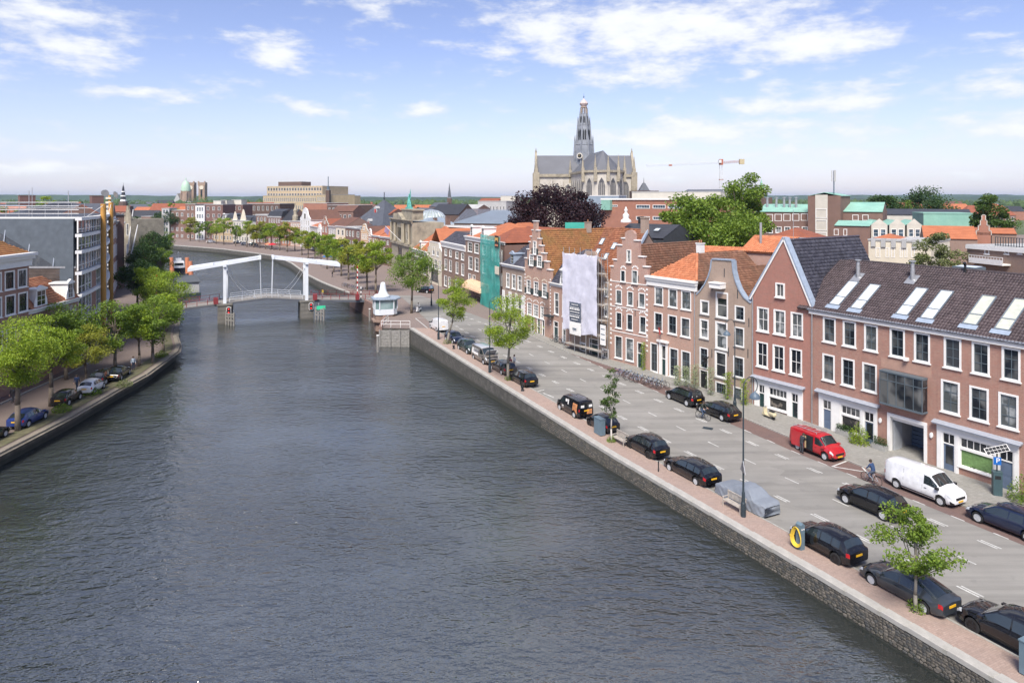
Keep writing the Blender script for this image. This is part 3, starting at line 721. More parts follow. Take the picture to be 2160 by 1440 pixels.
# ================================================================ right row of houses, near to far
def onseg(px,p0,slope): k = (px - 1080) / F;Y = (p0[0] + slope * p0[1]) / (k + slope);return (k * Y,Y)
C0 = (36.6,50.1)
c1709 = onseg(1709,C0,.5635);cR = onseg(2420,C0,.5635)
c1588 = onseg(1588,c1709,.66);c1468 = onseg(1468,c1709,.66);c1367 = onseg(1367,c1709,.66)
c1287 = onseg(1287,c1367,.8);c1205 = onseg(1205,c1287,.7);c1162 = onseg(1162,c1205,.5);c1107 = onseg(1107,c1205,.5);c1060 = onseg(1060,c1205,.5)
M_BARS = pm('grey_steel_bars',(.10,.13,.15),.45,.1,4)
h = Fac('brick_house','long red brick house with dark tiled roof and six roof windows at the right edge',c1709,cR)
ZE = 10.7;k1 = dict(nx=2,nz=3,mm=M_BARS,fw=.145,style='steel')
h.prow([(1736,1763),(1778,1806),(1823,1852)],670,722,**k1)
h.prow([(1877,1909),(1928,1962),(1991,2028),(2050,2088),(2113,2153)],693,753,**k1)
h.prow([(1735,1761),(1775,1803),(1819,1850)],747,803,**k1)
h.prow([(1985,2025),(2045,2086),(2106,2149),(2190,2240)],803,871,**k1)
h.prow([(2200,2250)],735,800,**k1)
u0,u1 = h.u(1866),h.u(1957);z0,z1 = h.z(1870,846),h.z(1870,780)
bay = MB();dpt = .75;t = .06
for zz in (z0,z0 + (z1 - z0) * .74,z1 - t):
 for a in ((u0,u1,-dpt,-dpt + t),(u0,u0 + t,-dpt + t,0),(u1 - t,u1,-dpt + t,0)): bay.box(a[0],a[1],a[2],a[3],zz,zz + t)
for i in range(6): x = u0 + (u1 - u0 - t) * i / 5;bay.box(x,x + t * .8,-dpt,-dpt + t,z0 + t,z1 - t)
bay.box(u0,u1,-dpt - .03,0,z1,z1 + .1);bay.box(u0,u1,-dpt,0,z0 - .1,z0)
bo = h.part(bay,'bay_window',M_BARS);h.holes.append((u0 + .05,u1 - .05,z0 + .05,z1 - .05))
for i in range(5):
 x = u0 + (u1 - u0 - t) * i / 5
 for a,b in ((z0 + t,z0 + (z1 - z0) * .74),(z0 + (z1 - z0) * .74 + t,z1 - t)): MB().box(x + t * .8,x + (u1 - u0 - t) / 5,-dpt + .025,-dpt + .035,a,b).obj('pane',M_GLASS,bo)
for x in (u0 + .02,u1 - .04): MB().box(x,x + .015,-dpt + t,-.01,z0 + t,z1 - t).obj('pane',M_GLASS,bo)
MB().box(u0 - .3,u1 + .3,-.012,.02,z1 + .15,z1 + 1.0).obj('brick_arch',pm('pale_arch',(.40,.25,.19),.9),h.root)
gu0,gu1 = h.u(1872),h.u(1956);gz = h.z(1870,868);G = MB()
G.box(gu0,gu0 + .25,-.06,.3,-.3,gz);G.box(gu1 - .25,gu1,-.06,.3,-.3,gz);G.box(gu0 + .25,gu1 - .25,-.06,.3,gz - .3,gz)
h.part(G,'gate_frame',M_WHITE);h.holes.append((gu0 + .2,gu1 - .2,-.6,gz - .2));h.open.append(h.holes[-1])
GI = MB();a,b = gu0 + .25,gu1 - .25
GI.box(a - .05,a,.3,3.2,-.1,gz - .3);GI.box(b,b + .05,.3,3.2,-.1,gz - .3);GI.box(a,b,.3,3.2,gz - .32,gz - .27)
h.part(GI,'passage_walls',pm('passage_grey',(.36,.36,.36),.8))
dr = MB()
for i in range(9): dr.box(a,b,3.1,3.14,.02 + i * .36,.34 + i * .36)
h.part(dr,'roller_door',M_DOORB);MB().box(a,b,.3,3.1,-.1,.02).obj('passage_floor',M_SIDE,h.root)
MB().box(a + .05,a + .12,.35,1.5,.05,2.6).obj('gate_leaf',pm('pale_gate',(.40,.42,.44),.5),h.root)
MB().box(a,b,.28,.34,2.75,2.95).obj('gate_rail',M_WHITE,h.root)
def shopfront(h,x0,x1,ztop,bays,cor_px=None,sill=.6,leaf=M_DOORB):
 u0,u1 = h.u(x0),h.u(x1);fm = MB();post = .2
 fm.box(u0,u1,-.1,.02,ztop - .55,ztop)
 for (a,b,kind,n) in bays:
  A,B = h.u(a),h.u(b)
  if kind == 'door':
   h.door(A,B,.05,ztop - .55,leaf,light=.75);
   MB().box((A + B) / 2 - .03,(A + B) / 2 + .03,.06,.09,ztop - 1.35,ztop - .65).obj('transom_bar',M_WHITE,h.root)
  elif kind == 'gdoor': h.door(A,B,.05,ztop - .55,leaf,glass=.75,light=.75);MB().box((A + B) / 2 - .03,(A + B) / 2 + .03,.06,.09,ztop - 1.35,ztop - .65).obj('transom_bar',M_WHITE,h.root)
  else:
   zt = ztop - 1.45
   h.win(A,B,zt,ztop - .56,nx=n,nz=1,fw=.1,mm=M_WHITE,sill=False,style='light')
   h.win(A,B,sill,zt,nx=1,nz=1,fw=.1,sill=True,style='shop',gm=kind)
 prev = u0
 for (a,b,*_r) in bays:
  A,B = h.u(a),h.u(b)
  if A - prev > .03: fm.box(prev,A,-.08,.02,-.2,ztop - .55)
  prev = B
 if u1 - prev > .03: fm.box(prev,u1,-.08,.02,-.2,ztop - .55)
 h.part(fm,'shop_front',M_WHITE)
 c = MB();c.box(u0 - .2,u1 + .2,-.45,.02,ztop,ztop + .1);c.prism([(u0 - .25,.02,ztop + .1),(u0 - .25,-.5,ztop + .1),(u0 - .25,.02,ztop + .28)],(u1 - u0 + .5,0,0))
 h.part(c,'shop_cornice',M_ZINC)
M_SHOPG = glassmat('shop_glass',(.03,.03,.03),(.22,.19,.16),2.2)
M_GREENG = pm('green_frosted_glass',(.16,.27,.10),.3,.25,6)
zt = h.z(1735,827)
shopfront(h,1728,1851,zt,[(1735,1755,'door',2),(1773,1816,M_SHOPG,4),(1822,1845,'gdoor',2)])
zt2 = h.z(1985,893)
shopfront(h,1977,2150,zt2,[(1987,2016,'gdoor',2),(2023,2098,M_GREENG,5),(2106,2140,'door',2)],sill=.75)
for px,py in ((1858,886),(1966,917)):
 u,z = h.uz(px,py);MB().lathe([(.0,-.02),(.16,0),(.16,.12),(.06,.17)],(0,0,0),10,'y').obj('wall_lamp',M_WHITE,h.root,loc=(u,-.15,z),scale=(.8,1,1.4))
u,z = h.uz(1914,757);MB().box(u - .15,u + .15,-.35,0,z - .12,z + .12).obj('security_camera',M_WHITE,h.root)
h.wall(ZE,BR_PINK,12.5)
h.band(ZE - .02,.36,.22,M_WHITE,name='cornice');MB().box(-.1,h.W,-.38,-.22,ZE + .34,ZE + .48).obj('gutter',M_ZINC,h.root)
pipe = MB().cyl((.28,-.12,0),(.28,-.12,ZE + .2),.055,n=8);h.part(pipe,'drainpipe',M_STEEL)
KR,ZR = 6.2,15.4;L = h.W + .5
h.plane([(-1.2,-.35,ZE + .38),(L,-.35,ZE + .38),(L,KR,ZR),(-1.2,KR,ZR)],B_UNDER,T_DARK,.235,.34)
h.plane([(L,2 * KR + .3,ZE + .38),(-1.2,2 * KR + .3,ZE + .38),(-1.2,KR,ZR),(L,KR,ZR)],B_UNDER,farroof('dark_far_tiles',(.07,.06,.065),(.10,.085,.09)))
h.part(MB().prism([(h.W - .02,0,ZE - .05),(h.W - .02,12.5,ZE - .05),(h.W - .02,KR,ZR - .2)],(-.3,0,0)),'end_gable',BR_PINK)
ridge(h,(-.2,KR,ZR + .02),(L,KR,ZR + .02),pm('ridge_dark',(.075,.06,.062),.45,.3,3))
P0 = Vector((-1.2,-.35,ZE + .38));e = Vector((1,0,0));f = Vector((0,KR + .35,ZR - ZE - .38)).normalized();n = e.cross(f)
def roofuv(px,py):
 """where the ray through a photo pixel meets the front roof plane"""
 rz = math.atan2(h.dir.y,h.dir.x);M = Matrix.Translation((h.A.x,h.A.y,h.z0)) @ Matrix.Rotation(rz,4,'Z');Mi = M.inverted()
 o = Mi @ Vector((0,0,HC));dd = Mi.to_3x3() @ Vector(((px - 1080) / F,1,-(py - HZ) / F));t = (P0 - o).dot(n) / dd.dot(n);return o + dd * t
for x0,y0,x1,y1,gmx in [(1749,643,1800,595,0),(1794,651,1847,602,0),(1889,664,1951,610,0),(1941,672,2006,616,0),(2030,684,2096,627,1),(2097,695,2165,634,1)]:
 a,b = roofuv(x0,y0),roofuv(x1,y1);hh = (b - a).dot(f);h.skylight(a + n * .06,e,f,n,1.05,hh,split=.34,gm=M_SKYG if not gmx else gloss('skylight_blind',(.50,.52,.44),.15))
 MB().add([a + e * x + f * y + n * .1 for x,y in ((-.15,-.5),(1.2,-.5),(1.2,0),(-.15,0))],[(0,1,2,3)]).obj('lead_apron',M_LEAD,h.root)
for px,py in ((1810,585),(1925,590)):
 a = roofuv(px,py);v = MB().cyl(a - Vector((0,0,.2)),a + Vector((0,0,1.0)),.2,n=12).cyl(a + Vector((0,0,1.0)),a + Vector((0,0,1.5)),.17,n=12).cyl(a + Vector((0,0,1.6)),a + Vector((0,0,1.68)),.3,n=12).cyl(a + Vector((0,0,1.5)),a + Vector((0,0,1.6)),.08)
 v.add([a + e * x + f * y + n * .09 for x,y in ((-.45,-.7),(.45,-.7),(.45,.6),(-.45,.6))],[(0,1,2,3)]);h.part(v,'vent_pipe',M_STEEL,smooth=True)
a = roofuv(2036,575);h.part(MB().cyl(a,a + Vector((0,0,.7)),.1).cyl(a + Vector((0,0,.7)),a + Vector((0,-.12,.85)),.13),'vent_stub',M_BLACK)
for px in (1840,1985):
 u = h.u(px) + 3.2 if px < 1900 else h.u(px) + 3.4
 lid = MB().prism([(u,KR + .2,ZR - .1),(u + 2.0,KR + .2,ZR - .1),(u + 2.0,KR + 1.7,ZR - .1),(u,KR + 1.7,ZR - .1)],(0,.0,.34));o = h.part(lid,'roof_hatch',M_BARS)
 MB().add([(u + .15,KR + .35,ZR + .25),(u + 1.85,KR + .35,ZR + .25),(u + 1.85,KR + 1.55,ZR + .3),(u + .15,KR + 1.55,ZR + .3)],[(0,1,2,3)]).obj('pane',M_SKYG,o)
uq = h.u(2105) + 3.0;h.chimney(uq,KR + 1,ZR - 1,ZR + 1.1,1.3,.8,BR_BRN,0);MB().box(uq - .8,uq + .8,KR + .45,KR + 1.55,ZR + 1.1,ZR + 1.2).obj('chimney_slab',M_GREYST,h.root)
HB = h
h = Fac('gabled_house','narrow red brick house with steep pointed gable and white cross windows',c1588,c1709)
kw = dict(nx=2,nz=2,fw=.14,style='cross')
h.prow([(1597,1622),(1632,1657),(1668,1694)],648,699,gm=M_GLASSC,**kw)
h.prow([(1596,1620),(1630,1655),(1666,1692)],721,774,**kw)
pk = h.uz(1654,507);zL = h.z(1590,626);zR = h.z(1709,641);ztp = min(zL,zR)
zt = h.z(1600,797)
shopfront(h,1592,1694,zt,[(1600,1614,'door',1),(1621,1661,M_SHOPG,5),(1669,1685,'gdoor',1)],leaf=M_DOORG)
h.wall(ztp,BR_RED,13.2)
gp_ = [(0,0,ztp),(h.W,0,ztp),(pk[0] + .3,0,pk[1] - .1),(pk[0] - .3,0,pk[1] - .1)]
h.part(MB().prism(gp_,(0,.35,0)),'gable',BR_RED)
o = h.pwin(1637,1656,597,627,nx=2,nz=1,fw=.12,hole=False,y=-.1,gm=M_GLASS)
for s_,(uu,zz) in ((-1,(-.35,ztp - .25)),(1,(h.W + .25,ztp - .25))):
 a,b = Vector((uu,-.12,zz)),Vector((pk[0],-.12,pk[1] + .25));nn = Vector((0,1,0)).cross(b - a).normalized() * (.16 if s_ < 0 else -.16)
 if nn.z < 0: nn = -nn
 h.part(MB().prism([a,b,b + nn,a + nn],(0,.75,0)),'verge_trim',M_LEAD)
 h.part(MB().prism([a - nn * .9,b - nn * .9,b,a],(0,.08,0)),'bargeboard',M_WHITE)
h.plane([(0,13.2,ztp - .3),(0,.4,ztp - .3),(pk[0],.4,pk[1]),(pk[0],13.2,pk[1])],B_UNDER,T_BROWN)
h.plane([(h.W + .3,.4,ztp - .3),(h.W + .3,13.2,ztp - .3),(pk[0],13.2,pk[1]),(pk[0],.4,pk[1])],B_UNDER,T_BLUE,.26,.36)
ridge(h,(pk[0],.4,pk[1] + .02),(pk[0],13.2,pk[1] + .02),pm('ridge_blue',(.07,.06,.075),.45,.3,3))
h.part(MB().prism([(0,13.2,ztp - .3),(h.W,13.2,ztp - .3),(pk[0],13.2,pk[1] - .1)],(0,.1,0)),'rear_gable',BR_BRN)
h.part(MB().cyl((.05,-.1,0),(.05,-.1,ztp),.06),'drainpipe',M_STEEL)
o = MB().cyl((pk[0] + .2,1.2,pk[1]),(pk[0] + .2,1.2,pk[1] + 3),.02,n=5);h.part(o,'aerial',M_STEEL)
h = Fac('neck_gable_house','tan brick former warehouse with curved neck gable and tall stacked hatches',c1468,c1588)
M_SILL = pm('stone_sill',(.33,.32,.30),.8)
kt = dict(nx=1,nz=2,fw=.17,style='tall',sill=M_SILL)
h.pwin(1510,1536,616,671,**kt);h.pwin(1509,1535,679,737,**kt);h.pwin(1508,1533,741,797,**kt)
ks = dict(nx=2,nz=3,fw=.13,mm=M_BARS,style='steel',sill=M_SILL)
h.pwin(1477,1496,633,663,nx=1,nz=1,fw=.16,sill=M_SILL);h.pwin(1476,1495,673,714,nx=1,nz=2,fw=.16,sill=M_SILL)
h.pwin(1550,1571,645,676,**ks);h.pwin(1549,1570,690,731,**ks);h.pwin(1547,1570,752,796,**ks)
h.pwin(1476,1494,733,777,nx=2,nz=3,fw=.12,sill=False,mm=M_BARS)
h.door(h.u(1476),h.u(1494),.3,h.z(1485,780),M_BLACK)
kb = dict(nx=4,nz=3,fw=.13,mm=M_BARS,style='bars',sill=M_SILL)
h.pwin(1509,1533,806,838,**kb);h.pwin(1547,1566,816,848,**kb)
zs = h.z(1472,622)
h.wall(zs,BR_TAN,14)
prof = [(1470,622),(1478,614),(1487,601),(1495,585),(1500,568),(1502.5,547.5),(1544,550),(1546,572),(1551,592),(1559,612),(1570,629),(1584,640)]
pp = [h.uz(*p) for p in prof];zs = min(zs,h.z(1584,641))
poly = [(u,0,z) for u,z in pp];poly = [(0,0,h.H)] + poly[1:-1] + [(h.W,0,h.H)]
h.part(MB().prism(poly,(0,.4,0)),'gable',BR_TAN)
trim = MB()
for (a,b),(c,d) in zip(pp,pp[1:]):
 p,q = Vector((a,-.1,b)),Vector((c,-.1,d));nn = Vector((-(q - p).z,0,(q - p).x)).normalized() * .14;trim.prism([p,q,q + nn,p + nn],(0,.65,0))
h.part(trim,'gable_trim',M_LEAD)
u,z = h.uz(1519,603);h.part(MB().box(u - .75,u + .75,-.9,.1,z - .2,z + .3).box(u - .8,u + .8,-1.0,.1,z + .3,z + .42),'hoist_hood',M_WHITE)
zt = pp[5][1] - 1.6;zb = h.H - .4
h.plane([(0,14,zb),(0,.4,zb),(h.W * .45,.4,zt + .6),(h.W * .45,14,zt + .6)],B_UNDER,T_BROWN)
h.plane([(h.W,.4,zb),(h.W,14,zb),(h.W * .45,14,zt + .6),(h.W * .45,.4,zt + .6)],B_UNDER,T_BROWN)
ridge(h,(h.W * .45,.4,zt + .62),(h.W * .45,14,zt + .62),MATS['brown_tiles'])
wl_ = MB()
for px,py in ((1528,575),(1502,605),(1489,690),(1522,720),(1556,620),(1580,680),(1502,745),(1578,745),(1537,742)):
 u,z = h.uz(px,py);MB().box(u - .03,u + .03,-.05,0,z - .45,z + .45).obj('wall_anchor',M_IRON,h.root)
u,z = h.uz(1495,762);h.part(MB().cyl((u,0,z + .5),(u,-.5,z + .6),.03).box(u - .14,u + .14,-.66,-.38,z - .1,z + .4).prism([(u - .2,-.72,z + .4),(u + .2,-.72,z + .4),(u + .2,-.32,z + .4),(u - .2,-.32,z + .4)],(0,0,.12)),'wall_lantern',M_BLACK)
h = Fac('cornice_house','salmon brick house with white cornice and orange hipped roof',c1367,c1468)
kf = dict(nx=2,nz=3,fw=.13,mm=M_BARS,style='sash',sill=M_WHITE)
h.prow([(1381,1399),(1410,1429),(1437,1458)],605,643,nx=2,nz=2,fw=.13,gm=M_GLASSC,mm=M_BARS)
h.prow([(1380,1398),(1409,1428),(1436,1456)],659,698,nx=2,nz=2,fw=.13,mm=M_BARS)
h.prow([(1372,1388)],723,784,**kf);h.prow([(1412,1431),(1437,1457)],734,795,**kf)
u0,u1 = h.u(1391),h.u(1408);zt = h.z(1400,722)
h.door(u0 + .3,u1 - .2,.6,zt - .3,M_DOORG,light=1.5);h.part(MB().box(u0,u0 + .28,-.1,.02,.1,zt).box(u1 - .2,u1 + .08,-.1,.02,.1,zt).box(u0 - .2,u1 + .25,-.3,.02,zt,zt + .25),'door_surround',M_WHITE)
zc = h.z(1375,605) + .2
h.wall(zc,BR_ORG,12);h.cornice(zc,1.15,.45)
zc2 = zc + 1.1
h.plane([(0,.1,zc2),(h.W,.1,zc2),(h.W * .62,3.4,zc2 + 2.7),(h.W * .5,3.4,zc2 + 2.7)],B_UNDER,T_ORANGE)
h.plane([(h.W,.1,zc2),(h.W,12,zc2),(h.W * .62,12,zc2 + 2.7),(h.W * .62,3.4,zc2 + 2.7)],B_UNDER,T_BROWN)
h.plane([(0,12,zc2),(0,.1,zc2),(h.W * .5,3.4,zc2 + 2.7),(h.W * .5,12,zc2 + 2.7)],B_UNDER,T_BROWN)
ridge(h,(h.W - .1,.2,zc2 + .1),(h.W * .62,3.4,zc2 + 2.75),MATS['orange_tiles'],.16)
h.part(MB().cyl((h.W - .1,-.12,0),(h.W - .1,-.12,zc),.06),'drainpipe',M_STEEL)
h.chimney(h.W * .5,5,zc2 + 1.5,zc2 + 4,.7,.7,M_WHITE,2)
u,z = h.uz(1393,690);h.part(MB().cyl((u,0,z),(u + .5,-.9,z + .1),.025).add([(u + .05,-.2,z),(u + .5,-.9,z + .05),(u + .75,-.9,z - .75),(u + .3,-.2,z - .6)],[(0,1,2,3),(3,2,1,0)]),'flag',M_RED)
def arch_blocks(h,u0,u1,z,n=5,mat=None,r=.22):
 """relieving arch of alternate white blocks over a window"""
 c = (u0 + u1) / 2;w = (u1 - u0) / 2;me = box_mesh('arch_block',.18,.06,.2,mat or M_WHITE,-.04)
 for i in range(n): t = math.pi * (.12 + .76 * i / (n - 1));ob('arch_block',me,h.root,(c - math.cos(t) * w - .09,0,z + math.sin(t) * .38))
def corner_blocks(h,u,z0,z1,step=.62,w=.28):
 me = box_mesh('corner_block',w,.065,.22,M_WHITE,-.045);z = z0
 while z < z1: ob('corner_block',me,h.root,(u - w / 2,0,z));z += step
def stepped(h,pts,thick=.4,cap=.12,mat=None,capm=None):
 """pts: outline of the gable from the left eave over the top to the right eave in (u,z), caps laid on every step"""
 h.part(MB().prism([(u,0,z) for u,z in pts],(0,thick,0)),'gable',mat)
 for (a,b),(c,d) in zip(pts,pts[1:]):
  if abs(b - d) < .05: MB().box(a - .1,c + .1,-.12,thick + .08,b,b + cap).obj('step_cap',capm or M_WHITE,h.root)
h = Fac('step_gable_house','weathered brick step gable house with white stone blocks, second from the white scaffold sheet',c1287,c1367)
h.root['label'] = 'weathered brick step gable house with white blocks and rounded top, beside the white scaffold sheet'
kg = dict(nx=2,nz=2,fw=.11,mm=M_BARS,sill=M_WHITE)
for xs,yt,yb,gm in (([(1299,1312),(1323,1336),(1347,1361)],611,641,M_GLASSC),([(1299,1312),(1322,1335),(1349,1363)],658,692,M_GLASS)):
 for w_ in h.prow(xs,yt,yb,gm=gm,**kg): pass
 for a,b in xs: arch_blocks(h,h.u(a),h.u(b),h.z((xs[0][0] + xs[0][1]) / 2,yt) + .05)
h.prow([(1297,1313),(1320,1337)],708,755,nx=2,nz=4,fw=.11,mm=M_BARS,sill=M_WHITE)
h.door(h.u(1344),h.u(1357),.6,h.z(1350,722),M_DOORG,light=1.2)
zs = h.z(1290,592)
for z in (zs - .05,h.z(1290,641) - .25,h.z(1290,692) - .3): h.band(z,.1,.05,M_WHITE)
h.wall(zs,BR_MIX,13);corner_blocks(h,.15,3.0,zs);corner_blocks(h,h.W - .15,3.0,zs)
pl = [(1288,592),(1288,566),(1294,566),(1294,551),(1301,551),(1301,519),(1312,519),(1312,504),(1318,504),(1318,492),(1323,487),(1329,485),(1335,487),(1339,493),(1339,507),(1348,507),(1348,540),(1358,540),(1358,560),(1367,560),(1367,596)]
zref = lambda py: h.z(1329,py)
pts = [(min(max(h.u(a),0),h.W),zref(b)) for a,b in pl];pts[0] = (0,zs);pts[-1] = (h.W,zs)
stepped(h,pts,mat=BR_MIX)
for a,b in ((1310,1320),(1334,1346)): h.pwin(a,b,570,594 if a < 1320 else 598,nx=2,nz=1,fw=.08,hole=False,y=-.1,mm=M_BARS);arch_blocks(h,h.u(a),h.u(b),h.z(a,569))
o = h.pwin(1323,1332,527,553,nx=1,nz=1,fw=.08,hole=False,y=-.1)
for px,py in ((1312,578),(1347,588),(1300,640),(1340,660),(1315,672),(1345,640)): u,z = h.uz(px,py);MB().box(u - .025,u + .025,-.05,0,z - .4,z + .4).obj('wall_anchor',M_IRON,h.root)
zt = zref(519)
h.plane([(0,14,zs - .4),(0,.4,zs - .4),(h.W / 2,.4,zt),(h.W / 2,14,zt)],B_UNDER,T_BROWN)
h.plane([(h.W,.4,zs - .4),(h.W,14,zs - .4),(h.W / 2,14,zt),(h.W / 2,.4,zt)],B_UNDER,T_BROWN)
ridge(h,(h.W / 2,.4,zt + .02),(h.W / 2,14,zt + .02),MATS['brown_tiles'])
h.part(MB().prism([(0,14,zs - .4),(h.W,14,zs - .4),(h.W / 2,14,zt - .05)],(0,.1,0)),'rear_gable',BR_BRN)
h = Fac('scaffolded_house','tan house hidden behind a white scaffold sheet',c1205,c1287)
h.door(h.u(1243),h.u(1263),.2,h.z(1252,714),M_DOORG,light=.6)
h.pwin(1223,1236,722,741,nx=2,nz=1,fw=.2);h.pwin(1270,1284,735,756,nx=2,nz=1,fw=.2)
for a,b in ((595,625),(640,668)): h.pwin(1274,1283,a,b,nx=2,nz=2,fw=.1)
zs = h.z(1245,600);h.wall(zs,BR_TAN,13)
gz = h.z(1245,530)
h.part(MB().prism([(0,0,zs),(h.W,0,zs),(h.W * .62,0,gz),(h.W * .38,0,gz)],(0,.35,0)),'gable',BR_TAN)
for x in (-.18,h.W + .02): h.part(MB().prism([(x,.4,zs - .7),(x,13,zs - .7),(x,6.5,h.z(1260,490) - .1)],(.16,0,0)),'side_gable',BR_BRN)
zr = h.z(1260,490) + .2
h.plane([(-.2,.4,zs - .6),(h.W + .2,.4,zs - .6),(h.W + .2,6.5,zr),(-.2,6.5,zr)],B_UNDER,T_RED,.27,.34)
h.plane([(h.W + .2,13,zs - .6),(-.2,13,zs - .6),(-.2,6.5,zr),(h.W + .2,6.5,zr)],B_UNDER)
ridge(h,(-.2,6.5,zr + .02),(h.W + .2,6.5,zr + .02),MATS['old_red_tiles'])
h.chimney(h.W - .2,6.5,zr - .5,zr + 1.7,.8,.8,BR_TAN,0)
f6 = Vector((0,6.1,zr - zs + .6)).normalized();e6 = Vector((1,0,0));n6 = e6.cross(f6);o6 = Vector((-.2,.4,zs - .6))
for a,b in ((.9,5.2),(3.0,4.6),(3.4,6.4),(.6,7.0)): h.skylight(o6 + e6 * a + f6 * b + n6 * .05,e6,f6,n6,.75,1.1)
h.part(MB().prism([(h.W + .12,.4,zs - .5),(h.W + .12,6.5,zr + .1),(h.W + .12,6.5,zr - .4),(h.W + .12,.4,zs - 1)],(.3,0,0)),'verge_trim',M_LEAD)
HS = h
h = Fac('dormer_house','small red brick house with dark mansard roof and white dormer, left of the scaffold sheet',c1162,c1205)
kd = dict(nx=1,nz=3,fw=.1,mm=M_WHITE,sill=M_WHITE)
h.prow([(1169,1179),(1186,1195),(1200,1204.6)],617,663,**kd);h.prow([(1186,1194)],681,721,**kd)
h.door(h.u(1168),h.u(1178),.5,h.z(1173,677),M_DOORG,light=.7)
zs = h.z(1170,603);h.wall(zs,BR_ORG,11);h.cornice(zs,.45,.35)
h.plane([(0,0,zs + .4),(h.W,0,zs + .4),(h.W,2.2,zs + 3.4),(0,2.2,zs + 3.4)],B_UNDER,T_BLUE);h.plane([(0,2.2,zs + 3.4),(h.W,2.2,zs + 3.4),(h.W,6,zs + 5),(0,6,zs + 5)],B_UNDER,T_BLUE)
def dormer(h,u,z,w,ht,y0=-.05,D=2.2,mat=None,ears=True,nx=2,nz=2):
 mb = MB().box(u - w / 2 - .12,u + w / 2 + .12,y0,y0 + D,z,z + ht);
 if ears: mb.prism([(u - w / 2 - .12,y0,z),(u - w / 2 - .5,y0,z),(u - w / 2 - .42,y0,z + ht * .35),(u - w / 2 - .12,y0,z + ht * .7)],(0,.1,0)).prism([(u + w / 2 + .12,y0,z),(u + w / 2 + .12,y0,z + ht * .7),(u + w / 2 + .42,y0,z + ht * .35),(u + w / 2 + .5,y0,z)],(0,.1,0))
 mb.box(u - w / 2 - .3,u + w / 2 + .3,y0 - .15,y0 + D,z + ht,z + ht + .18);mb.prism([(u - w / 2 - .25,y0 - .1,z + ht + .18),(u + w / 2 + .25,y0 - .1,z + ht + .18),(u,y0 - .1,z + ht + .55)],(0,.3,0))
 o = h.part(mb,'dormer',mat or M_WHITE)
 MB().box(u - w / 2 + .05,u + w / 2 - .05,y0 - .02,y0 - .008,z + .15,z + ht - .12).obj('pane',M_GLASS,o)
 b = MB();b.box(u - .02,u + .02,y0 - .04,y0 - .015,z + .15,z + ht - .12)
 for i in range(1,nz + 1): q = z + .15 + (ht - .27) * i / (nz + 1);b.box(u - w / 2 + .05,u + w / 2 - .05,y0 - .04,y0 - .015,q - .02,q + .02)
 b.obj('glazing_bars',M_WHITE,o);return o
dormer(h,h.u(1188.5),zs + .5,.95,1.9)
o = h.part(MB().box(h.u(1158),h.u(1169),-1.0,-.05,h.z(1163,664) - .15,h.z(1163,664)),'balcony',M_IRON)
bx0,bx1,bz = h.u(1158),h.u(1169),h.z(1163,664);b = MB()
for i in range(6): x = bx0 + (bx1 - bx0) * i / 5;b.box(x - .02,x + .02,-1.0,-.96,bz,bz + 2.4)
b.box(bx0,bx1,-1.0,-.96,bz + 2.4,bz + 2.45);b.box(bx0,bx1,-1.0,-.96,bz + 1.0,bz + 1.05);b.obj('balcony_cage',M_IRON,o)
h = Fac('shuttered_house','tall orange brick step gable house with white arches and dark shutters',c1107,c1162)
ksh = dict(nx=2,nz=4,fw=.1,sill=M_WHITE,gm=M_GLASSC);M_SHUT = pm('dark_shutter',(.035,.05,.05),.5)
def shutters(h,u0,u1,z0,z1):
 for a,b in ((u0 - .52,u0 - .02),(u1 + .02,u1 + .52)): MB().box(a,b,-.09,-.04,z0,z1).obj('shutter',M_SHUT,h.root)
for xs,yt,yb in (([(1111,1120),(1126,1136),(1143.5,1154)],590,618),):
 zt,zb = h.z(1115,yt),h.z(1115,yb)
 for a,b in xs: h.win(h.u(a),h.u(b),zb,zt,**ksh);arch_blocks(h,h.u(a),h.u(b),zt + .05,mat=M_CREAM);shutters(h,h.u(a),h.u(b),zb,zb + (zt - zb) * .42)
h.prow([(1112,1122),(1125,1136),(1140,1147)],638,664,nx=3,nz=4,fw=.12,gm=M_GLASSC)
for a,b in ((1112,1122),(1125,1136),(1140,1150)): arch_blocks(h,h.u(a),h.u(b),h.z(1117,637) + .05)
h.prow([(1120,1127),(1133,1140),(1143,1149)],666,703,nx=1,nz=2,fw=.12,gm=M_GLASS)
zs = h.z(1110,578);h.wall(zs,BR_ORG,16)
h.part(MB().box(-.0,h.W,-.06,.01,.2,h.z(1117,662)),'white_base',M_WHITE) if False else None
for a,b,u_ in ((3.2,zs,.12),(3.2,zs,h.W - .12)): corner_blocks(h,u_,a,b,.5,.24)
pl = [(1107,578),(1107,548),(1112,548),(1112,528),(1116,528),(1116,512),(1119,512),(1119,500),(1122,500),(1122,486),(1125,486),(1125,467),(1131.5,467),(1131.5,486),(1135,486),(1135,503),(1138,503),(1138,517),(1143,517),(1143,532),(1149,532),(1149,548),(1155,548),(1155,564),(1162,564),(1162,592)]
pts = [(min(max(h.u(a),0),h.W),h.z(1129,b)) for a,b in pl];pts[0] = (0,zs);pts[-1] = (h.W,zs);stepped(h,pts,mat=BR_ORG)
zt = h.z(1129,557);zt2 = h.z(1129,514)
for a,b in ((1117.5,1126),(1134,1144)): h.win(h.u(a),h.u(b),zt - .3,zt + 1.4,hole=False,y=-.1,**ksh);shutters(h,h.u(a),h.u(b),zt - .3,zt + .6);arch_blocks(h,h.u(a),h.u(b),zt + 1.45,mat=M_CREAM)
h.win(h.u(1125.5),h.u(1132),zt2 - 1.6,zt2 + .4,hole=False,y=-.1,**ksh);shutters(h,h.u(1125.5),h.u(1132),zt2 - 1.6,zt2 - .7)
zr = h.z(1129,486)
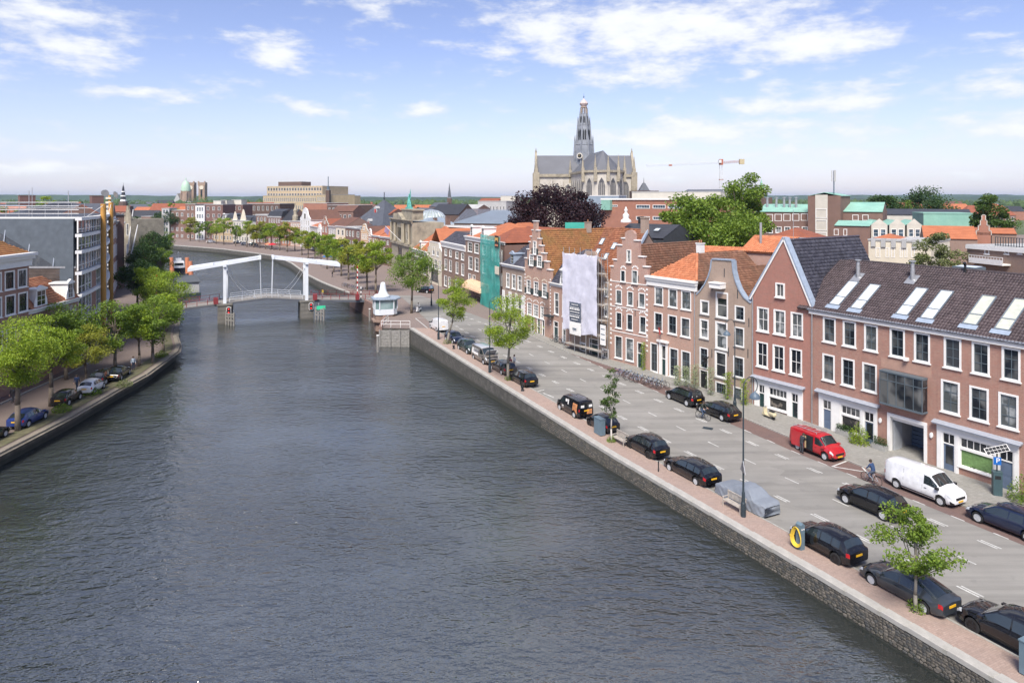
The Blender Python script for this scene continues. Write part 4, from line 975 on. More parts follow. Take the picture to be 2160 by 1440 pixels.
h.plane([(0,16,zs - .4),(0,.4,zs - .4),(h.W / 2,.4,zr),(h.W / 2,16,zr)],B_UNDER,T_MOSSY)
h.plane([(h.W,.4,zs - .4),(h.W,16,zs - .4),(h.W / 2,16,zr),(h.W / 2,.4,zr)],B_UNDER,T_MOSSY,.27,.34)
ridge(h,(h.W / 2,.4,zr + .02),(h.W / 2,16,zr + .02),MATS['mossy_orange_tiles']);h.chimney(h.W / 2,9,zr - .5,zr + 1.2,.8,.8,BR_TAN,1)
f8 = Vector((-h.W / 2,0,zr - zs + .4)).normalized();e8 = Vector((0,1,0));n8 = e8.cross(f8)
if n8.z < 0: n8 = -n8
for a,b in ((5.5,2.8),(10,4.2)): h.skylight(Vector((h.W,.4,zs - .4)) + e8 * a + f8 * b + n8 * .06,e8,f8,n8,.8,1.1)
h = Fac('white_corner_house','white painted corner house with dark roof, brick upper storey and tall dark windows',c1060,c1107)
kk = dict(nx=2,nz=3,fw=.12)
for xs in ([(1068,1075),(1080,1088),(1092,1101)],): h.prow(xs,576,606,**kk)
h.prow([(1065,1073),(1079,1087)],624,658,nx=1,nz=2,fw=.12,sill=False);h.prow([(1092,1100)],630,652,nx=1,nz=1,fw=.1)
zs = h.z(1065,562);zm = h.z(1065,612)
h.wall(zs,BR_TAN,12)
mb = MB();us = [0,h.u(1065),h.u(1073),h.u(1079),h.u(1087),h.u(1092),h.u(1100),h.W]
for i in range(0,8,2): mb.box(us[i],us[i + 1],-.05,.0,-.3,zm)
h.part(mb,'white_render',M_WHITE);h.cornice(zs,.5,.5)
MB().box(-.06,.0,-.05,12,-.3,zm).obj('white_side',M_WHITE,h.root)
h.plane([(-.1,0,zs + .5),(h.W,0,zs + .5),(h.W,3.5,zs + 3.5),(2.2,3.5,zs + 3.5)],B_UNDER,T_BLUE);h.plane([(-.1,12,zs + .5),(-.1,0,zs + .5),(2.2,3.5,zs + 3.5),(2.2,10,zs + 3.5)],B_UNDER,T_BLUE)
h.plane([(2.2,3.5,zs + 3.48),(h.W,3.5,zs + 3.48),(h.W,11,zs + 3.5),(2.2,11,zs + 3.5)],M_ZINC)
dormer(h,h.W * .42,zs + .6,1.0,1.6,y0=.1,mat=M_LEAD,ears=False)
# ================================================================ town beyond: rows along the bend, landmarks, roofs
R_ORANGE = farroof('far_orange_roof',(.46,.165,.08),(.37,.125,.06));R_RED = farroof('far_red_roof',(.30,.10,.055),(.22,.075,.045))
R_BROWN = farroof('far_brown_roof',(.17,.085,.06),(.12,.065,.05));R_GREY = farroof('far_slate_roof',(.105,.115,.135),(.075,.08,.095),.5)
R_DARK = farroof('far_black_roof',(.05,.052,.06),(.035,.037,.045),.5);R_PALE = pm('flat_roof_gravel',(.40,.40,.39),.9,.15,.4)
R_GREEN = pm('green_copper',(.25,.46,.37),.6,.15,.35,grime=(.17,.36,.30));R_ZINC = pm('zinc_sheet',(.29,.35,.41),.42,.15,.5,metal=.2)
W_CREAM = pm('cream_render',(.66,.60,.48),.8,.08,.6);W_GREYR = pm('grey_render',(.42,.42,.41),.8,.1,.6);W_PALE = pm('pale_concrete',(.55,.52,.45),.85,.1,.5)
W_BEIGE = pm('beige_brickwork',(.45,.35,.225),.85,.12,.4,grime=(.34,.26,.17));W_WHITE = pm('white_render',(.74,.74,.73),.7,.05,.5,grime=(.6,.6,.58))
W_SAND = pm('sandstone',(.36,.32,.24),.85,.22,.8,grime=(.15,.135,.11));W_LSAND = pm('church_stone',(.52,.49,.43),.85,.15,.35,grime=(.33,.31,.27))
BR_FAR = pm('far_brown_brick',(.20,.125,.10),.9,.12,.6,grime=(.15,.095,.08));BR_FARR = pm('far_red_brick',(.335,.16,.11),.9,.12,.5,grime=(.27,.13,.095))
BR_FARP = pm('far_purple_brick',(.185,.11,.095),.9,.12,.6);BR_FARD = pm('far_dark_brick',(.12,.08,.065),.9,.15,.5)
G_FAR = glassmat('far_glass',(.03,.035,.04),(.14,.155,.16),.25,.12)
def autowin(h,floors,cols,H,ground=3.3,wf=.5,hf=.58,z0=.3,margin=.5,fm=None,gm=None,skip=(),nx=2,nz=2,u0=0,u1=None,sill=False):
 u1 = h.W if u1 is None else u1;W_ = u1 - u0 - 2 * margin;cw = W_ / cols;zz = z0
 for f_ in range(floors):
  fh = ground if f_ == 0 else (H - z0 - ground) / max(1,floors - 1)
  for c in range(cols):
   if (f_,c) in skip: continue
   w = cw * wf;x = u0 + margin + cw * (c + .5);hh = fh * hf;zb = zz + fh * (1 - hf) * .45
   h.win(round(x - w / 2,2),round(x - w / 2,2) + round(w,1),zb,zb + round(hh,1),nx=nx,nz=nz,fm=fm,gm=gm or G_FAR,fw=.09,style='far',sill=sill)
  zz += fh
def roof(h,kind,mat,zs,zr,D,over=.25,gm=None,back=None):
 W_ = h.W
 if kind == 'par':
  h.plane([(0,-over,zs),(W_,-over,zs),(W_,D / 2,zr),(0,D / 2,zr)],mat);h.plane([(W_,D + over,zs),(0,D + over,zs),(0,D / 2,zr),(W_,D / 2,zr)],mat)
  for x in (0.02,W_ - .22): h.part(MB().prism([(x,0,zs - .05),(x,D,zs - .05),(x,D / 2,zr - .1)],(.2,0,0)),'side_gable',gm or BR_FAR)
 elif kind == 'perp':
  h.plane([(-over,D,zs),(-over,.3,zs),(W_ / 2,.3,zr),(W_ / 2,D,zr)],mat);h.plane([(W_ + over,.3,zs),(W_ + over,D,zs),(W_ / 2,D,zr),(W_ / 2,.3,zr)],mat)
  h.part(MB().prism([(0,D - .3,zs - .05),(W_,D - .3,zs - .05),(W_ / 2,D - .3,zr - .1)],(0,.2,0)),'rear_gable',gm or BR_FAR)
 elif kind == 'hip':
  k = min(W_,D) / 2 * .95;a,b = (Vector((k,D / 2,zr)),Vector((W_ - k,D / 2,zr))) if W_ >= D else (Vector((W_ / 2,k,zr)),Vector((W_ / 2,D - k,zr)))
  o = over;c = [Vector((-o,-o,zs)),Vector((W_ + o,-o,zs)),Vector((W_ + o,D + o,zs)),Vector((-o,D + o,zs))]
  if W_ >= D: fs = [(c[0],c[1],b,a),(c[1],c[2],b),(c[2],c[3],a,b),(c[3],c[0],a)]
  else: fs = [(c[0],c[1],a),(c[1],c[2],b,a),(c[2],c[3],b),(c[3],c[0],a,b)]
  for f_ in fs: h.plane(f_,mat)
 elif kind == 'mansard':
  t = zs + (zr - zs) * .7;i = 1.3
  h.plane([(0,0,zs),(W_,0,zs),(W_ - .2,i,t),(.2,i,t)],mat);h.plane([(.2,i,t),(W_ - .2,i,t),(W_ - .2,D / 2,zr),(.2,D / 2,zr)],mat)
  h.plane([(W_,0,zs),(W_,D,zs),(W_ - .3,D,t),(W_ - .2,i,t)],mat);h.plane([(0,D,zs),(0,0,zs),(.2,i,t),(.3,D,t)],mat)
 elif kind == 'flat':
  h.part(MB().box(-.1,W_ + .1,-.1,D + .1,zs,zs + .25),'roof',mat)
def gable(h,prof,H,mat,thick=.35,cap=M_WHITE):
 """prof: (fraction of the width, metres above the eave)"""
 pts = [(a * h.W,H + b) for a,b in prof];h.part(MB().prism([(u,0,z) for u,z in pts],(0,thick,0)),'gable',mat)
 mb = MB()
 for (a,b),(c,d) in zip(pts[:-1],pts[1:]):
  p,q = Vector((a,-.06,b)),Vector((c,-.06,d))
  if (q - p).length > .05: nn = Vector((-(q - p).z,0,(q - p).x)).normalized() * .13;mb.prism([p,q,q + nn,p + nn],(0,thick + .1,0))
 h.part(mb,'gable_coping',cap)
BELL = [(0,0),(0,.5),(.12,.9),(.22,1.9),(.27,3.0),(.33,3.6),(.5,4.1),(.67,3.6),(.73,3.0),(.78,1.9),(.88,.9),(1,.5),(1,0)]
STEP = [(0,0),(0,.8),(.15,.8),(.15,1.8),(.3,1.8),(.3,2.8),(.4,2.8),(.4,3.8),(.6,3.8),(.6,2.8),(.7,2.8),(.7,1.8),(.85,1.8),(.85,.8),(1,.8),(1,0)]
LA = Line((-4.1,130),(-16.3,160));gA = 1.2
def fa(name,label,x0,x1,line,z0=gA,cat='house'): return Fac(name,label,line.pt(x0),line.pt(x1),cat,z0)
h = fa('scaffold_clad_house','brown brick house behind green scaffold netting at the square',1034,1064,LA);H = h.z(1036,512);autowin(h,3,4,H);h.wall(H,BR_FAR,12);h.cornice(H,.5,.3)
roof(h,'hip',R_RED,H + .4,h.z(1050,480) - .1,12)
h = fa('brown_row_house','brown brick house with striped awning and orange hipped roof beside the green netting',982,1034,LA);H = h.z(983,506)
for xs,a,b in (([(987,996),(1001,1010),(1018,1026)],511,531),([(988.5,997),(1001.7,1010),(1018,1026.5)],541,568),([(988,994),(997,1003)],577,600)): h.prow(xs,a,b,nx=2,nz=3,fw=.12,style='far',gm=G_FAR)
h.wall(H,BR_BRN,14);h.cornice(H,.9,.4);zr = h.z(1005,470) + .6
roof(h,'hip',R_ORANGE,H + .8,zr - .6,14);dormer(h,h.W * .2,H + .9,1.1,1.9,y0=.3,D=2.6);dormer(h,h.W * .66,H + .9,1.1,1.9,y0=.3,D=2.6)
for i in range(1): pass
aw = MB();a,b = h.u(994),h.u(1032);pr = [(0,3.9),(-.8,3.75),(-1.6,3.3),(-2.0,2.7),(-2.05,2.35)]
for (y1,z1),(y2,z2) in zip(pr,pr[1:]): aw.prism([(a,y1,z1),(b,y1,z1),(b,y2,z2),(a,y2,z2)],(0,0,.04))
aw.prism([(a,y_,z_) for y_,z_ in pr] + [(a,0,2.4)],(.03,0,0));aw.prism([(b,y_,z_) for y_,z_ in pr] + [(b,0,2.4)],(.03,0,0))
def stripes(name,c1,c2,sc):
 m,t,p = newmat(name);w = nnode(t,'ShaderNodeTexWave',wave_type='BANDS',bands_direction='X');t.links.new(coords(t),w.inputs['Vector']);w.inputs['Scale'].default_value = sc
 t.links.new(mixc(t,maprange(t,w.outputs['Fac'],.45,.55,0,1),c1,c2),p.inputs['Base Color']);p.inputs['Roughness'].default_value = .9;return m
aw.obj('awning',stripes('awning_stripes',(.62,.36,.20),(.74,.55,.38),1.1),h.root)
h = fa('brown_row_house','brown brick house with white cornice and black mansard roof facing the square',932,982,LA);H = h.z(933,520)
for xs,a,b in (([(938,943),(948,953),(961,967),(973,979)],525,539),([(938,943.5),(947.5,953),(961.5,967),(973.5,979)],546,569),([(937,943),(946,951),(961,967)],581,603)): h.prow(xs,a,b,nx=2,nz=2,fw=.12,style='far',gm=G_FAR)
h.wall(H,BR_BRN,12);h.cornice(H,1.3,.4);h.plane([(0,.1,H + 1.2),(h.W,.1,H + 1.2),(h.W,3.5,H + 3.6),(0,3.5,H + 3.6)],B_UNDER,T_BLUE,.3,.4);h.plane([(0,3.5,H + 3.58),(h.W,3.5,H + 3.58),(h.W,12,H + 3.6),(0,12,H + 3.6)],R_BROWN)
h = fa('bell_gable_house','cream white bell gable house at the bridge square',902,932,LA);H = h.z(904,525)
for xs,a,b in (([(912,917),(921,926)],520,538),([(908,912),(917,922),(926,930)],544,564)): h.prow(xs,a,b,nx=2,nz=2,fw=.1,style='far',gm=G_FAR)
h.win(h.u(911),h.u(924),.2,4.4,nx=4,nz=2,fm=M_BLACK,mm=M_BLACK,gm=G_FAR,style='far',sill=False)
h.wall(H,W_CREAM,12,side_mat=BR_FAR);zt = h.z(915,511) - H;gable(h,[(0,0),(.05,.3),(.14,.8),(.16,zt),(.8,zt),(.84,.9),(.95,.4),(1,0)],H,W_CREAM)
roof(h,'perp',R_ORANGE,H,h.z(915,480) - .2,14)
h = fa('brick_row_house','brown brick house with white shop front and steep orange roof beside the sandstone museum',871,902,LA);H = h.z(873,531)
h.prow([(877,882),(885,890),(893,898)],535,555,nx=2,nz=2,fw=.12,style='far',gm=G_FAR);autowin(h,1,3,4.4,4.2,.6,.7,gm=G_FAR)
h.wall(H,BR_BRN,12);h.cornice(H,1.0,.5);h.cornice(4.6,.6,.5);roof(h,'hip',R_ORANGE,H + .8,h.z(905,478) - .3,14);dormer(h,h.W * .45,H + .9,1.1,2.0,y0=.3,D=2.4)
mA,mB = LA.pt(826),LA.pt(869.5)
h = Fac('museum_facade','sandstone museum front with columns, pediment and green bronze statue on its roof',mA,mB,'museum',.6);W_ = h.W;H = h.z(869,470)
h.win(W_ * .33,W_ * .55,1.0,7.0,nx=1,nz=2,fm=W_SAND,mm=M_BLACK,fw=.25,gm=G_FAR,style='far',sill=False);h.win(W_ * .74,W_ * .84,2,6.5,nx=1,nz=2,fm=W_SAND,fw=.2,gm=G_FAR,style='far',sill=False)
h.win(W_ * .3,W_ * .58,9.0,H - 1.6,nx=3,nz=2,fm=W_SAND,mm=M_BLACK,fw=.2,gm=G_FAR,style='far',sill=False);h.win(W_ * .73,W_ * .85,9.2,H - 2.4,nx=1,nz=1,fm=W_SAND,fw=.3,gm=G_FAR,style='far',sill=False)
h.wall(H,W_SAND,9);h.band(7.6,.7,.5,W_SAND,name='string_course');h.cornice(H - .3,1.0,.8,W_SAND)
for u in (.05,.26,.62,.68,.92): MB().lathe([(.42,0),(.42,.3),(.34,.5),(.31,3.6),(.36,4.2),(.5,4.5)],(0,0,0),10).obj('column',W_SAND,h.root,loc=(W_ * u,-.45,8.4),smooth=True,scale=(1,1,(H - 8.9) / 4.5))
h.part(MB().prism([(W_ * .2,-.7,H + .7),(W_ * .66,-.7,H + .7),(W_ * .43,-.7,H + 2.6)],(0,1.6,0)),'pediment',W_SAND)
h.part(MB().box(W_ * .45,W_ * .95,.4,3.5,H + .7,H + 3.3).box(W_ * .43,W_ * .97,.2,3.7,H + 3.3,H + 3.7),'attic',W_SAND)
for u in (.1,.97): h.part(MB().box(W_ * u - .5,W_ * u + .5,0,1,H + .7,H + 2.2),'pier',W_SAND)
pole = h.part(MB().cyl((W_ * .55,-.3,8.6),(W_ * .42,-4.2,13),.06),'flag_pole',M_WHITE);MB().add([(W_ * .45,-3.2,11.9),(W_ * .42,-4.2,13),(W_ * .37,-4.3,11.4),(W_ * .40,-3.3,10.2)],[(0,1,2,3),(3,2,1,0)]).obj('flag',pm('lilac_flag',(.5,.36,.55),.9),pole)
M_VERD = pm('verdigris',(.13,.42,.36),.6,.25,2)
def figure(mb,c,s,lean=0,arm=0):
 x,y,z = c
 mb.lathe([(.42 * s,0),(.5 * s,.25 * s),(.38 * s,.8 * s),(.28 * s,1.05 * s),(.34 * s,1.4 * s),(.3 * s,1.6 * s),(.1 * s,1.72 * s),(.14 * s,1.85 * s),(.15 * s,1.98 * s),(.06 * s,2.1 * s)],(x,y,z),10,sy=.8)
 mb.tube([(x + .3 * s,y,z + 1.5 * s),(x + .6 * s,y,z + (1.3 + arm) * s),(x + .75 * s,y,z + (1.2 + 2 * arm) * s)],[.11 * s,.09 * s,.06 * s]);mb.tube([(x - .3 * s,y,z + 1.5 * s),(x - .55 * s,y,z + 1.1 * s),(x - .35 * s,y - .2,z + .8 * s)],[.11 * s,.09 * s,.07 * s])
P = h.world(W_ * .62,1.6,H + 3.7)
st = thing('statue_group','green bronze statue group standing on the museum roof','statue',P,h.root.rotation_euler.z)
mb = MB();figure(mb,(0,0,1.2),1.5,arm=.5);mb.prism([(.3,0,2.6),(1.0,.1,3.0),(1.1,.1,5.6),(.5,0,4.2)],(0,.12,0));mb.obj('standing_figure',M_VERD,st,smooth=True)
mb = MB();figure(mb,(-1.3,0,.5),1.15);mb.obj('seated_figure',M_VERD,st,smooth=True);mb = MB();figure(mb,(1.4,0,.3),.95);mb.obj('kneeling_figure',M_VERD,st,smooth=True)
MB().box(-1.9,2.0,-.7,.7,0,.5).box(-.7,.9,-.6,.6,.5,1.2).obj('pedestal',M_VERD,st)
PB = [LA.pt(826),Vector((-70.9,261.7)),Vector((-92,301)),Vector((-116.6,316.8)),Vector((-149.6,342)),Vector((-179,354)),Vector((-215,366))]
def rowpt(px):
 k = (px - 1080) / F
 for a,b in zip(PB,PB[1:]):
  if b.x / b.y <= k + 1e-6: return Line(a,b).pt(px)
 return Line(PB[-2],PB[-1]).pt(px)
def fr(name,label,x0,x1): return Fac(name,label,rowpt(x0),rowpt(x1),'house',.6)
def rowhouse(name,label,x0,x1,ye,wall,cols,floors,rk,rmat,yr,gprof=None,gcap=M_WHITE,D=11,cor=True,cormat=None,fm=None,gmat=None,hf=.6,wf=.52):
 h = fr(name,label,x0,x1);H = h.z((x0 + x1) / 2,ye);zr = H + max(.5,(ye - yr) * h.A.y / F)
 autowin(h,floors,cols,H,ground=3.4,fm=fm,hf=hf,wf=wf);h.wall(H,wall,D)
 if cor and not gprof: h.cornice(H,.55,.4,cormat)
 if gprof:
  s_ = (zr - H) / max(b for a,b in gprof);gable(h,[(a,b * s_) for a,b in gprof],H,gmat or wall,cap=gcap)
  h.win(h.W * .4,h.W * .4 + round(h.W * .2,1),H + .3,H + .3 + round((zr - H) * .45,1),nx=1,nz=2,style='far',gm=G_FAR,hole=False,y=-.1,sill=False)
  roof(h,'perp',rmat,H - .2,zr - .8,D + 3)
 else: roof(h,rk,rmat,H + .4,zr,D)
 return h
def striped(name,c1,c2,sc):
 m,t,p = newmat(name);w = nnode(t,'ShaderNodeTexWave',wave_type='BANDS',bands_direction='Z');t.links.new(coords(t),w.inputs['Vector']);w.inputs['Scale'].default_value = sc
 t.links.new(mixc(t,maprange(t,w.outputs['Fac'],.6,.7,0,1),c1,c2),p.inputs['Base Color']);p.inputs['Roughness'].default_value = .9;return m
BR_STR = striped('banded_brick',(.32,.15,.11),(.66,.62,.54),.42);BR_YEL = striped('yellow_banded_brick',(.52,.30,.15),(.66,.58,.46),.5)
rowhouse('row_house','low brick house with orange roof left of the museum front',800,823,503,BR_FAR,3,3,'par',R_ORANGE,483);rowhouse('row_house','pale brick house with orange roof and white cornice, second left of the museum front',784.5,800,500,BR_FARR,3,3,'par',R_ORANGE,478)
rowhouse('row_house','brick bell gable house speckled with white blocks on the bend',776,784,500,BR_STR,1,3,'perp',R_RED,483,BELL);rowhouse('row_house','yellow banded gable house on the bend of the quay',761,775.5,488,BR_YEL,3,3,'perp',R_BROWN,472,BELL,M_STONE)
rowhouse('row_house','very narrow brown house with white strips beside the yellow gable',749.5,761,484,BR_FARP,1,3,'par',R_DARK,476);rowhouse('row_house','brown house with glazed roof terrace and dark red shop front',728.5,749,482,BR_FAR,3,3,'flat',R_PALE,480)
rowhouse('row_house','cream house with brown roof and dormer above the orange awning',708.5,728,480,W_CREAM,2,3,'par',R_BROWN,459);rowhouse('row_house','grey house with dark windows above the red awning',692.5,708,480,W_GREYR,3,3,'par',R_BROWN,461)
rowhouse('row_house','narrow red brick step gable house between grey fronts',678.5,692,474,BR_FARR,2,3,'perp',R_RED,457,STEP,M_STONE);rowhouse('row_house','very narrow white gable house above the pink awning',669.5,678,486,W_WHITE,1,3,'perp',R_RED,473,BELL)
rowhouse('row_house','pale grey house with orange hipped roof right of the tall white gable',654.5,669,480,W_GREYR,3,3,'hip',R_ORANGE,466);rowhouse('row_house','tall bright white gable house with narrow windows, the tallest on the bend',633.5,654,463,W_WHITE,4,4,'perp',R_BROWN,439,BELL,wf=.4,hf=.7)
h = rowhouse('row_house','red and white banded house with small pinnacle left of the tall white gable',612.5,633,468,BR_STR,4,4,'par',R_DARK,456)
h.part(MB().lathe([(1.3,0),(1.3,2.2),(.8,2.6),(.8,4.2),(1.0,4.4),(.3,6.5),(.08,8)],(h.W * .3,1.2,h.H + .5),8),'pinnacle',W_SAND)
rowhouse('row_house','brown house with steep black roof next to the banded house',593.5,612,468,BR_FARR,3,3,'par',R_DARK,442);rowhouse('row_house','broad brown brick house with deep white cornice and black roof',564.5,593,459,BR_FARP,5,4,'mansard',R_DARK,441)
rowhouse('row_house','square brown brick house with flat pale cornice',540,564,455,BR_FAR,3,4,'flat',R_PALE,452);rowhouse('row_house','small house with bulging black roof between white trim',527.5,539.5,471,W_PALE,2,3,'mansard',R_DARK,455)
h = rowhouse('row_house','white ornate house with twin scrolled gables',491,527,467,W_PALE,6,3,'mansard',R_DARK,455)
for u,s_ in ((.12,1.0),(.6,1.25)):
 c = h.W * u;h.part(MB().prism([(c - 1.8 * s_,-.05,h.H + .5),(c + 1.8 * s_,-.05,h.H + .5),(c + 1.2 * s_,-.05,h.H + 2 * s_),(c + .7 * s_,-.05,h.H + 3.2 * s_),(c,-.05,h.H + 4.6 * s_),(c - .7 * s_,-.05,h.H + 3.2 * s_),(c - 1.2 * s_,-.05,h.H + 2 * s_)],(0,.6,0)),'scrolled_gable',W_CREAM)
h = rowhouse('row_house','cream corniced house with dark roof and two dormers',463.5,490.5,464,W_BEIGE,4,3,'mansard',R_DARK,450,cormat=W_CREAM);dormer(h,h.W * .35,h.H + .6,1.6,2.2);rowhouse('row_house','narrow cream corniced house at the left end of the old row',450.5,463,464,W_BEIGE,2,3,'flat',R_DARK,458,cormat=W_CREAM)
def block(name,label,x0,Y0,x1,Y1,yt,wall,cols,floors,D=14,rmat=R_PALE,z0=.3,fm=None,wf=.45,hf=.5,gm=None,cat='building',rk='flat',yr=None,ground=3.3,lowest=-.5,win=True):
 A,B = at(x0,0,Y0),at(x1,0,Y1);h = Fac(name,label,A,B,cat,z0);H = h.z(x0,yt)
 if win: autowin(h,floors,cols,H,ground,wf,hf,fm=fm,gm=gm)
 h.wall(H,wall,D,z_low=lowest);roof(h,rk,rmat,H if rk == 'flat' else H + .02,H + .3 if yr is None else HC - z0 - (yr - HZ) * (Y0 + D / 2) / F,D,gm=wall);return h
block('apartment_block','dark brick apartment block with white window frames beside the glazed bay',431,352,470,352,432,BR_FARP,3,5,16)
block('apartment_block','white glazed apartment bay at the end of the canal',412,351,431.5,351,434,W_WHITE,3,5,12,wf=.8,hf=.62,gm=M_GLASSB);block('apartment_block','brown brick apartment block left of the glazed bay',391,356,412,354,431,BR_FAR,2,5)
block('apartment_block','stepped brown apartment block with pale roof terrace',357,362,391,358,444,BR_FAR,3,4,gm=M_GLASSC);block('apartment_block','slim pale glass stair tower of the apartment block',341,360,357,360,440,W_GREYR,2,5,8,wf=.85,hf=.7,gm=M_GLASSB)
block('apartment_block','low brown apartment block left of the glass stair tower',298,372,341,368,457,BR_FAR,4,3,gm=M_GLASSC);block('apartment_block','brown flat block behind the ornate white gables',478,372,512,372,432,BR_FARP,3,5);block('apartment_block','pale lift tower between two brown flat blocks',466,371,478.5,371,423,W_PALE,1,5,9,win=False)
block('penthouse','pale roof house on the brown flats',450,366,466,366,424,W_PALE,2,1,8,z0=12,ground=2.5,lowest=0);block('penthouse','pale boxy roof house on the right flat block',489,380,509,380,422,W_PALE,2,1,8,z0=12,ground=2.5,lowest=0)
block('apartment_block','long dark brick building behind the canal bend',511,400,590,392,430,BR_FARD,8,4,14);block('apartment_block','long brown brick hall behind the tall white gable',640,385,690,375,429,BR_FARR,0,0,16,win=False);block('office_block','dark roof office block with steel rail behind the cream house',690,372,735,360,433,BR_FARD,5,4,16)
h = block('department_store','large stepped beige building with rows of small windows on the skyline',555,640,668,610,413,W_BEIGE,26,3,60,cat='store',rk='flat',wf=.5,hf=.5,ground=10)
block('penthouse_storeys','set back upper storeys of the beige store under a thin white roof',563,645,680,622,393.5,W_BEIGE,20,4,40,z0=14,rmat=W_CREAM,wf=.7,hf=.55,lowest=0,cat='store');block('plant_room','dark red plant room crowning the beige store',587,660,636,650,384,BR_FARD,0,0,14,z0=30,win=False,lowest=-3)
block('store_wing','curved right wing of the beige store with small square windows',668,610,688,600,411,W_BEIGE,6,3,30,cat='store',wf=.5,hf=.5,ground=10)
h = block('store_tower','slim dark brick tower with steel mast beside the beige store',687,598,694.5,598,401,BR_FARD,0,0,5,win=False,cat='tower');h.part(MB().box(h.W * .25,h.W * .75,1,4,h.H,h.H + 3).cyl((h.W / 2,2.5,h.H + 3),(h.W / 2,2.5,h.H + 12),.35),'mast',M_LAMP)
h = Fac('weigh_house','square stone house with tall blue slate pyramid roof and red shuttered dormers',at(733,0,262),at(806,0,250),'house',.6);H = h.z(740,480);D = h.W;h.wall(H,W_GREYR,D)
zt = h.z(768,425) + .6;roof(h,'hip',R_GREY,H,zt,D);apx = (h.W / 2,D / 2)
h.part(MB().cyl((*apx,zt - .5),(*apx,zt + 3),.15).lathe([(.1,0),(.5,.4),(.1,.9)],(*apx,zt + .3),8),'finial',M_IRON)
for u,zz,yy in ((.55,H + .8,1.0),(.5,H + (zt - H) * .52,D * .27),(.25,H + .8,1.0)):
 o = MB().box(h.W * u - .7,h.W * u + .7,yy,yy + 2,zz,zz + 1.8).prism([(h.W * u - .9,yy - .1,zz + 1.8),(h.W * u + .9,yy - .1,zz + 1.8),(h.W * u,yy - .1,zz + 2.7)],(0,2,0)).obj('dormer',W_GREYR,h.root);MB().box(h.W * u - .45,h.W * u + .45,yy - .06,yy - .02,zz + .2,zz + 1.5).obj('red_shutter',M_RED,o)
h.chimney(h.W * .12,D * .75,H,zt - 2.5,1.3,1.3,BR_FARR,0)
def church():
 C = thing('great_church','great gothic church with grey roofs, cream walls and a tall lead-grey crossing tower','church',(40.5,385,0))
 st,rf = W_LSAND,pm('church_slate',(.115,.12,.135),.6,.12,.15);M_LT = pm('tower_lead',(.25,.27,.30),.6,.2,.3,grime=(.12,.13,.15));GL = pm('church_window',(.09,.09,.095),.35,.25,.4)
 ze,zr = 34.3,46.0
 def gothic(parent,p,d,w,h,z,nrm,name='window'):
  """pointed window standing proud of the wall"""
  d = Vector(d);nrm = Vector(nrm);p = Vector(p)
  def outl(s): return [(-w / 2 * s,0),(w / 2 * s,0),(w / 2 * s,h * .68),(w * .36 * s,h * .86),(0,h * (1 + .05 * (s - 1))),(-w * .36 * s,h * .86),(-w / 2 * s,h * .68)]
  def pts(s,o): return [tuple(p + d * a + Vector((0,0,z + b)) + nrm * o) for a,b in outl(s)]
  o = MB().prism(pts(1.18,.0),nrm * .12).obj(name,st,parent)
  MB().prism(pts(1.0,.1),nrm * .08).obj('glass',GL,o)
  t = MB()
  for k in (-.25,0,.25): q = p + d * (w * k);t.add([q + Vector((0,0,z)) + nrm * .22 - d * .1,q + Vector((0,0,z)) + nrm * .22 + d * .1,q + Vector((0,0,z + h * .8)) + nrm * .22 + d * .1,q + Vector((0,0,z + h * .8)) + nrm * .22 - d * .1],[(0,1,2,3)])
  t.obj('tracery',st,o)
 def pinn(mb,x,y,z,h=6,w=.7): mb.box(x - w,x + w,y - w,y + w,z - 6,z + 1);mb.cyl((x,y,z + 1),(x,y,z + h),w * .9,.06,6)
 w0,w1,dp = -27,27,7.5
 MB().box(w0,w1,-dp,dp,-1,ze).obj('transept_wall',st,C)
 T = MB();o = .6
 T.prism([(w0,-dp - o,ze),(w0,0,zr),(w0,dp + o,ze)],(w1 - w0,0,0));T.obj('transept_roof',rf,C)
 for x in (w0,w1):
  s_ = 1 if x > 0 else -1;gm = MB().prism([(x - .6,-dp - .5,ze - .5),(x - .6,dp + .5,ze - .5),(x - .6,0,zr + 2.2)],(1.2,0,0));gm.cyl((x,0,zr + 2),(x,0,zr + 4.2),.5,.1,6)
  for yy in (-dp,dp): pinn(gm,x,yy,ze + 3,8,.9);gm.box(x - 1.6,x + 1.6,yy - 1.2,yy + 1.2,0,ze + 2)
  gm.obj('transept_gable',W_SAND,C)
 MB().box(w0,w1,-dp - .9,-dp - .3,ze - .6,ze + 1.0).obj('balustrade',W_SAND,C)
 for x in (-21.5,-16,-9.5,-4.2,22): gothic(C,(x,-dp,0),(1,0,0),3.2 if x < 20 else 4,9 if x < 20 else 11,ze - 13.5,(0,-1,0))
 for x in (-18.8,-13): MB().box(x - .5,x + .5,-dp - 1.5,-dp,0,ze - 2).obj('buttress',st,C)
 a = Vector((2.5,-6));d = Vector((.12,-.993)).normalized();n = Vector((-d.y,d.x));hw = 10.5;L = 31
 ring = [a + n * -hw,a + d * L + n * -hw,a + d * (L + 6) + n * -hw * .55,a + d * (L + 8.5),a + d * (L + 6) + n * hw * .55,a + d * L + n * hw,a + n * hw]
 MB().prism([(p.x,p.y,-1) for p in ring],(0,0,ze + 1.6)).obj('choir_wall',st,C)
 re = a + d * (L - 1);r0 = a - d * 4;R_ = [Vector((p.x,p.y,ze + .6)) for p in ring];top = Vector((re.x,re.y,zr + .4));t0 = Vector((r0.x,r0.y,zr + .2))
 rm = MB()
 def out(p): q = Vector((p.x,p.y)) - (a + d * (L * .6));q = q.normalized() * .6;return Vector((p.x + q.x,p.y + q.y,p.z))
 R_ = [out(p) for p in R_]
 rm.poly([R_[0],R_[1],top,t0]);rm.poly([R_[6],t0,top,R_[5]])
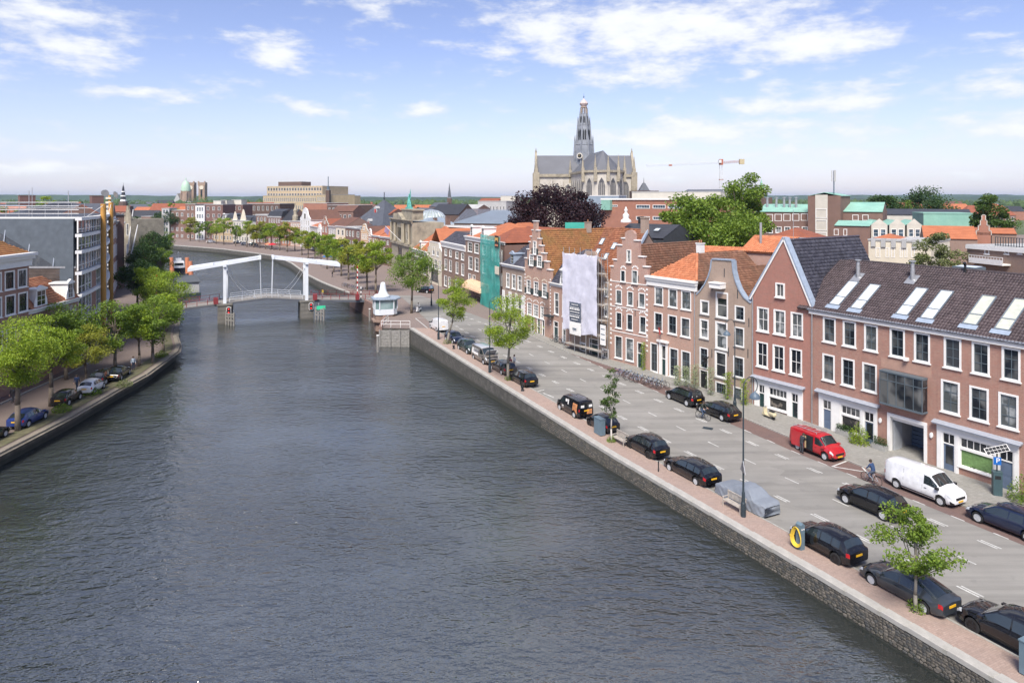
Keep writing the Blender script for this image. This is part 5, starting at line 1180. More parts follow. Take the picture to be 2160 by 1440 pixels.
 for i in range(1,5): rm.poly([R_[i],R_[i + 1],top])
 rm.obj('choir_roof',rf,C)
 bl = MB()
 for p,q in zip(R_,R_[1:]): dd = (q - p).normalized();nn = Vector((dd.y,-dd.x,0)) * .35;bl.prism([p + nn,q + nn,q - nn,p - nn],(0,0,1.1))
 bl.obj('choir_balustrade',W_SAND,C)
 for i,p in enumerate(R_):
  m_ = MB();pinn(m_,p.x,p.y,ze + 2,7.5,.75);m_.obj('pinnacle',W_SAND,C)
 def facewin(p,q,w,hgt,fr_): c = p + (q - p) * fr_;dd = (q - p).normalized();gothic(C,(c.x,c.y,0),(dd.x,dd.y,0),w,hgt,ze - 15,(dd.y,-dd.x,0))
 P2 = [Vector((p.x,p.y)) for p in ring];P2 = P2[::-1] if False else P2
 def fw(i,fr_,w,hgt):
  p,q = P2[i],P2[i + 1];c = p + (q - p) * fr_;dd = (q - p).normalized();nn = Vector((dd.y,-dd.x));ce = a + d * (L * .6)
  if nn.dot(c - ce) < 0: nn = -nn
  gothic(C,(c.x,c.y,0),(dd.x,dd.y,0),w,hgt,ze - 15,(nn.x,nn.y,0))
 for f_ in (.12,.28,.44,.6,.76,.9): fw(0,f_,2.6,12.5);fw(5,f_,2.6,12.5)
 for i in range(1,5): fw(i,.5,3.3,13)
 lo = MB().prism([(*(a + n * -hw * 1.6).to_tuple(),-1),(*(a + d * (L + 3) + n * -hw * 1.5).to_tuple(),-1),(*(a + d * (L + 14)).to_tuple(),-1),(*(a + d * (L + 3) + n * hw * 1.5).to_tuple(),-1),(*(a + n * hw * 1.6).to_tuple(),-1)],(0,0,18));lo.obj('ambulatory',W_SAND,C)
 def octo(r0,z0,r1,z1,name,mat,win=0):
  mb = MB().lathe([(r0,z0),(r0 * .99,z0 + .3),(r1,z1 - .3),(r1 * 1.04,z1)],(0,0,0),8);o = mb.obj(name,mat,C)
  if win:
   for k in range(8):
    t = 2 * math.pi * k / 8;rr_ = (r0 + r1) / 2 * math.cos(math.pi / 8) + .05;w = r1 * .34;hh = (z1 - z0) * .62;c = Vector((math.cos(t),math.sin(t),0));e_ = Vector((-c.y,c.x,0))
    for s_ in (-.45,.45):
     q = c * rr_ + e_ * (w * s_) + Vector((0,0,z0 + (z1 - z0) * .18));MB().prism([q - e_ * w * .32,q + e_ * w * .32,q + e_ * w * .32 + Vector((0,0,hh * .8)),q + Vector((0,0,hh)),q - e_ * w * .32 + Vector((0,0,hh * .8))],c * .15).obj('belfry_opening',M_BLACK,o)
  pm_ = MB()
  for k in range(8):
   t = 2 * math.pi * (k + .5) / 8;c = Vector((math.cos(t),math.sin(t)));p0 = c * (r0 * 1.02);p1 = c * (r1 * 1.05);pm_.cyl((p0.x,p0.y,z0),(p1.x,p1.y,z1),.45,.38,6);pm_.cyl((p1.x,p1.y,z1),(p1.x,p1.y,z1 + (z1 - z0) * .38 + .8),.38,.05,6)
  pm_.obj('buttress_shafts',mat,o)
 octo(5.9,40,5.2,52,'tower_base',M_LT);octo(4.3,52,3.4,63,'belfry',M_LT,1);octo(2.8,63,2.1,69.5,'upper_belfry',M_LT,1)
 lan = MB()
 for k in range(8): t = 2 * math.pi * (k + .5) / 8;lan.cyl((1.7 * math.cos(t),1.7 * math.sin(t),69.5),(1.55 * math.cos(t),1.55 * math.sin(t),73.2),.3,n=6)
 lan.lathe([(2.0,73),(2.0,73.5)],(0,0,0),8).obj('lantern',pm('lantern_copper',(.42,.33,.26),.5),C)
 MB().lathe([(1.2,73.4),(2.3,74.7),(2.4,75.4),(1.6,76.6),(.6,77.6),(.15,78.2)],(0,0,0),12).obj('onion_dome',pm('pale_copper',(.55,.45,.42),.45,.2,1),C,smooth=True)
 MB().cyl((0,0,78),(0,0,81),.14,.04).lathe([(.05,0),(.45,.4),(.05,.8)],(0,0,78.6),8).obj('finial',M_IRON,C)
 cl = MB().lathe([(2.3,0),(2.3,.3)],(0,0,0),20,'y').obj('clock',W_PALE,C,loc=(-3.0,-6.3,45.5),scale=.72);cl.rotation_euler = (0,0,R(-22))
 MB().lathe([(1.5,-.1),(1.5,.0)],(0,0,0),20,'y').obj('clock_face',M_BLACK,cl);MB().box(-.1,.1,-.2,-.1,-.1,1.3).box(-.9,.1,-.2,-.1,-.1,.1).obj('clock_hands',pm('gilding',(.6,.45,.15),.3,metal=.6),cl)
church()
def spire(name,label,px,Y,yb,yt,prof,mats,n=8,cat='church tower'):
 """prof: (radius in photo pixels, share of the height, material index)"""
 c = at(px,yb,Y);t = at(px,yt,Y);H = t.z - c.z;k = Y / F;o = thing(name,label,cat,(c.x,c.y,0))
 for i,(r0,h0,r1,h1,m,nm) in enumerate(prof): MB().lathe([(max(r0 * k,.05),c.z + H * h0),(max(r1 * k,.05),c.z + H * h1)],(0,0,0),n).obj(nm,mats[m],o)
 MB().box(-6,6,-6,6,0,c.z + .5).obj('tower_foot',mats[0],o)
 return o
spire('baroque_spire','slender dark baroque spire with white galleries on the left skyline',260,620,436,385,[(9,0,8,.22,0,'base'),(6,.22,5,.3,2,'gallery'),(5,.3,4,.42,1,'drum'),(5.5,.42,5,.47,2,'gallery'),(4,.47,3,.6,1,'drum'),(4,.6,3.5,.64,2,'gallery'),(2.5,.64,2,.76,1,'lantern'),(2.2,.76,.6,.88,1,'onion'),(.4,.88,.15,1,1,'finial')],[BR_FARD,R_DARK,W_WHITE])
spire('slate_spire','pointed dark slate church spire on the skyline right of the museum statue',948,700,432,386,[(7,0,6.5,.3,0,'tower'),(6.5,.3,5,.34,1,'eaves'),(5,.34,.2,1,1,'spire')],[BR_FARD,R_GREY],4)
spire('green_spire','small church tower with pointed green copper spire behind the green tree',1606,520,418,378,[(6,0,6,.45,0,'tower'),(6.5,.45,.2,1,1,'spire')],[BR_FARD,R_GREEN],4)
spire('roof_turret','grey pointed turret roof right of the great church',1358,330,405,374,[(22,0,14,.12,1,'eaves'),(14,.12,3,.62,1,'roof'),(1,.62,.2,1,1,'finial')],[BR_FARD,R_GREY],4,'turret')
K = thing('domed_cathedral','domed cathedral with pale green dome on the left skyline','cathedral',(*at(392,0,1150).xy,0));kk_ = 1150 / F
BR_CATH = pm('cathedral_brick',(.34,.24,.175),.85,.15,.08,grime=(.22,.15,.12));z_ = lambda y: at(0,y,1150).z
MB().lathe([(11 * kk_,0),(11 * kk_,z_(420)),(9.5 * kk_,z_(404)),(9.8 * kk_,z_(403))],n=16).obj('drum',BR_CATH,K);MB().lathe([(9.5 * kk_,z_(403)),(9.3 * kk_,z_(397)),(8 * kk_,z_(390)),(5 * kk_,z_(384)),(1.2 * kk_,z_(381)),(.8 * kk_,z_(377)),(.1,z_(374))],n=16).obj('dome',pm('pale_green_copper',(.42,.58,.44),.6,.1,.05),K,smooth=True)
MB().box(-20 * kk_,16 * kk_,-10,30,0,z_(425)).prism([(-20 * kk_,-10,z_(425)),(-5 * kk_,-10,z_(425)),(-12 * kk_,-10,z_(408))],(0,40,0)).obj('nave',W_GREYR,K)
for i,(dx,dy) in enumerate(((-9,0),(9,0),(-5,-8),(6,-8))): MB().lathe([(1.6 * kk_,0),(1.6 * kk_,z_(410)),(2 * kk_,z_(409)),(.2,z_(401))],(dx * kk_,dy,0),8).obj('corner_turret',BR_CATH,K)
for px,lab in ((405,'left square brick tower of the domed cathedral, right behind the dome'),(428,'right square brick tower of the domed cathedral, standing free with a clock')):
 t = thing('cathedral_tower',lab,'tower',(*at(px,0,1180).xy,0));w = 6.5 * 1180 / F;zt = at(0,385,1180).z;MB().box(-w,w,-w,w,0,zt).obj('shaft',BR_CATH,t);MB().box(-w * .25,w * .25,-w - .5,-w + .1,zt - 26,zt - 12).obj('belfry_opening',M_BLACK,t)
 for dx in (-w,w): MB().box(dx - 1,dx + 1,-w - .3,-w + 1.5,zt - 5,zt + 2).obj('corner_pier',BR_CATH,t)
 MB().lathe([(3.6,0),(3.6,.4)],(0,-w - .5,zt - 9),14,'y').obj('clock',W_CREAM,t)
K = thing('tower_crane','white and red tower crane with long jib on the skyline','crane',(*at(1521,0,620).xy,0));M_CRW = pm('crane_white',(.7,.7,.7),.5);M_CRR = pm('crane_red',(.42,.14,.08),.5);kk_ = 620 / F;z_ = lambda y: at(0,y,620).z
def lattice(a,b,w,n,r=.14):
 mb = MB();a,b = Vector(a),Vector(b);d = (b - a).normalized();x = d.orthogonal().normalized() if abs(d.z) < .9 else Vector((1,0,0));y = d.cross(x);off = [(x * sx + y * sy) * w / 2 for sx,sy in ((-1,-1),(1,-1),(1,1),(-1,1))]
 for o in off: mb.cyl(a + o,b + o,r,n=4)
 for i in range(n):
  p,q = a + (b - a) * (i / n),a + (b - a) * ((i + 1) / n)
  for k in range(4): mb.cyl(p + off[k],q + off[(k + 1) % 4],r * .7,n=4)
 return mb
lattice((0,0,0),(0,0,z_(348)),2.4,22,.13).obj('mast',M_CRW,K);lattice((0,0,z_(380)),(0,0,z_(378)),2.8,1,.25).obj('mast_collar',M_CRR,K)
lattice((-2,0,z_(343)),(-(1521 - 1367) * kk_,10,z_(348)),1.7,34,.08).obj('jib',M_CRW,K);lattice((2,0,z_(343)),((1563 - 1521) * kk_,-2,z_(341)),1.5,9,.11).obj('counter_jib',M_CRR,K)
MB().box((1558 - 1521) * kk_,(1568 - 1521) * kk_,-3.2,-.8,z_(347),z_(336)).obj('counterweight',pm('concrete_weight',(.5,.42,.26),.8),K);MB().box(-2.6,-.4,-2.6,.2,z_(344),z_(338)).obj('cab',M_CRW,K);MB().box(-1.5,1.5,-1.5,1.5,z_(348),z_(336)).obj('slewing_unit',M_CRR,K);MB().box(-46.5,-44,2.2,4.2,z_(350),z_(347)).obj('trolley',M_CRR,K)
# ================================================================ roofs and buildings behind the right row
def shed(name,label,x0,Y0,x1,Y1,ye,yr,wall,rmat,rk,D,cols=0,floors=0,cat='building',z0=.5,gm=None,wf=.5,hf=.5,fm=None,ground=3.3):
 return block(name,label,x0,Y0,x1,Y1,ye,wall,cols,floors,D,rmat,z0,win=cols > 0,rk=rk,yr=yr,cat=cat,gm=gm,wf=wf,hf=hf,fm=fm,ground=ground)
h = shed('museum_hall','long dark brick museum hall behind the orange roofs',872,205,1012,180,474,None,BR_FARD,R_PALE,'flat',22,cat='museum')
h.band(h.H - .1,.35,.3,M_WHITE,name='parapet');h.chimney(h.W * .42,3,h.H,h.H + 2.6,1.1,1.1,BR_FAR,0);h.chimney(h.W * .22,3,h.H,h.H + 2.2,.9,.9,BR_FAR,0)
D_ = thing('glass_dome','ribbed grey glass dome over the museum hall','dome',(*at(910,0,215).xy,0));zb = at(0,472,215).z;k_ = 215 / F
MB().lathe([(33 * k_,zb),(32 * k_,zb + 1.2),(29 * k_,zb + 2.4),(23 * k_,zb + 3.4),(14 * k_,zb + 4.1),(2 * k_,zb + 4.4)],n=24).obj('dome',pm('dome_glass',(.33,.38,.37),.25,.2,.6),D_)
rb_ = MB()
for i in range(24):
 t = 2 * math.pi * i / 24;c,s_ = math.cos(t),math.sin(t);pr_ = [(33,0),(32,1.2),(29,2.4),(23,3.4),(14,4.1),(2,4.4)];rb_.tube([(r_ * k_ * c,r_ * k_ * s_,zb + z_) for r_,z_ in pr_],.12,4)
rb_.obj('ribs',M_ZINC,D_);MB().lathe([(34 * k_,0),(34 * k_,zb)],n=24).obj('drum',W_GREYR,D_)
def seams(h,y0,z0,y1,z1,n,mat=None):
 mb = MB()
 for i in range(n + 1): x = h.W * i / n;mb.prism([(x - .04,y0,z0),(x + .04,y0,z0),(x + .04,y1,z1),(x - .04,y1,z1)],(0,-.02,.12))
 mb.obj('standing_seams',mat or M_ZINC,h.root)
h = shed('zinc_roof_hall','broad hall with blue-grey standing seam zinc roof behind the museum',958,196,1102,188,470,443,BR_FARD,R_ZINC,'hip',17,cat='hall');zr_ = h.z(958,443);seams(h,-.2,h.H + .1,8.4,zr_ + .1,44)
h = shed('zinc_roof_annex','low pale zinc roof in front of the glass dome',868,200,905,196,474,458,BR_FARD,R_ZINC,'hip',12,cat='roof');shed('slate_roof_house','house with dark gabled slate roof behind the glass dome',905,250,968,245,452,430,BR_FARD,R_DARK,'par',14)
shed('flat_roof_building','pale grey building with stone band and dark windows left of the copper beech',1008,330,1068,322,425,None,W_GREYR,R_PALE,'flat',18,8,3);shed('flat_roof_box','plain pale concrete roof box left of the great church',1056,350,1087,348,414,None,W_PALE,R_PALE,'flat',10)
for i,(x0,x1,Y,ye,yr,m,lab) in enumerate([(866,900,262,449,438,R_GREY,'grey slate roof right behind the museum statue'),(790,822,262,452,440,R_RED,'dull red roof left of the museum statue'),(700,745,330,446,433,R_BROWN,'long brown roof left of the slate pyramid'),(975,1008,300,440,431,R_PALE,'pale low roof left of the flat grey building'),(905,935,330,436,427,R_GREY,'small grey roof below the far slate spire'),(1010,1052,420,424,418,R_RED,'low far red roof left of the copper beech')]):
 shed('town_house','house with ' + lab,x0,Y,x1,Y - 4,ye,yr,BR_FAR,m,'par',10,4,3)
h = block('brick_office','large red brick office with two bands of long windows behind the copper beech',1268,232,1530,205,421,BR_FARR,0,0,30,win=False)
for (xa,xb) in ((1342,1371),(1377,1404),(1409,1440),(1448,1480)):
 for a,b in ((432,440),(456.5,464)): h.pwin(xa,xb,a,b,nx=5,nz=1,fw=.15,style='far',gm=M_GLASSB,sill=False,hole=False,y=-.1)
h.pwin(1289,1303,432,436,nx=3,nz=1,fw=.12,style='far',gm=M_GLASSB,sill=False,hole=False,y=-.1);h.band(h.H - .1,.5,.4,M_WHITE,name='roof_edge')
MB().box(h.W * .02,h.W * .1,-1.5,4,h.H - 3.5,h.H - .2).obj('green_stair',R_GREEN,h.root)
shed('roof_plant','long pale grey plant storey on top of the brick office',1333,236,1520,217,406,None,W_PALE,R_PALE,'flat',14,z0=14);shed('mansard_building','grey mansard roof with small dormers left of the crane',1440,300,1522,292,416,400,W_PALE,R_GREY,'mansard',14)
shed('zinc_canopy','thin white steel canopy roof in front of the church choir',1210,262,1305,255,413.5,None,R_ZINC,W_WHITE,'flat',12)
S = block('school_wing','brick school wing with green copper roof and white framed windows',1595,176,1706,168,446,BR_FAR,0,0,14,win=False,rk='par',rmat=R_GREEN,yr=430,cat='school')
for i in range(6): S.pwin(1597 + i * 18.5,1612 + i * 18.5,452 - i * .3,467 - i * .3,nx=2,nz=2,fw=.14,style='far',gm=M_GLASSC,sill=False)
for i in range(6): S.pwin(1599 + i * 18.5,1612 + i * 18.5,478,492,nx=2,nz=2,fw=.14,style='far',gm=M_GLASSC,sill=False,hole=False,y=-.1)
for u in (.12,.45,.56,.68,.3): S.part(MB().cyl((S.W * u,4,S.H + 1),(S.W * u,4,S.H + 3.4),.3,n=8).cyl((S.W * u,4,S.H + 3.4),(S.W * u,4,S.H + 3.7),.45,n=8),'roof_vent',M_STEEL)
T_ = block('school_tower','square brick school tower with cream stone panel and glazed stair',1704,166,1773,161,413,BR_FAR,0,0,7.5,win=False,rk='perp',rmat=R_GREEN,yr=406,cat='tower')
T_.part(MB().box(T_.u(1720),T_.u(1746),-.15,.02,T_.z(1733,505),T_.z(1733,411)),'stone_panel',W_PALE)
for a,b in ((440,460),(464,486),(490,503)): T_.pwin(1721,1745,a,b,nx=4,nz=2,fw=.15,style='far',gm=M_GLASSB,sill=False,hole=False,y=-.2)
M_ = thing('phone_mast','grey mobile phone mast with antenna panels on the school tower','mast',(*at(1759,0,163).xy,at(0,413,163).z));zt = at(0,360,163).z - M_.location.z
MB().cyl((0,0,-2),(0,0,zt),.16,.12).obj('pole',M_LAMP,M_)
for a in (0,2.1,4.2): MB().box(-.18,.18,-.08,.08,zt - 2.6,zt + .1,Matrix.Rotation(a,4,'Z') @ Matrix.Translation((0,-.45,0))).obj('antenna_panel',W_GREYR,M_)
h = block('school_wing','brick school wing with green copper roof right of the tower',1770,163,1862,158,446,BR_FAR,0,0,12,win=False,rk='par',rmat=R_GREEN,yr=426,cat='school');h.pwin(1798,1811,453,465,nx=1,nz=1,fw=.12,style='far',gm=M_GLASSB,sill=False);h.pwin(1819,1832,453,465,nx=1,nz=1,fw=.12,style='far',gm=M_GLASSB,sill=False)
h = block('school_wing','lower brick school wing with two small white windows',1760,150,1835,146,475,BR_FAR,0,0,10,win=False,rk='par',rmat=R_GREEN,yr=464,cat='school');h.pwin(1759,1769,483,496,nx=1,nz=2,fw=.12,style='far',gm=M_GLASSC,sill=False);h.pwin(1779,1787,483,497,nx=1,nz=2,fw=.12,style='far',gm=M_GLASSC,sill=False)
for i,(x0,x1,w_) in enumerate(((1838,1872,'left'),(1876,1909,'middle'),(1913,1944,'right'))):
 h = block('zigzag_gable',f'{w_} one of three pale gabled bays with green roofs',x0,147,x1,146,474,W_PALE,0,0,12,win=False,rk='perp',rmat=R_GREEN,yr=463,cat='school')
 h.part(MB().prism([(0,-.02,h.H),(h.W,-.02,h.H),(h.W / 2,-.02,h.H + 1.3)],(0,.3,0)),'gable',W_PALE)
 for f_ in (.1,.55): h.win(h.W * f_,h.W * f_ + round(h.W * .36,1),h.H - 2.6,h.H - .9,nx=1,nz=2,style='far',gm=M_GLASSB,sill=False,hole=False,y=-.1)
shed('grey_hall','long low hall with dark grey roof behind the gabled bays',1862,190,2050,180,452,440,W_PALE,R_DARK,'par',14);h = shed('copper_hall','plain hall clad in turquoise copper sheets',1948,163,2052,160,451,None,R_GREEN,R_GREEN,'flat',10,cat='hall')
h = shed('orange_roof_house','house with long orange tiled roof and small step gable below the turquoise hall',1948,134,2062,130,502,475,BR_BRN,R_ORANGE,'par',9)
h = shed('step_gable_cottage','small brick step gable beside the long orange roof',2060,132,2090,131,490,480,BR_FARR,R_ORANGE,'perp',9);gable(h,STEP,h.H - .5,BR_FARR,cap=M_STONE);shed('orange_roof_house','low house with bright orange roof at the right edge of the roofs',2092,138,2145,136,492,480,BR_BRN,R_ORANGE,'par',8)
h = shed('pale_house','cream rendered house with grey flat roof and tall windows behind the dark roof',1832,104,1964,98,507,None,W_CREAM,R_PALE,'flat',10)
for a,b in ((1847,1857),(1868,1876),(1880,1888),(1898,1904),(1908,1914),(1922,1930)): h.pwin(a,b,522,543,nx=1,nz=2,fw=.1,style='far',gm=G_FAR,sill=False)
for i in range(6): u = h.W * (i + .3) / 6;MB().box(u,u + .6,-.2,.3,h.H - .9,h.H + .4).obj('roof_pier',W_GREYR,h.root)
shed('orange_attic','small orange roofed attic with dark dormer on the cream house',1832,106,1905,103,505,491,W_WHITE,R_ORANGE,'hip',6)
h = shed('brick_rear_house','dark brick rear house with flat roof, white balcony and railing at the right',2040,90,2230,78,519,None,BR_BRN,R_PALE,'flat',9)
for a,b in ((2077,2087),(2119,2129),(2147,2157)): h.pwin(a,b,523,536,nx=1,nz=2,fw=.12,style='far',gm=G_FAR,sill=True)
h.band(h.H - .3,.5,.25,M_WHITE,name='roof_edge');ba = h.part(MB().box(h.u(2060),h.u(2132),-1.2,0,h.z(2090,556),h.z(2090,553)),'balcony',M_WHITE)
rl = MB();a,b,zz = h.u(2060),h.u(2132),h.z(2090,553)
for i in range(13): x = a + (b - a) * i / 12;rl.box(x - .02,x + .02,-1.2,-1.16,zz,zz + .75)
rl.box(a,b,-1.22,-1.14,zz + .75,zz + .82).box(a,b,-1.2,-1.17,zz + .05,zz + .5).obj('railing',M_WHITE,ba)
te = MB();a,b,zz = h.u(2085),h.u(2165),h.H + .25
for i in range(15): x = a + (b - a) * i / 14;te.box(x - .03,x + .03,1,1.06,zz,zz + 1.1)
te.box(a,b,1,1.06,zz + 1.1,zz + 1.16).box(a,b,1,1.04,zz + .1,zz + .15).obj('terrace_railing',M_IRON,h.root)
h = shed('dark_timber_house','house with dark grey roof, black boarded wall and two roof windows behind the step gable',1292,112,1400,106,498,470,pm('black_boards',(.05,.055,.06),.8,.2,2),R_DARK,'par',11)
f_ = Vector((0,5.75,h.z(1292,470) - h.H)).normalized();e_ = Vector((1,0,0));n_ = e_.cross(f_)
for u in (.45,.68): h.skylight(Vector((h.W * u,-.25,h.H)) + f_ * 2.5 + n_ * .05,e_,f_,n_,.9,1.1)
bd = MB()
for i in range(7): bd.box(.05,h.W,-.06,0,h.H - .3 - i * .33,h.H - .02 - i * .33)
bd.obj('weatherboards',MATS['black_boards'],h.root);h.chimney(h.W * .2,6,h.H,h.z(1292,458),.7,.7,M_BLACK,0);h.part(MB().lathe([(.9,0),(.9,.3),(.5,.6),(.55,1.2),(.2,1.6),(.3,2.0),(.05,2.6)],(0,0,0),10),'white_turret',M_WHITE,loc=(h.W * .08,3,h.H + 2.2))
h = shed('orange_rear_roof','bright orange tiled rear roof with brick gable and steel flue, left of the red pointed gable',1562,86,1660,82,530,501,BR_MIX,R_ORANGE,'par',8);h.plane([(0,-.25,h.H + .08),(h.W,-.25,h.H + .08),(h.W,4,h.z(1562,501) + .08),(0,4,h.z(1562,501) + .08)],B_UNDER,T_ORANGE);h.part(MB().cyl((h.W * .3,2,h.H),(h.W * .3,2,h.H + 3.6),.16),'flue',M_STEEL,smooth=True)
h = shed('orange_rear_roof','orange tiled rear roof between the brown roofs',1462,92,1575,88,552,524,BR_MIX,R_ORANGE,'par',8);h.plane([(0,-.25,h.H + .08),(h.W,-.25,h.H + .08),(h.W,4,h.z(1462,524) + .08),(0,4,h.z(1462,524) + .08)],B_UNDER,T_ORANGE)
shed('hipped_rear_house','red tiled roof with dark hip in front of the green-roofed school',1603,128,1722,122,505,478,BR_FAR,R_RED,'hip',12);shed('white_rear_extension','pale flat roofed rear extension behind the dark blue roof',1672,100,1800,96,508,None,W_PALE,R_PALE,'flat',5)
h = shed('red_rear_roof','long weathered orange roof with green netting strip behind the shuttered step gable',1068,136,1200,122,505,476,BR_FAR,R_RED,'par',11);shed('orange_rear_roof','bright orange roof left of the green netting strip',1040,150,1100,145,496,468,BR_FAR,R_ORANGE,'hip',12)
nt_ = MB().box(0,1,0,.05,0,1).obj('scaffold_net',pm('green_net',(.06,.38,.30),.8),None,loc=at(1192,482,123),scale=(4.2,1,1.1),label='strip of green scaffold netting on the ridge of the weathered orange roof',cat='netting')
rg = random.Random(21);mats_r = [R_ORANGE,R_RED,R_BROWN,R_GREY,R_DARK,R_PALE];mats_w = [BR_FAR,BR_FARR,BR_FARP,W_CREAM,W_PALE,W_WHITE]
names_r = ['orange tiled','dull red','brown','slate grey','black','flat pale'];names_w = ['brown brick','red brick','purple brick','cream','pale concrete','white']
def filler(px,Y,w,ht,rise,D,ri,wi,where):
 if ri == 5: rk,yr = 'flat',None
 else: rk = rg.choice(['par','par','hip'])
 c = at(px,0,Y);A = c - Vector((w / 2,rg.uniform(-2,2),0));B = c + Vector((w / 2,rg.uniform(-2,2),0));h = Fac('town_house',f'{names_w[wi]} house with {names_r[ri]} roof, {where}',A,B,'house',.3)
 if Y < 600: autowin(h,max(2,int(ht / 3.2)),max(2,int(w / 3)),ht,nx=1,nz=1)
 h.wall(ht,mats_w[wi],D);roof(h,rk,mats_r[ri],ht,ht + rise,D,gm=mats_w[wi])
land = [(20,'at the far left skyline'),(130,'left of the baroque spire'),(215,'right behind the hipped hall'),(300,'below the baroque spire'),(350,'below the domed cathedral'),(440,'right of the cathedral towers'),(520,'left of the beige store'),(760,'behind the slate pyramid'),(860,'behind the museum statue'),(960,'near the slate spire'),(1040,'left of the great church'),(1420,'under the crane jib'),(1560,'near the crane mast'),(1660,'behind the school roof'),(1800,'right of the phone mast'),(1900,'before the right hand trees'),(2000,'among the right hand trees'),(2110,'at the right skyline')]
ordn = ['nearest','second','third','fourth','fifth','farthest']
for j,(px,where) in enumerate(land):
 for i,Y in enumerate((400,470,560,680,850,1050)):
  if abs(px - 1240) < 120 and Y < 480: continue
  if px < 700 and Y < 450: Y += 60
  ri = rg.randrange(6);wi = rg.randrange(6);filler(px + rg.uniform(-22,22),Y + rg.uniform(-15,15),rg.uniform(18,36),rg.uniform(8.5,13.5),rg.uniform(3,6),rg.uniform(9,13),ri,wi,f'{ordn[i]} of the roofs {where}')
# ================================================================ left bank
BR_LEFT = brick('dark_red_brick',(.26,.125,.09),(.33,.165,.12),(.36,.30,.26));T_OLD = tilemat('old_orange_tiles',(.25,.095,.05),(.34,.14,.075),(.42,.19,.10),(.16,.085,.05))
LL = Line((-54.3,50),(-55.3,78.2));LM = Line((-55.3,78.2),(-56.4,89.3))
h = Fac('corniced_town_house','tall dark brick house with deep white cornice at the left edge',LL.pt(-260),LL.pt(61))
kw = dict(nx=2,nz=2,fw=.16,mm=M_BLACK,sill=M_WHITE)
for xs,a,b in (([(37,57),(9.5,31),(-19,3.5)],567,606),([(38,58.5),(10.5,32.5),(-19,4)],616,658),([(40,58),(13,34),(-17,6)],684,728)): h.prow(xs,a,b,**kw)
H = h.z(58,560);h.wall(H,BR_LEFT,11);h.cornice(H,1.5,.9);zr = H + 5.2
h.plane([(0,-.3,H + 1.3),(h.W + .2,-.3,H + 1.3),(h.W - 4.5,5.5,zr),(0,5.5,zr)],B_UNDER,T_MOSSY,.27,.34);h.plane([(h.W + .2,-.3,H + 1.3),(h.W + .2,11,H + 1.3),(h.W - 4.5,5.5,zr)],B_UNDER,T_MOSSY)
h = Fac('mansard_house','low brick house with orange tiled hipped roof and two white dormers on the left bank',LM.pt(61.5),LM.pt(128));HL2 = 8.3
h.prow([(105,119),(94,102),(70,84)],674,720,nx=2,nz=2,fw=.13,mm=M_BLACK);h.wall(HL2,BR_LEFT,10);h.cornice(HL2,.55,.5);za = HL2 + .5
h.plane([(0,-.2,za),(h.W,-.2,za),(h.W,1.5,za + 2.2),(0,1.5,za + 2.2)],B_UNDER,T_OLD);h.plane([(0,1.5,za + 2.2),(h.W,1.5,za + 2.2),(h.W * .6,5,za + 3.6),(0,5,za + 3.6)],B_UNDER,T_OLD);h.plane([(h.W,1.5,za + 2.2),(h.W,10,za + 2.2),(h.W * .6,5,za + 3.6)],B_UNDER,T_OLD)
dormer(h,h.u(84),za + .15,1.6,1.9,y0=-.15,nx=2,nz=2);h.part(MB().cyl((h.W * .5,5,za + 3.4),(h.W * .5,5,za + 4.1),.25,n=8),'chimney_pot',M_STEEL)
h2 = Fac('tall_window_house','narrow brick house with four tall white windows beside the curved glass front',LM.pt(128.3),LM.pt(165));h2.prow([(131,136),(139,144),(147,152),(155,160)],653,712,nx=1,nz=3,fw=.12,gm=M_GLASSC)
h2.wall(HL2,BR_LEFT,9);h2.cornice(HL2,.5,.4);h2.plane([(0,-.2,za),(h2.W,-.2,za),(h2.W * .8,4,za + 2.8),(0,4,za + 2.8)],B_UNDER,T_OLD);h2.plane([(h2.W,-.2,za),(h2.W,9,za),(h2.W * .8,4,za + 2.8)],B_UNDER,T_OLD)
dormer(h2,h2.W * .45,za + .15,1.0,1.9,y0=-.2)
for i in range(4): u,z = h2.uz(134 + i * 8,648);MB().box(u - .25,u + .25,-.05,0,z - .1,z + .3).obj('arch_stone',M_STONE,h2.root)
SH = Fac('shingled_hall','large hall with dark slate shingle side wall and timber base on the left bank',(-128,90.4),(-57.6,90.4),'building')
def shingle():
 m,t,p = newmat('slate_shingles');v = coords(t);s = nnode(t,'ShaderNodeSeparateXYZ');t.links.new(v,s.inputs[0]);cb = nnode(t,'ShaderNodeCombineXYZ');t.links.new(s.outputs[0],cb.inputs[0]);t.links.new(s.outputs[2],cb.inputs[1])
 b = nnode(t,'ShaderNodeTexBrick');t.links.new(cb.outputs[0],b.inputs['Vector']);b.inputs['Color1'].default_value = (.032,.038,.047,1);b.inputs['Color2'].default_value = (.05,.058,.07,1);b.inputs['Mortar'].default_value = (.018,.021,.026,1)
 b.inputs['Scale'].default_value = 1;b.inputs['Brick Width'].default_value = .5;b.inputs['Row Height'].default_value = .3;b.inputs['Mortar Size'].default_value = .02
 mp = nnode(t,'ShaderNodeMapping');mp.inputs['Scale'].default_value = (1.1,1,.12);t.links.new(v,mp.inputs[0])
 c = mixc(t,maprange(t,noise(t,mp.outputs[0],1.0,6,.7),.54,.72,0,.75),b.outputs['Color'],(.21,.22,.22));c = mixc(t,maprange(t,noise(t,v,.3,4),.3,.7,0,.5),c,(.03,.037,.047))
 t.links.new(c,p.inputs['Base Color']);p.inputs['Roughness'].default_value = .6;bump(t,p,b.outputs['Fac'],-.5,.03);return m
M_SHIN = shingle();M_TIMB = pm('dark_timber_boards',(.09,.07,.06),.85,.3,.8,grime=(.14,.115,.10));ZT = 18.8
SH.wall(12.5,M_TIMB,.6,name='timber_wall')
bd = MB()
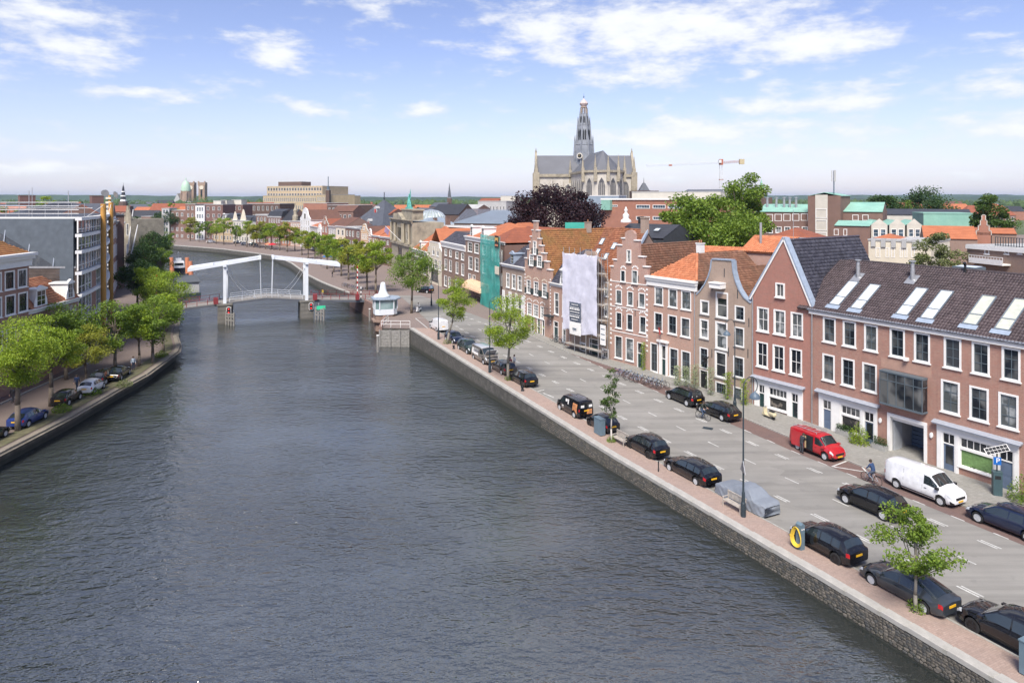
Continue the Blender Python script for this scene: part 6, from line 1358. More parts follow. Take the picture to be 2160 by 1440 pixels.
for i in range(16): bd.box(0,70.2,-.05,0,4.6 + i * .49,5.05 + i * .49)
bd.obj('timber_boards',M_TIMB,SH.root,kind='stuff')
MB().prism([(0,0,12.55),(70.3,0,12.55),(70.0,1.0,ZT),(0,1.0,ZT)],(-15,30,0)).obj('shingle_wall',M_SHIN,SH.root);MB().box(0,70.3,-.12,.05,12.35,12.6).obj('drip_edge',M_STEEL,SH.root)
for px in (3,58,113):
 x = at(px,0,90.4).x + 128;MB().cyl((x,-.1,12.6),(x,.95,ZT),.07).obj('downpipe',M_ZINC,SH.root)
MB().prism([(0,.8,ZT),(70.2,.8,ZT),(56,30,ZT),(0,30,ZT)],(0,0,.2)).obj('roof',R_DARK,SH.root);MB().box(0,70.2,.78,1.0,ZT + .02,ZT + .3).obj('roof_edge',M_WHITE,SH.root)
sc = thing('roof_scaffold','grey scaffold rails standing along the roof edge of the shingled hall','scaffold',(-128,91.4,ZT + .25))
for i in range(30): x = 20 + i * 1.75;MB().cyl((x,0,0),(x,0,1.9 if i % 5 else 4.0),.04,n=5).obj('upright',M_STEEL,sc)
for z in (.5,1.0,1.5,2.0): MB().cyl((20,0,z),(70,0,z),.06,n=5).obj('rail',M_STEEL,sc)
for i in range(9): x = 22 + i * 5.5;MB().cyl((x,0,0),(x,4,0),.05,n=5).cyl((x,4,0),(x,4,3.6),.05,n=5).cyl((x,0,1.9),(x,4,1.9),.05,n=5).obj('rear_frame',M_STEEL,sc);MB().box(x,x + 3.5,.4,1.6,1.1,1.16).obj('scaffold_board',M_WOODB,sc)
for z in (1.2,): MB().cyl((20,3,z),(70,3,z),.04,n=5).obj('rail',M_STEEL,sc)
CV = thing('curved_glass_front','curved glass office front with white bands and yellow round columns on the left bank','building',(-57.5,90.4,0));S_,E_ = Vector((0,0)),Vector((-18.0,35.6));nb = Vector((.894,.447));NS = 12
def arc(t,o=0): p = S_ + (E_ - S_) * t + nb * (1.7 * 4 * t * (1 - t) + o);return p
lev = [-.3,5.4,8.7,11.7,14.5,16.7,18.9];M_YEL = pm('ochre_column',(.50,.26,.06),.6,.1,2)
bk = MB();bk.prism([(*arc(i / NS,-.5),-.3) for i in range(NS + 1)] + [(E_.x - 12,E_.y - 3,-.3),(S_.x - 14,S_.y + 1,-.3)],(0,0,19.2)).obj('core',pm('office_dark',(.10,.12,.14),.5),CV)
for k,(a,b) in enumerate(zip(lev,lev[1:])):
 for i in range(NS):
  p,q = arc(i / NS),arc((i + 1) / NS);d_ = (q - p).normalized()
  if k < 3 and i % 3 == 2: MB().prism([(*p,a),(*q,a),(*(q - nb * .4),a),(*(p - nb * .4),a)],(0,0,b - a)).obj('brick_pier',BR_LEFT,CV);continue
  w = MB();L_ = (q - p).length;Mx = Matrix.Translation((p.x,p.y,a)) @ Matrix.Rotation(math.atan2(d_.y,d_.x),4,'Z');hh = b - a
  for x in (0,L_ / 2 - .05,L_ - .1): w.box(x,x + .1,-.06,.1,.3,hh - .05,Mx)
  w.box(.1,L_ - .1,-.04,.08,hh * .35,hh * .35 + .09,Mx);o = w.obj('window',M_WHITE,CV)
  for x in (.1,L_ / 2 + .05): MB().box(x,x + L_ / 2 - .15,.02,.04,.3,hh - .05,Mx).obj('pane',M_GLASSB if k >= 3 else M_GLASSC if i % 2 else M_GLASS,o)
 rb_ = MB()
 for i in range(NS): p,q,p2,q2 = arc(i / NS,.45),arc((i + 1) / NS,.45),arc(i / NS,-.3),arc((i + 1) / NS,-.3);rb_.prism([(*p,b - .25),(*q,b - .25),(*q2,b - .25),(*p2,b - .25)],(0,0,.42))
 rb_.obj('floor_band',W_WHITE,CV)
for t,zt in ((.28,20.8),(.83,20.9)): p = arc(t,.75);MB().cyl((*p,0),(*p,zt),.38,n=14).obj('round_column',M_YEL,CV,smooth=True)
p = arc(.93,.8);st_ = CV
for k in range(26): MB().box(p.x - .5,p.x + .5,p.y - .4,p.y + .4,2 + k * .78,2.34 + k * .78).obj('ladder_block',W_CREAM,CV)
MB().cyl((*p,0),(*p,22.2),.22,n=8).obj('sign_mast',M_YEL,CV)
for dx,dz,a in ((-.8,22.6,.3),(1.2,22.3,-.5)): MB().lathe([(.05,.3),(.45,.12),(.62,-.1),(.66,-.1)],(0,0,0),12,'y').obj('dish_antenna',M_STEEL,CV,loc=(p.x + dx,p.y,dz),rot=(.3,0,a))
ca = MB()
for t in (.28,.83):
 p = arc(t,.75)
 for s_ in (-.22,.22): q = arc(min(1,max(0,t + s_)),.3);ca.cyl((p.x,p.y,20.6),(q.x,q.y,19.0),.04,n=5)
ca.obj('stay_cables',M_WHITE,CV)
h = Fac('white_side_house','tall white painted side wall behind the curved glass front',(-94.3,145.5),(-87.2,149.2));H = h.z(236,458);h.wall(H,W_WHITE,12);roof(h,'par',R_GREY,H,H + 3,12);h.pwin(218,223,463,476,nx=1,nz=1,hole=False,y=-.1,style='far',sill=False)
LR = [Vector((-87.2,149.2)),Vector((-112,197)),Vector((-150,243))]
def lrow(t): return LR[0] + (LR[1] - LR[0]) * t
for i,(t0,t1,wl_,c,f_,ye,rm,lab) in enumerate([(.0,.22,BR_LEFT,3,4,470,R_RED,'tall brown brick house with long white window strips right of the white side wall'),(.22,.48,BR_FARP,4,4,476,R_GREY,'purple brick house with pale grey cornice on the left row'),(.48,.72,BR_FAR,4,4,482,R_BROWN,'plain brown house further down the left row'),(.72,1.0,BR_FARD,4,4,484,R_DARK,'dark house near the end of the left row')]):
 h = Fac('left_row_house',lab,lrow(t0),lrow(t1),'house',0);H = 16.3 - i * .7;autowin(h,f_,c,H,hf=.68,wf=.5);h.wall(H,wl_,12);h.cornice(H,.7,.5,W_GREYR);roof(h,'par',rm,H + .6,H + 4,12)
h = Fac('stone_gable_front','tan stone front with pilasters and stepped top at the end of the left row',at(262,0,203),at(276,0,201),'house');H = h.z(265,462);autowin(h,3,1,H);h.wall(H,W_SAND,10);gable(h,STEP,H,W_SAND,cap=W_SAND)
h = Fac('small_white_window_house','low red roofed house with big white windows tucked behind the curved front',(-90.5,144.2),(-85.9,146.6));H = h.z(225,592);autowin(h,2,3,H,wf=.7,hf=.75);h.wall(H,BR_LEFT,5);roof(h,'hip',R_RED,H,H + 2.2,5)
h = Fac('hipped_hall','long hall with dark grey hipped roof and two chimneys behind the shingled hall',at(42,0,150),at(262,0,165),'hall');H = h.z(60,457);h.wall(H,BR_FAR,20);roof(h,'hip',R_DARK,H,h.z(80,424),20)
for px in (76,228): u = h.u(px);h.chimney(u,9,h.z(80,424) - 1,h.z(80,412),3.0 if px < 100 else 2.6,2,BR_FARP,0)
for d_ in (0,.16):
 a,b = at(268 + d_ * 60,535,200),at(281 + d_ * 60,442 + d_ * 200,202);MB().cyl(a,b,.22,.12,6).obj('slanting_flagpole',W_WHITE,label='upper slanting white pole on the left row' if d_ == 0 else 'second slanting white pole on the left row',cat='pole')
def hull(L,Wd,zs,mat,name,parent,deck):
 mb = MB();N = 9;secs = []
 for i in range(N):
  t = i / (N - 1);w = Wd / 2 * (math.sin(math.pi * min(1,.25 + t * .75)) ** .7 if t > .5 else .92 + .08 * t) if t < 1 else .05;w = Wd / 2 * (1 if t < .55 else max(.03,math.cos((t - .55) / .45 * math.pi / 2) ** .8));sh = zs + (.5 * max(0,t - .5) ** 1.5)
  secs.append([(L * (t - .5),-w,sh),(L * (t - .5),-w * .85,0),(L * (t - .5),0,-.4),(L * (t - .5),w * .85,0),(L * (t - .5),w,sh)])
 vs = [p for s_ in secs for p in s_];fs = [(5 * i + k,5 * i + k + 1,5 * i + 6 + k,5 * i + 5 + k) for i in range(N - 1) for k in range(4)] + [(0,1,2,3,4)]
 mb.add(vs,fs).obj(name,mat,parent,smooth=True);d_ = MB()
 for i in range(N - 1): d_.quad(secs[i][0],secs[i + 1][0],secs[i + 1][4],secs[i][4])
 d_.obj('deck',deck,parent)
bp = at(377,575,215);B = thing('motor_yacht','dark blue motor yacht with white cabin moored behind the drawbridge','boat',(bp.x,bp.y,ZW),R(-62));hull(13,4.4,1.6,pm('navy_hull',(.01,.012,.03),.25),'hull',B,W_WHITE)
o = MB().prism([(-4,-1.6,1.6),(2,-1.5,1.6),(2,1.5,1.6),(-4,1.6,1.6)],(-.4,0,1.5)).obj('cabin',W_WHITE,B);MB().box(-3.2,1.3,-1.63,-1.58,2.1,2.8).obj('cabin_window',M_GLASS,o);MB().box(1.75,1.95,-1.2,1.2,2.2,2.9).obj('windscreen',M_GLASS,o)
MB().box(-3.8,-.2,-1.3,1.3,3.1,3.3).box(-2.4,-1.2,-.8,.8,3.3,4.2).obj('flybridge',W_WHITE,B);MB().cyl((-2.5,0,3.2),(-2.8,0,6.2),.07).lathe([(.05,0),(.3,.15),(.05,.4)],(-2.7,0,5.6),8).obj('radar_mast',M_STEEL,B);rl = MB()
for i in range(8): rl.cyl((2 + i * .55,-1.7 + i * .2,1.8),(2 + i * .55,-1.7 + i * .2,2.6),.03,n=5).cyl((2 + i * .55,1.7 - i * .2,1.8),(2 + i * .55,1.7 - i * .2,2.6),.03,n=5)
rl.obj('railing',M_STEEL,B)
bp = flat(372,612);B = thing('houseboat','grey roofed houseboat moored behind the left trees with orange mooring posts','houseboat',(-80,168,ZW),R(-62));MB().box(-9,9,-2.6,2.6,-.3,.8).obj('hull',M_IRON,B);o = MB().box(-8,8,-2.3,2.3,.8,3.2).obj('cabin',W_GREYR,B);MB().box(-8.3,8.3,-2.6,2.6,3.2,3.4).obj('roof',pm('roof_felt',(.09,.10,.11),.85),B)
for x in (-5,-1.5,2,5.5): MB().box(x,x + 1.6,-2.34,-2.28,1.5,2.6).obj('cabin_window',M_GLASS,o);MB().box(8.0,8.05,-1.2,1.2,1.5,2.6)
M_OR = pm('orange_buoy',(.62,.24,.13),.5,.08,2)
for i,(px,py,yt,lab) in enumerate(((363,590,543,'leftmost thick orange mooring post'),(396,590,543,'middle leaning orange mooring post'),(403,605,551,'right front orange mooring post'))):
 b_ = at(px,py,196 - i * 3);t_ = at(px - 2,yt,196 - i * 3);o = thing('mooring_post',lab + ' beside the houseboat','post',(b_.x,b_.y,ZW),group='orange mooring posts');zt = t_.z - ZW;MB().cyl((0,0,0),(0,0,zt * .3),.28,n=8).obj('pile',M_WOODG,o);MB().cyl((0,0,zt * .3),(-.2,0,zt),.62,.55,10).obj('sleeve',M_OR,o)
# ================================================================ white double drawbridge
BA = Vector((.937,.349));BN = Vector((-.349,.937))
PL,PR = Vector((-54.2,129.2)),Vector((-40.6,134.3));bang = math.atan2(BA.y,BA.x)
BR_ = thing('drawbridge','white wooden double drawbridge with balance beams over the canal','bridge',(PL.x,PL.y,0),bang);SP = (PR - PL).length;HW = 3.0
M_BW = pm('bridge_white',(.70,.735,.77),.5,.08,.6,grime=(.58,.60,.62));M_DECK = pm('deck_planks',(.26,.245,.225),.85,.2,1.5);M_MAR = pm('maroon_paint',(.22,.035,.04),.5,.1,2);M_DARKS = pm('bridge_steel',(.10,.11,.13),.5,.15,1);M_CONC = pm('pier_stone',(.175,.165,.145),.9,.3,.8,grime=(.07,.07,.055))
XL,XR = -13.5,SP + 14.5
def zd(x):
 pts = [(XL,1.15),(0,2.35),(SP / 2,2.95),(SP,2.2),(XR,1.4)]
 for (a,b),(c,d) in zip(pts,pts[1:]):
  if x <= c: return b + (d - b) * (x - a) / (c - a)
 return 1.4
x = XL;i = 0
pl_ = MB().box(0,.56,-HW,HW,-.08,0).mesh('deck_plank',M_DECK)
while x < XR:
 o = ob('deck_plank',pl_,BR_,(x,0,zd(x)),(0,-math.atan((zd(x + .5) - zd(x)) / .5),0));x += .58
for y_ in (-HW,HW - .25):
 mb = MB()
 for a,b in ((XL,0),(0,SP / 2),(SP / 2,SP),(SP,XR)): mb.prism([(a,y_,zd(a) - .5),(b,y_,zd(b) - .5),(b,y_,zd(b) - .08),(a,y_,zd(a) - .08)],(0,.25,0))
 mb.obj('deck_girder',M_DARKS,BR_)
def railing(x0,x1,y,mat,n,h=1.05,bars=(1.05,.55),t=.05):
 for k in range(n + 1): xx = x0 + (x1 - x0) * k / n;MB().box(xx - t,xx + t,y - t,y + t,zd(xx),zd(xx) + h).obj('railing_post',mat,BR_)
 for z in bars: MB().prism([(x0,y - .03,zd(x0) + z - .06),(x1,y - .03,zd(x1) + z - .06),(x1,y - .03,zd(x1) + z),(x0,y - .03,zd(x0) + z)],(0,.06,0)).obj('railing_bar',mat,BR_)
for y_ in (-HW + .1,HW - .1):
 railing(XL,-1.2,y_,M_MAR,7);railing(SP + 1.2,XR,y_,M_MAR,8);railing(.8,SP / 2,y_,M_BW,3,.9,(.9,.5),.03);railing(SP / 2,SP - .8,y_,M_BW,3,.9,(.9,.5),.03)
for s_,x0 in ((-1,0),(1,SP)):
 for y_ in (-HW - .1,HW + .1): MB().box(x0 - .28,x0 + .28,y_ - .24,y_ + .24,zd(x0) - .3,9.0).obj('portal_post',M_BW,BR_)
 MB().box(x0 - .3,x0 + .3,-HW - .7,HW + .7,9.0,9.5).obj('portal_beam',M_BW,BR_);MB().box(x0 - .15,x0 + .15,-HW,HW,7.6,7.9).obj('portal_tie',M_BW,BR_)
 tip,tail = (x0 - s_ * 6.1,10.3),(x0 + s_ * 6.3,8.55)
 for y_ in (-HW + .35,HW - .35): MB().prism([(tip[0],y_ - .22,tip[1] - .16),(tail[0],y_ - .22,tail[1] - .3),(tail[0],y_ - .22,tail[1] + .3),(tip[0],y_ - .22,tip[1] + .16)],(0,.44,0)).obj('balance_beam',M_BW,BR_);MB().cyl((tip[0],y_,tip[1]),(x0 - s_ * 6.3,y_,zd(x0 - s_ * 6.3)),.06,n=6).obj('lifting_rod',M_BW,BR_)
 bx = x0 + s_ * 6.3;mid = x0 + s_ * 2.2;zm = lambda xx: tip[1] + (tail[1] - tip[1]) * (xx - tip[0]) / (tail[0] - tip[0])
 MB().prism([(mid,-HW + .55,zm(mid) - .15),(bx,-HW + .55,zm(bx) - .2),(bx,-HW + .55,zm(bx) + .28),(mid,-HW + .55,zm(mid) + .2)],(0,2 * HW - 1.1,0)).obj('counterweight_box',M_BW,BR_);MB().box(tip[0] - .2,tip[0] + .2,-HW - .1,HW + .1,tip[1] - .2,tip[1] + .2).obj('cross_beam',M_BW,BR_)
 for y_ in (-HW,HW):
  ch = []
  for k in range(9): t = k / 8;ch.append((x0 - s_ * (.3 + 5.2 * t),y_,lerp(8.2,zd(x0) + .6,t) - 1.1 * math.sin(math.pi * t)))
  MB().tube(ch,.045,5).obj('chain',M_STEEL,BR_)
 pr = MB().prism([(x0 - 1.2,-HW - 1.3,-2.5),(x0 + 1.2,-HW - 1.3,-2.5),(x0 + 1.2,HW + 1.3,-2.5),(x0 - 1.2,HW + 1.3,-2.5)],(0,0,zd(x0) + 2.1));o = pr.obj('pier',M_CONC,BR_)
 for k in range(4):
  for j in range(3):
   MB().box(x0 - 1.2 + j * .81,x0 - .42 + j * .81,-HW - 1.36,-HW - 1.3,-1.2 + k * .75,-.5 + k * .75).obj('stone_block',M_CONC,o)
 MB().box(x0 - 1.35,x0 + 1.35,-HW - 1.45,HW + 1.45,zd(x0) - .4,zd(x0) - .12).obj('pier_cap',M_CONC,BR_)
 fx = x0 + s_ * .6 + .9
 for k in range(4): MB().cyl((fx + k * .45,-HW - 2.2 - k * .55,-2.4),(fx + k * .45,-HW - 2.2 - k * .55,.7 if k % 3 else 1.0),.18,n=8).obj('fender_pile',M_WOODG,BR_)
 for z in (-.6,.1,.55): MB().prism([(fx,-HW - 2.35,z),(fx + 1.4,-HW - 4.0,z),(fx + 1.5,-HW - 3.85,z),(fx + .1,-HW - 2.2,z)],(0,0,.2)).obj('fender_rail',M_WOODG,BR_)
 if s_ < 0 or True:
  sg = MB().prism([(x0 + .7 + .42 * math.cos(t),-HW - 1.6,1.05 + .75 * (math.sin(t) * .5 + (.5 if math.sin(t) > 0 else -.5))) for t in [2 * math.pi * q / 16 for q in range(16)]],(0,.12,0)).obj('signal_board',M_WHITE,BR_)
  MB().prism([(x0 + .7 + .34 * math.cos(t),-HW - 1.65,1.05 + .66 * (math.sin(t) * .5 + (.5 if math.sin(t) > 0 else -.5))) for t in [2 * math.pi * q / 16 for q in range(16)]],(0,.06,0)).obj('signal_face',M_BLACK,sg)
  em,t_,p_ = newmat('red_signal_light');p_.inputs['Base Color'].default_value = (.6,.02,.02,1);p_.inputs['Emission Color'].default_value = (1,.05,.04,1);p_.inputs['Emission Strength'].default_value = .5
  for z in (.72,1.38): MB().lathe([(.14,-.1),(.14,.0)],(x0 + .7,-HW - 1.67,z),12,'y').obj('red_light',em,sg)
 MB().box(x0 + s_ * 1.5 - .4,x0 + s_ * 1.5 + .4,-HW - .9,-HW - .3,zd(x0) - .1,zd(x0) + 1.1).obj('machine_cabinet',M_MAR,BR_)
o = MB().box(SP + 1.6,SP + 3.2,-HW - 3.2,-HW - 3.1,.6,1.3).obj('green_sign',pm('bright_green',(.05,.6,.32),.5),BR_);MB().cyl((SP + 2.0,-HW - 3.15,-1),(SP + 2.0,-HW - 3.15,2.0),.05).obj('sign_post',M_STEEL,o)
MB().box(XL - 4,XL + .4,-HW - .6,HW + .6,-2.4,zd(XL) - .05).obj('left_abutment',M_LQUAY,BR_)
M_RW = M_RED
for lab,x0,y0,f in (('red and white barrier standing upright at the left bridge head',XL + 2.2,-HW - .2,1),('red and white barrier standing upright at the right bridge head',SP + 9.6,-HW - .1,-1)):
 w = PL + BA * x0 + BN * y0;b = thing('bridge_barrier',lab,'barrier',(w.x,w.y,zd(x0)),bang);MB().box(-.35,.35,-.3,.3,0,1.15).obj('cabinet',M_MAR,b)
 for k in range(11): MB().box(-.09,.09,-.06,.06,1.15 + k * .5,1.65 + k * .5).obj('band',M_WHITE if k % 2 else M_RED,b)
 for k in range(6): MB().box(.6,.78,-.09,.09,k * .42,k * .42 + .42).obj('signal_post_band',M_WHITE if k % 2 else M_BLACK,b)
kh = thing('bridge_keeper_house',"white eight-sided bridge keeper's house with flat overhanging roof",'hut',(-22.3,118,g(118) + .3),R(20));kx = [(-1.5,-.8),(-.8,-1.5),(1.6,-1.5),(2.3,-.8),(2.3,1.2),(1.6,1.9),(-.8,1.9),(-1.5,1.2)]
MB().prism([(x,y,0) for x,y in kx],(0,0,.95)).obj('base',M_BW,kh);MB().prism([(x * .97 + .01,y * .97,.95) for x,y in kx],(0,0,1.65)).obj('glazing',glassmat('hut_glass',(.18,.27,.27),(.30,.40,.40),.6),kh)
for x,y in kx: MB().box(x - .08,x + .08,y - .08,y + .08,.95,2.6).obj('corner_post',M_BW,kh)
MB().prism([(x * 1.25,y * 1.25,2.6) for x,y in kx],(0,0,.22)).obj('roof',M_LEAD,kh);MB().prism([(x * 1.22,y * 1.22,-1.2) for x,y in kx],(0,0,.3)).obj('corbel',BR_BRN,kh);MB().prism([(x * .9,y * .9,-2.8) for x,y in kx],(0,0,2.8)).obj('foot',BR_BRN,kh)
w = Vector((-22.3,118,g(118) + 3.12));sc_ = thing('roof_sculpture',"white abstract boot-like sculpture on the bridge keeper's roof",'sculpture',w,R(20));MB().lathe([(1.25,0),(1.2,.35),(.8,.7),(.62,1.2),(.5,1.9),(.42,2.4),(.3,2.6),(.1,2.65)],(0,0,0),14,sy=.75).lathe([(.5,0),(.45,.35),(.2,.6)],(-.95,0,0),10,sx=1.5).obj('sculpture_body',M_BW,sc_,smooth=True,angle=180)
M_BRA = brick('abutment_brick',(.20,.125,.10),(.26,.165,.135),(.24,.2,.18),bw=.3,bh=.09)
rw = MB();pts = [(-20.75,106.4),(-22.7,122),(-34.9,146.7)]
for a,b in zip(pts,pts[1:]): d_ = Vector((b[0] - a[0],b[1] - a[1])).normalized();n_ = Vector((d_.y,-d_.x)) * .5;rw.prism([(*a,-2.4),(*b,-2.4),(b[0] + n_.x,b[1] + n_.y,-2.4),(a[0] + n_.x,a[1] + n_.y,-2.4)],(0,0,4.0))
rw.obj('abutment_wall',M_BRA,kind='structure',label='brown brick abutment wall right of the drawbridge',cat='wall')
fw_ = thing('timber_fender_wall','grey timber plank fender wall at the corner of the right quay','fender',(-20.6,106.2,ZW),math.atan2(-.2,4.7))
for i in range(7): MB().box(0,4.75,-.12,0,-.6 + i * .45,-.17 + i * .45).obj('plank',M_WOODG,fw_)
for x in (.1,1.7,3.2,4.6): MB().box(x - .12,x + .12,-.3,-.12,-.8,2.6).obj('post',M_WOODG,fw_)
wr = thing('white_railing','white tubular railing on the corner above the timber fender','railing',(-20.4,106.6,1.45),math.atan2(-.2,4.7))
for i in range(4): MB().cyl((i * 1.5,0,0),(i * 1.5,0,1.1),.04,n=6).obj('railing_post',M_WHITE,wr);
for i in range(3): MB().cyl((0,1.6 + i * 1.6,0),(0,1.6 + i * 1.6,1.1),.04,n=6).obj('railing_post',M_WHITE,wr)
for z in (.55,1.08): MB().cyl((0,0,z),(4.5,0,z),.035,n=6).cyl((0,0,z),(0,4.8,z),.035,n=6).obj('railing_bar',M_WHITE,wr)
for px,py,yt,lab in ((797,742,708,'short grey mooring pile beside the timber fender wall'),(780,676,652,'pale mooring pile standing below the brick abutment')):
 b = gp(px,py,lambda y: ZW);o = thing('mooring_pile',lab,'pile',(b.x,b.y,ZW));zt = at(px,yt,b.y).z - ZW;MB().cyl((0,0,-1),(0,0,zt),.2,n=10).obj('shaft',M_WOODG,o);MB().cyl((0,0,zt),(0,0,zt + .12),.22,n=10).obj('cap',M_WHITE,o)
# ================================================================ trees and plants
L_LIME = leafmat('lime_leaves',(.13,.225,.02),(.225,.335,.03),(.36,.45,.045));L_GREEN = leafmat('green_leaves',(.09,.165,.025),(.15,.245,.03),(.23,.32,.045));L_DARK = leafmat('dark_leaves',(.025,.06,.018),(.045,.095,.025),(.07,.13,.03))
L_YEL = leafmat('yellowish_leaves',(.16,.20,.03),(.26,.29,.035),(.38,.38,.05));L_BEECH = leafmat('copper_beech_leaves',(.022,.010,.014),(.036,.016,.02),(.058,.026,.03));L_WIL = leafmat('willow_leaves',(.11,.14,.05),(.17,.20,.075),(.24,.27,.11))
L_MID = leafmat('mid_leaves',(.04,.085,.02),(.075,.135,.03),(.12,.19,.04));M_BARK = pm('bark',(.16,.13,.10),.95,.3,3);M_BARKG = pm('grey_bark',(.23,.21,.175),.95,.25,3)
def leaf_mesh(name,pts,size,mat,rs,droop=.35,aspect=.62):
 n = len(pts);nrm = rs.normal(0,1,(n,3));nrm[:,2] = np.abs(nrm[:,2]) + droop;nrm /= np.linalg.norm(nrm,axis=1)[:,None]
 a = np.cross(nrm,rs.normal(0,1,(n,3)));a /= np.linalg.norm(a,axis=1)[:,None];b = np.cross(nrm,a);s = size * rs.uniform(.65,1.3,(n,1))
 P = np.stack([pts - a * s * .5,pts + b * s * aspect * .5 - a * s * .05 + nrm * s * .08,pts + a * s * .5,pts - b * s * aspect * .5 - a * s * .05 + nrm * s * .08],1).reshape(-1,3)
 me = bpy.data.meshes.new(name);me.vertices.add(4 * n);me.vertices.foreach_set('co',P.ravel());me.loops.add(4 * n);me.loops.foreach_set('vertex_index',np.arange(4 * n,dtype=np.int32))
 me.polygons.add(n);me.polygons.foreach_set('loop_start',np.arange(0,4 * n,4,dtype=np.int32));me.update(calc_edges=True);me.materials.append(mat);return me
def make_tree(seed,H,cr,cb,nleaf,size,mat,clumps=26,trunk=.16,bark=None,shape='round',lean=(0,0),spread=.42):
 """H height, cr crown radius, cb height where the crown begins; returns trunk and crown meshes"""
 rs = np.random.RandomState(seed);ch = H - cb;C = []
 while len(C) < clumps:
  p = rs.uniform(-1,1,3);r = np.linalg.norm(p)
  if r > 1 or r < .25: continue
  if shape == 'cone':
   t = (p[2] + 1) / 2;w = (1 - t) ** .7 * .95 + .1;q = np.array([p[0] * w * cr,p[1] * w * cr,cb + ch * t])
  elif shape == 'wide':
   if r < .5: continue
   q = np.array([p[0] * cr * .86,p[1] * cr * .86,cb + ch * (.5 + .43 * p[2])])
  else: q = np.array([p[0] * cr * .9,p[1] * cr * .9,cb + ch * (.5 + .47 * p[2])])
  q[0] += lean[0] * (q[2] / H);q[1] += lean[1] * (q[2] / H);C.append(q)
 C = np.array(C);k = rs.randint(0,clumps,nleaf);rad = (cr * spread) * rs.uniform(.5,1.25,clumps)
 d = rs.normal(0,1,(nleaf,3));d /= np.linalg.norm(d,axis=1)[:,None];d *= (rs.uniform(0,1,nleaf) ** .45)[:,None];d[:,2] *= .62
 pts = C[k] + d * rad[k][:,None];pts = pts[pts[:,2] > cb * .8]
 crown = leaf_mesh('crown',pts,size,mat,rs)
 mb = MB();top = Vector((lean[0] * .8,lean[1] * .8,cb + ch * .75));path = [Vector((0,0,-.2)),Vector((lean[0] * .15 + rs.uniform(-.08,.08),lean[1] * .15,cb * .55)),Vector((lean[0] * .4,lean[1] * .4,cb)),top]
 mb.tube(path,[trunk * 1.25,trunk,trunk * .8,trunk * .25],9)
 for i in range(min(clumps,16)):
  c = Vector(C[i]);t = rs.uniform(.0,.7);s0 = path[2].lerp(top,t);m_ = s0.lerp(c,.55) + Vector((0,0,-.08 * cr));mb.tube([s0,m_,c],[trunk * .42,trunk * .26,trunk * .08],5)
 return mb.mesh('trunk',bark or M_BARK,True,180),crown
def tree(loc,label,meshes,rz=0,scale=1,group=None,name='tree'):
 o = thing(name,label,'tree',loc,rz,group,scale);ob('trunk',meshes[0],o);ob('crown',meshes[1],o);return o
def weeds(parent_loc,n,r,h,mat,label,seed,size=.1,cat='plant',name='plant_tuft'):
 rs = np.random.RandomState(seed);a = rs.uniform(0,6.28,n);q = rs.uniform(0,1,n) ** .6 * r;pts = np.stack([q * np.cos(a),q * np.sin(a),rs.uniform(.02,1,n) ** 1.2 * h * (1.1 - q / r * .7)],1)
 o = thing(name,label,cat,parent_loc);ob('leaves',leaf_mesh('leaves',pts,size,mat,rs),o,kind='stuff');st = MB()
 for i in range(5): st.cyl((0,0,-.05),(r * .5 * math.cos(i * 1.3),r * .5 * math.sin(i * 1.3),h * .7),.015,.005,4)
 st.obj('stems',M_BARK,o);return o
p = gp(1932,1293);tree(p,'small leafy maple over the grey parked car, nearest tree on the right quay',make_tree(17,5.3,2.0,1.8,5600,.16,L_GREEN,20,.09,M_BARKG,spread=.34),.4)
p2 = p + Vector((.35,1.2,0));weeds(p + Vector((.15,.1,.1)),420,.5,.75,L_GREEN,'weeds with yellow flowers around the nearest quay tree',1)
rs_ = np.random.RandomState(5)
p = gp(1290,933);tree(p,'slim young tree with upright crown beside the grey cabinet',make_tree(12,6.8,1.15,2.2,2000,.16,L_MID,24,.07,pm('pale_bark',(.5,.47,.42),.9),'cone'),0);weeds(p + Vector((0,0,.1)),300,.45,.6,L_GREEN,'green weeds at the foot of the slim young tree',2)
p = gp(1072,803);tree(p,'bushy green tree beside the black hatchback, middle of the right quay',make_tree(13,9.6,3.0,3.6,12000,.165,L_LIME,32,.15,M_BARKG,lean=(.3,0)),.2);weeds(p + Vector((0,0,.1)),260,.5,.7,L_GREEN,'weeds at the foot of the bushy middle quay tree',3)
p = gp(943,726);tree(p,'leaning green tree beside the dark blue car near the bridge',make_tree(14,9.4,2.6,3.0,10000,.165,L_LIME,28,.15,M_BARKG,lean=(1.8,0)),0);weeds(p + Vector((0,0,.1)),260,.6,.8,L_GREEN,'weeds at the foot of the leaning tree near the bridge',4)
p = gp(868,660);tree(p,"broad dark green tree behind the bridge keeper's house",make_tree(15,11.3,4.3,4.0,9500,.25,L_GREEN,36,.2,lean=(.6,0)),1.2)
TA = make_tree(21,8.5,2.5,2.8,5200,.24,L_LIME,24,.16);TB = make_tree(22,8.0,2.2,2.6,3200,.3,L_GREEN,22,.15);TC = make_tree(23,9.0,2.6,2.6,3600,.32,L_YEL,24,.16);TD = make_tree(24,11,4.2,3.2,5200,.38,L_DARK,30,.24);TE = make_tree(25,9,3.4,2.6,7500,.25,L_GREEN,26,.2)
rows = [(622,529,1.2,TB),(637,538,1.15,TA),(650,546,1.2,TC),(664,553,1.25,TA),(677,560,1.2,TB),(690,567,1.3,TA),(704,574,1.25,TB),(720,582,1.25,TA),(735,590,1.3,TC),(752,599,1.2,TB),(774,611,1.35,TC),(793,618,1.4,TA)]
for i,(px,py,s_,m) in enumerate(sorted(rows)): tree(gp(px,py),f'small round quay tree behind the drawbridge, number {["one", "two", "three", "four", "five", "six", "seven", "eight", "nine", "ten", "eleven", "twelve"][i]} from the left',m,i * 1.1,s_,'trees on the right bank behind the bridge')
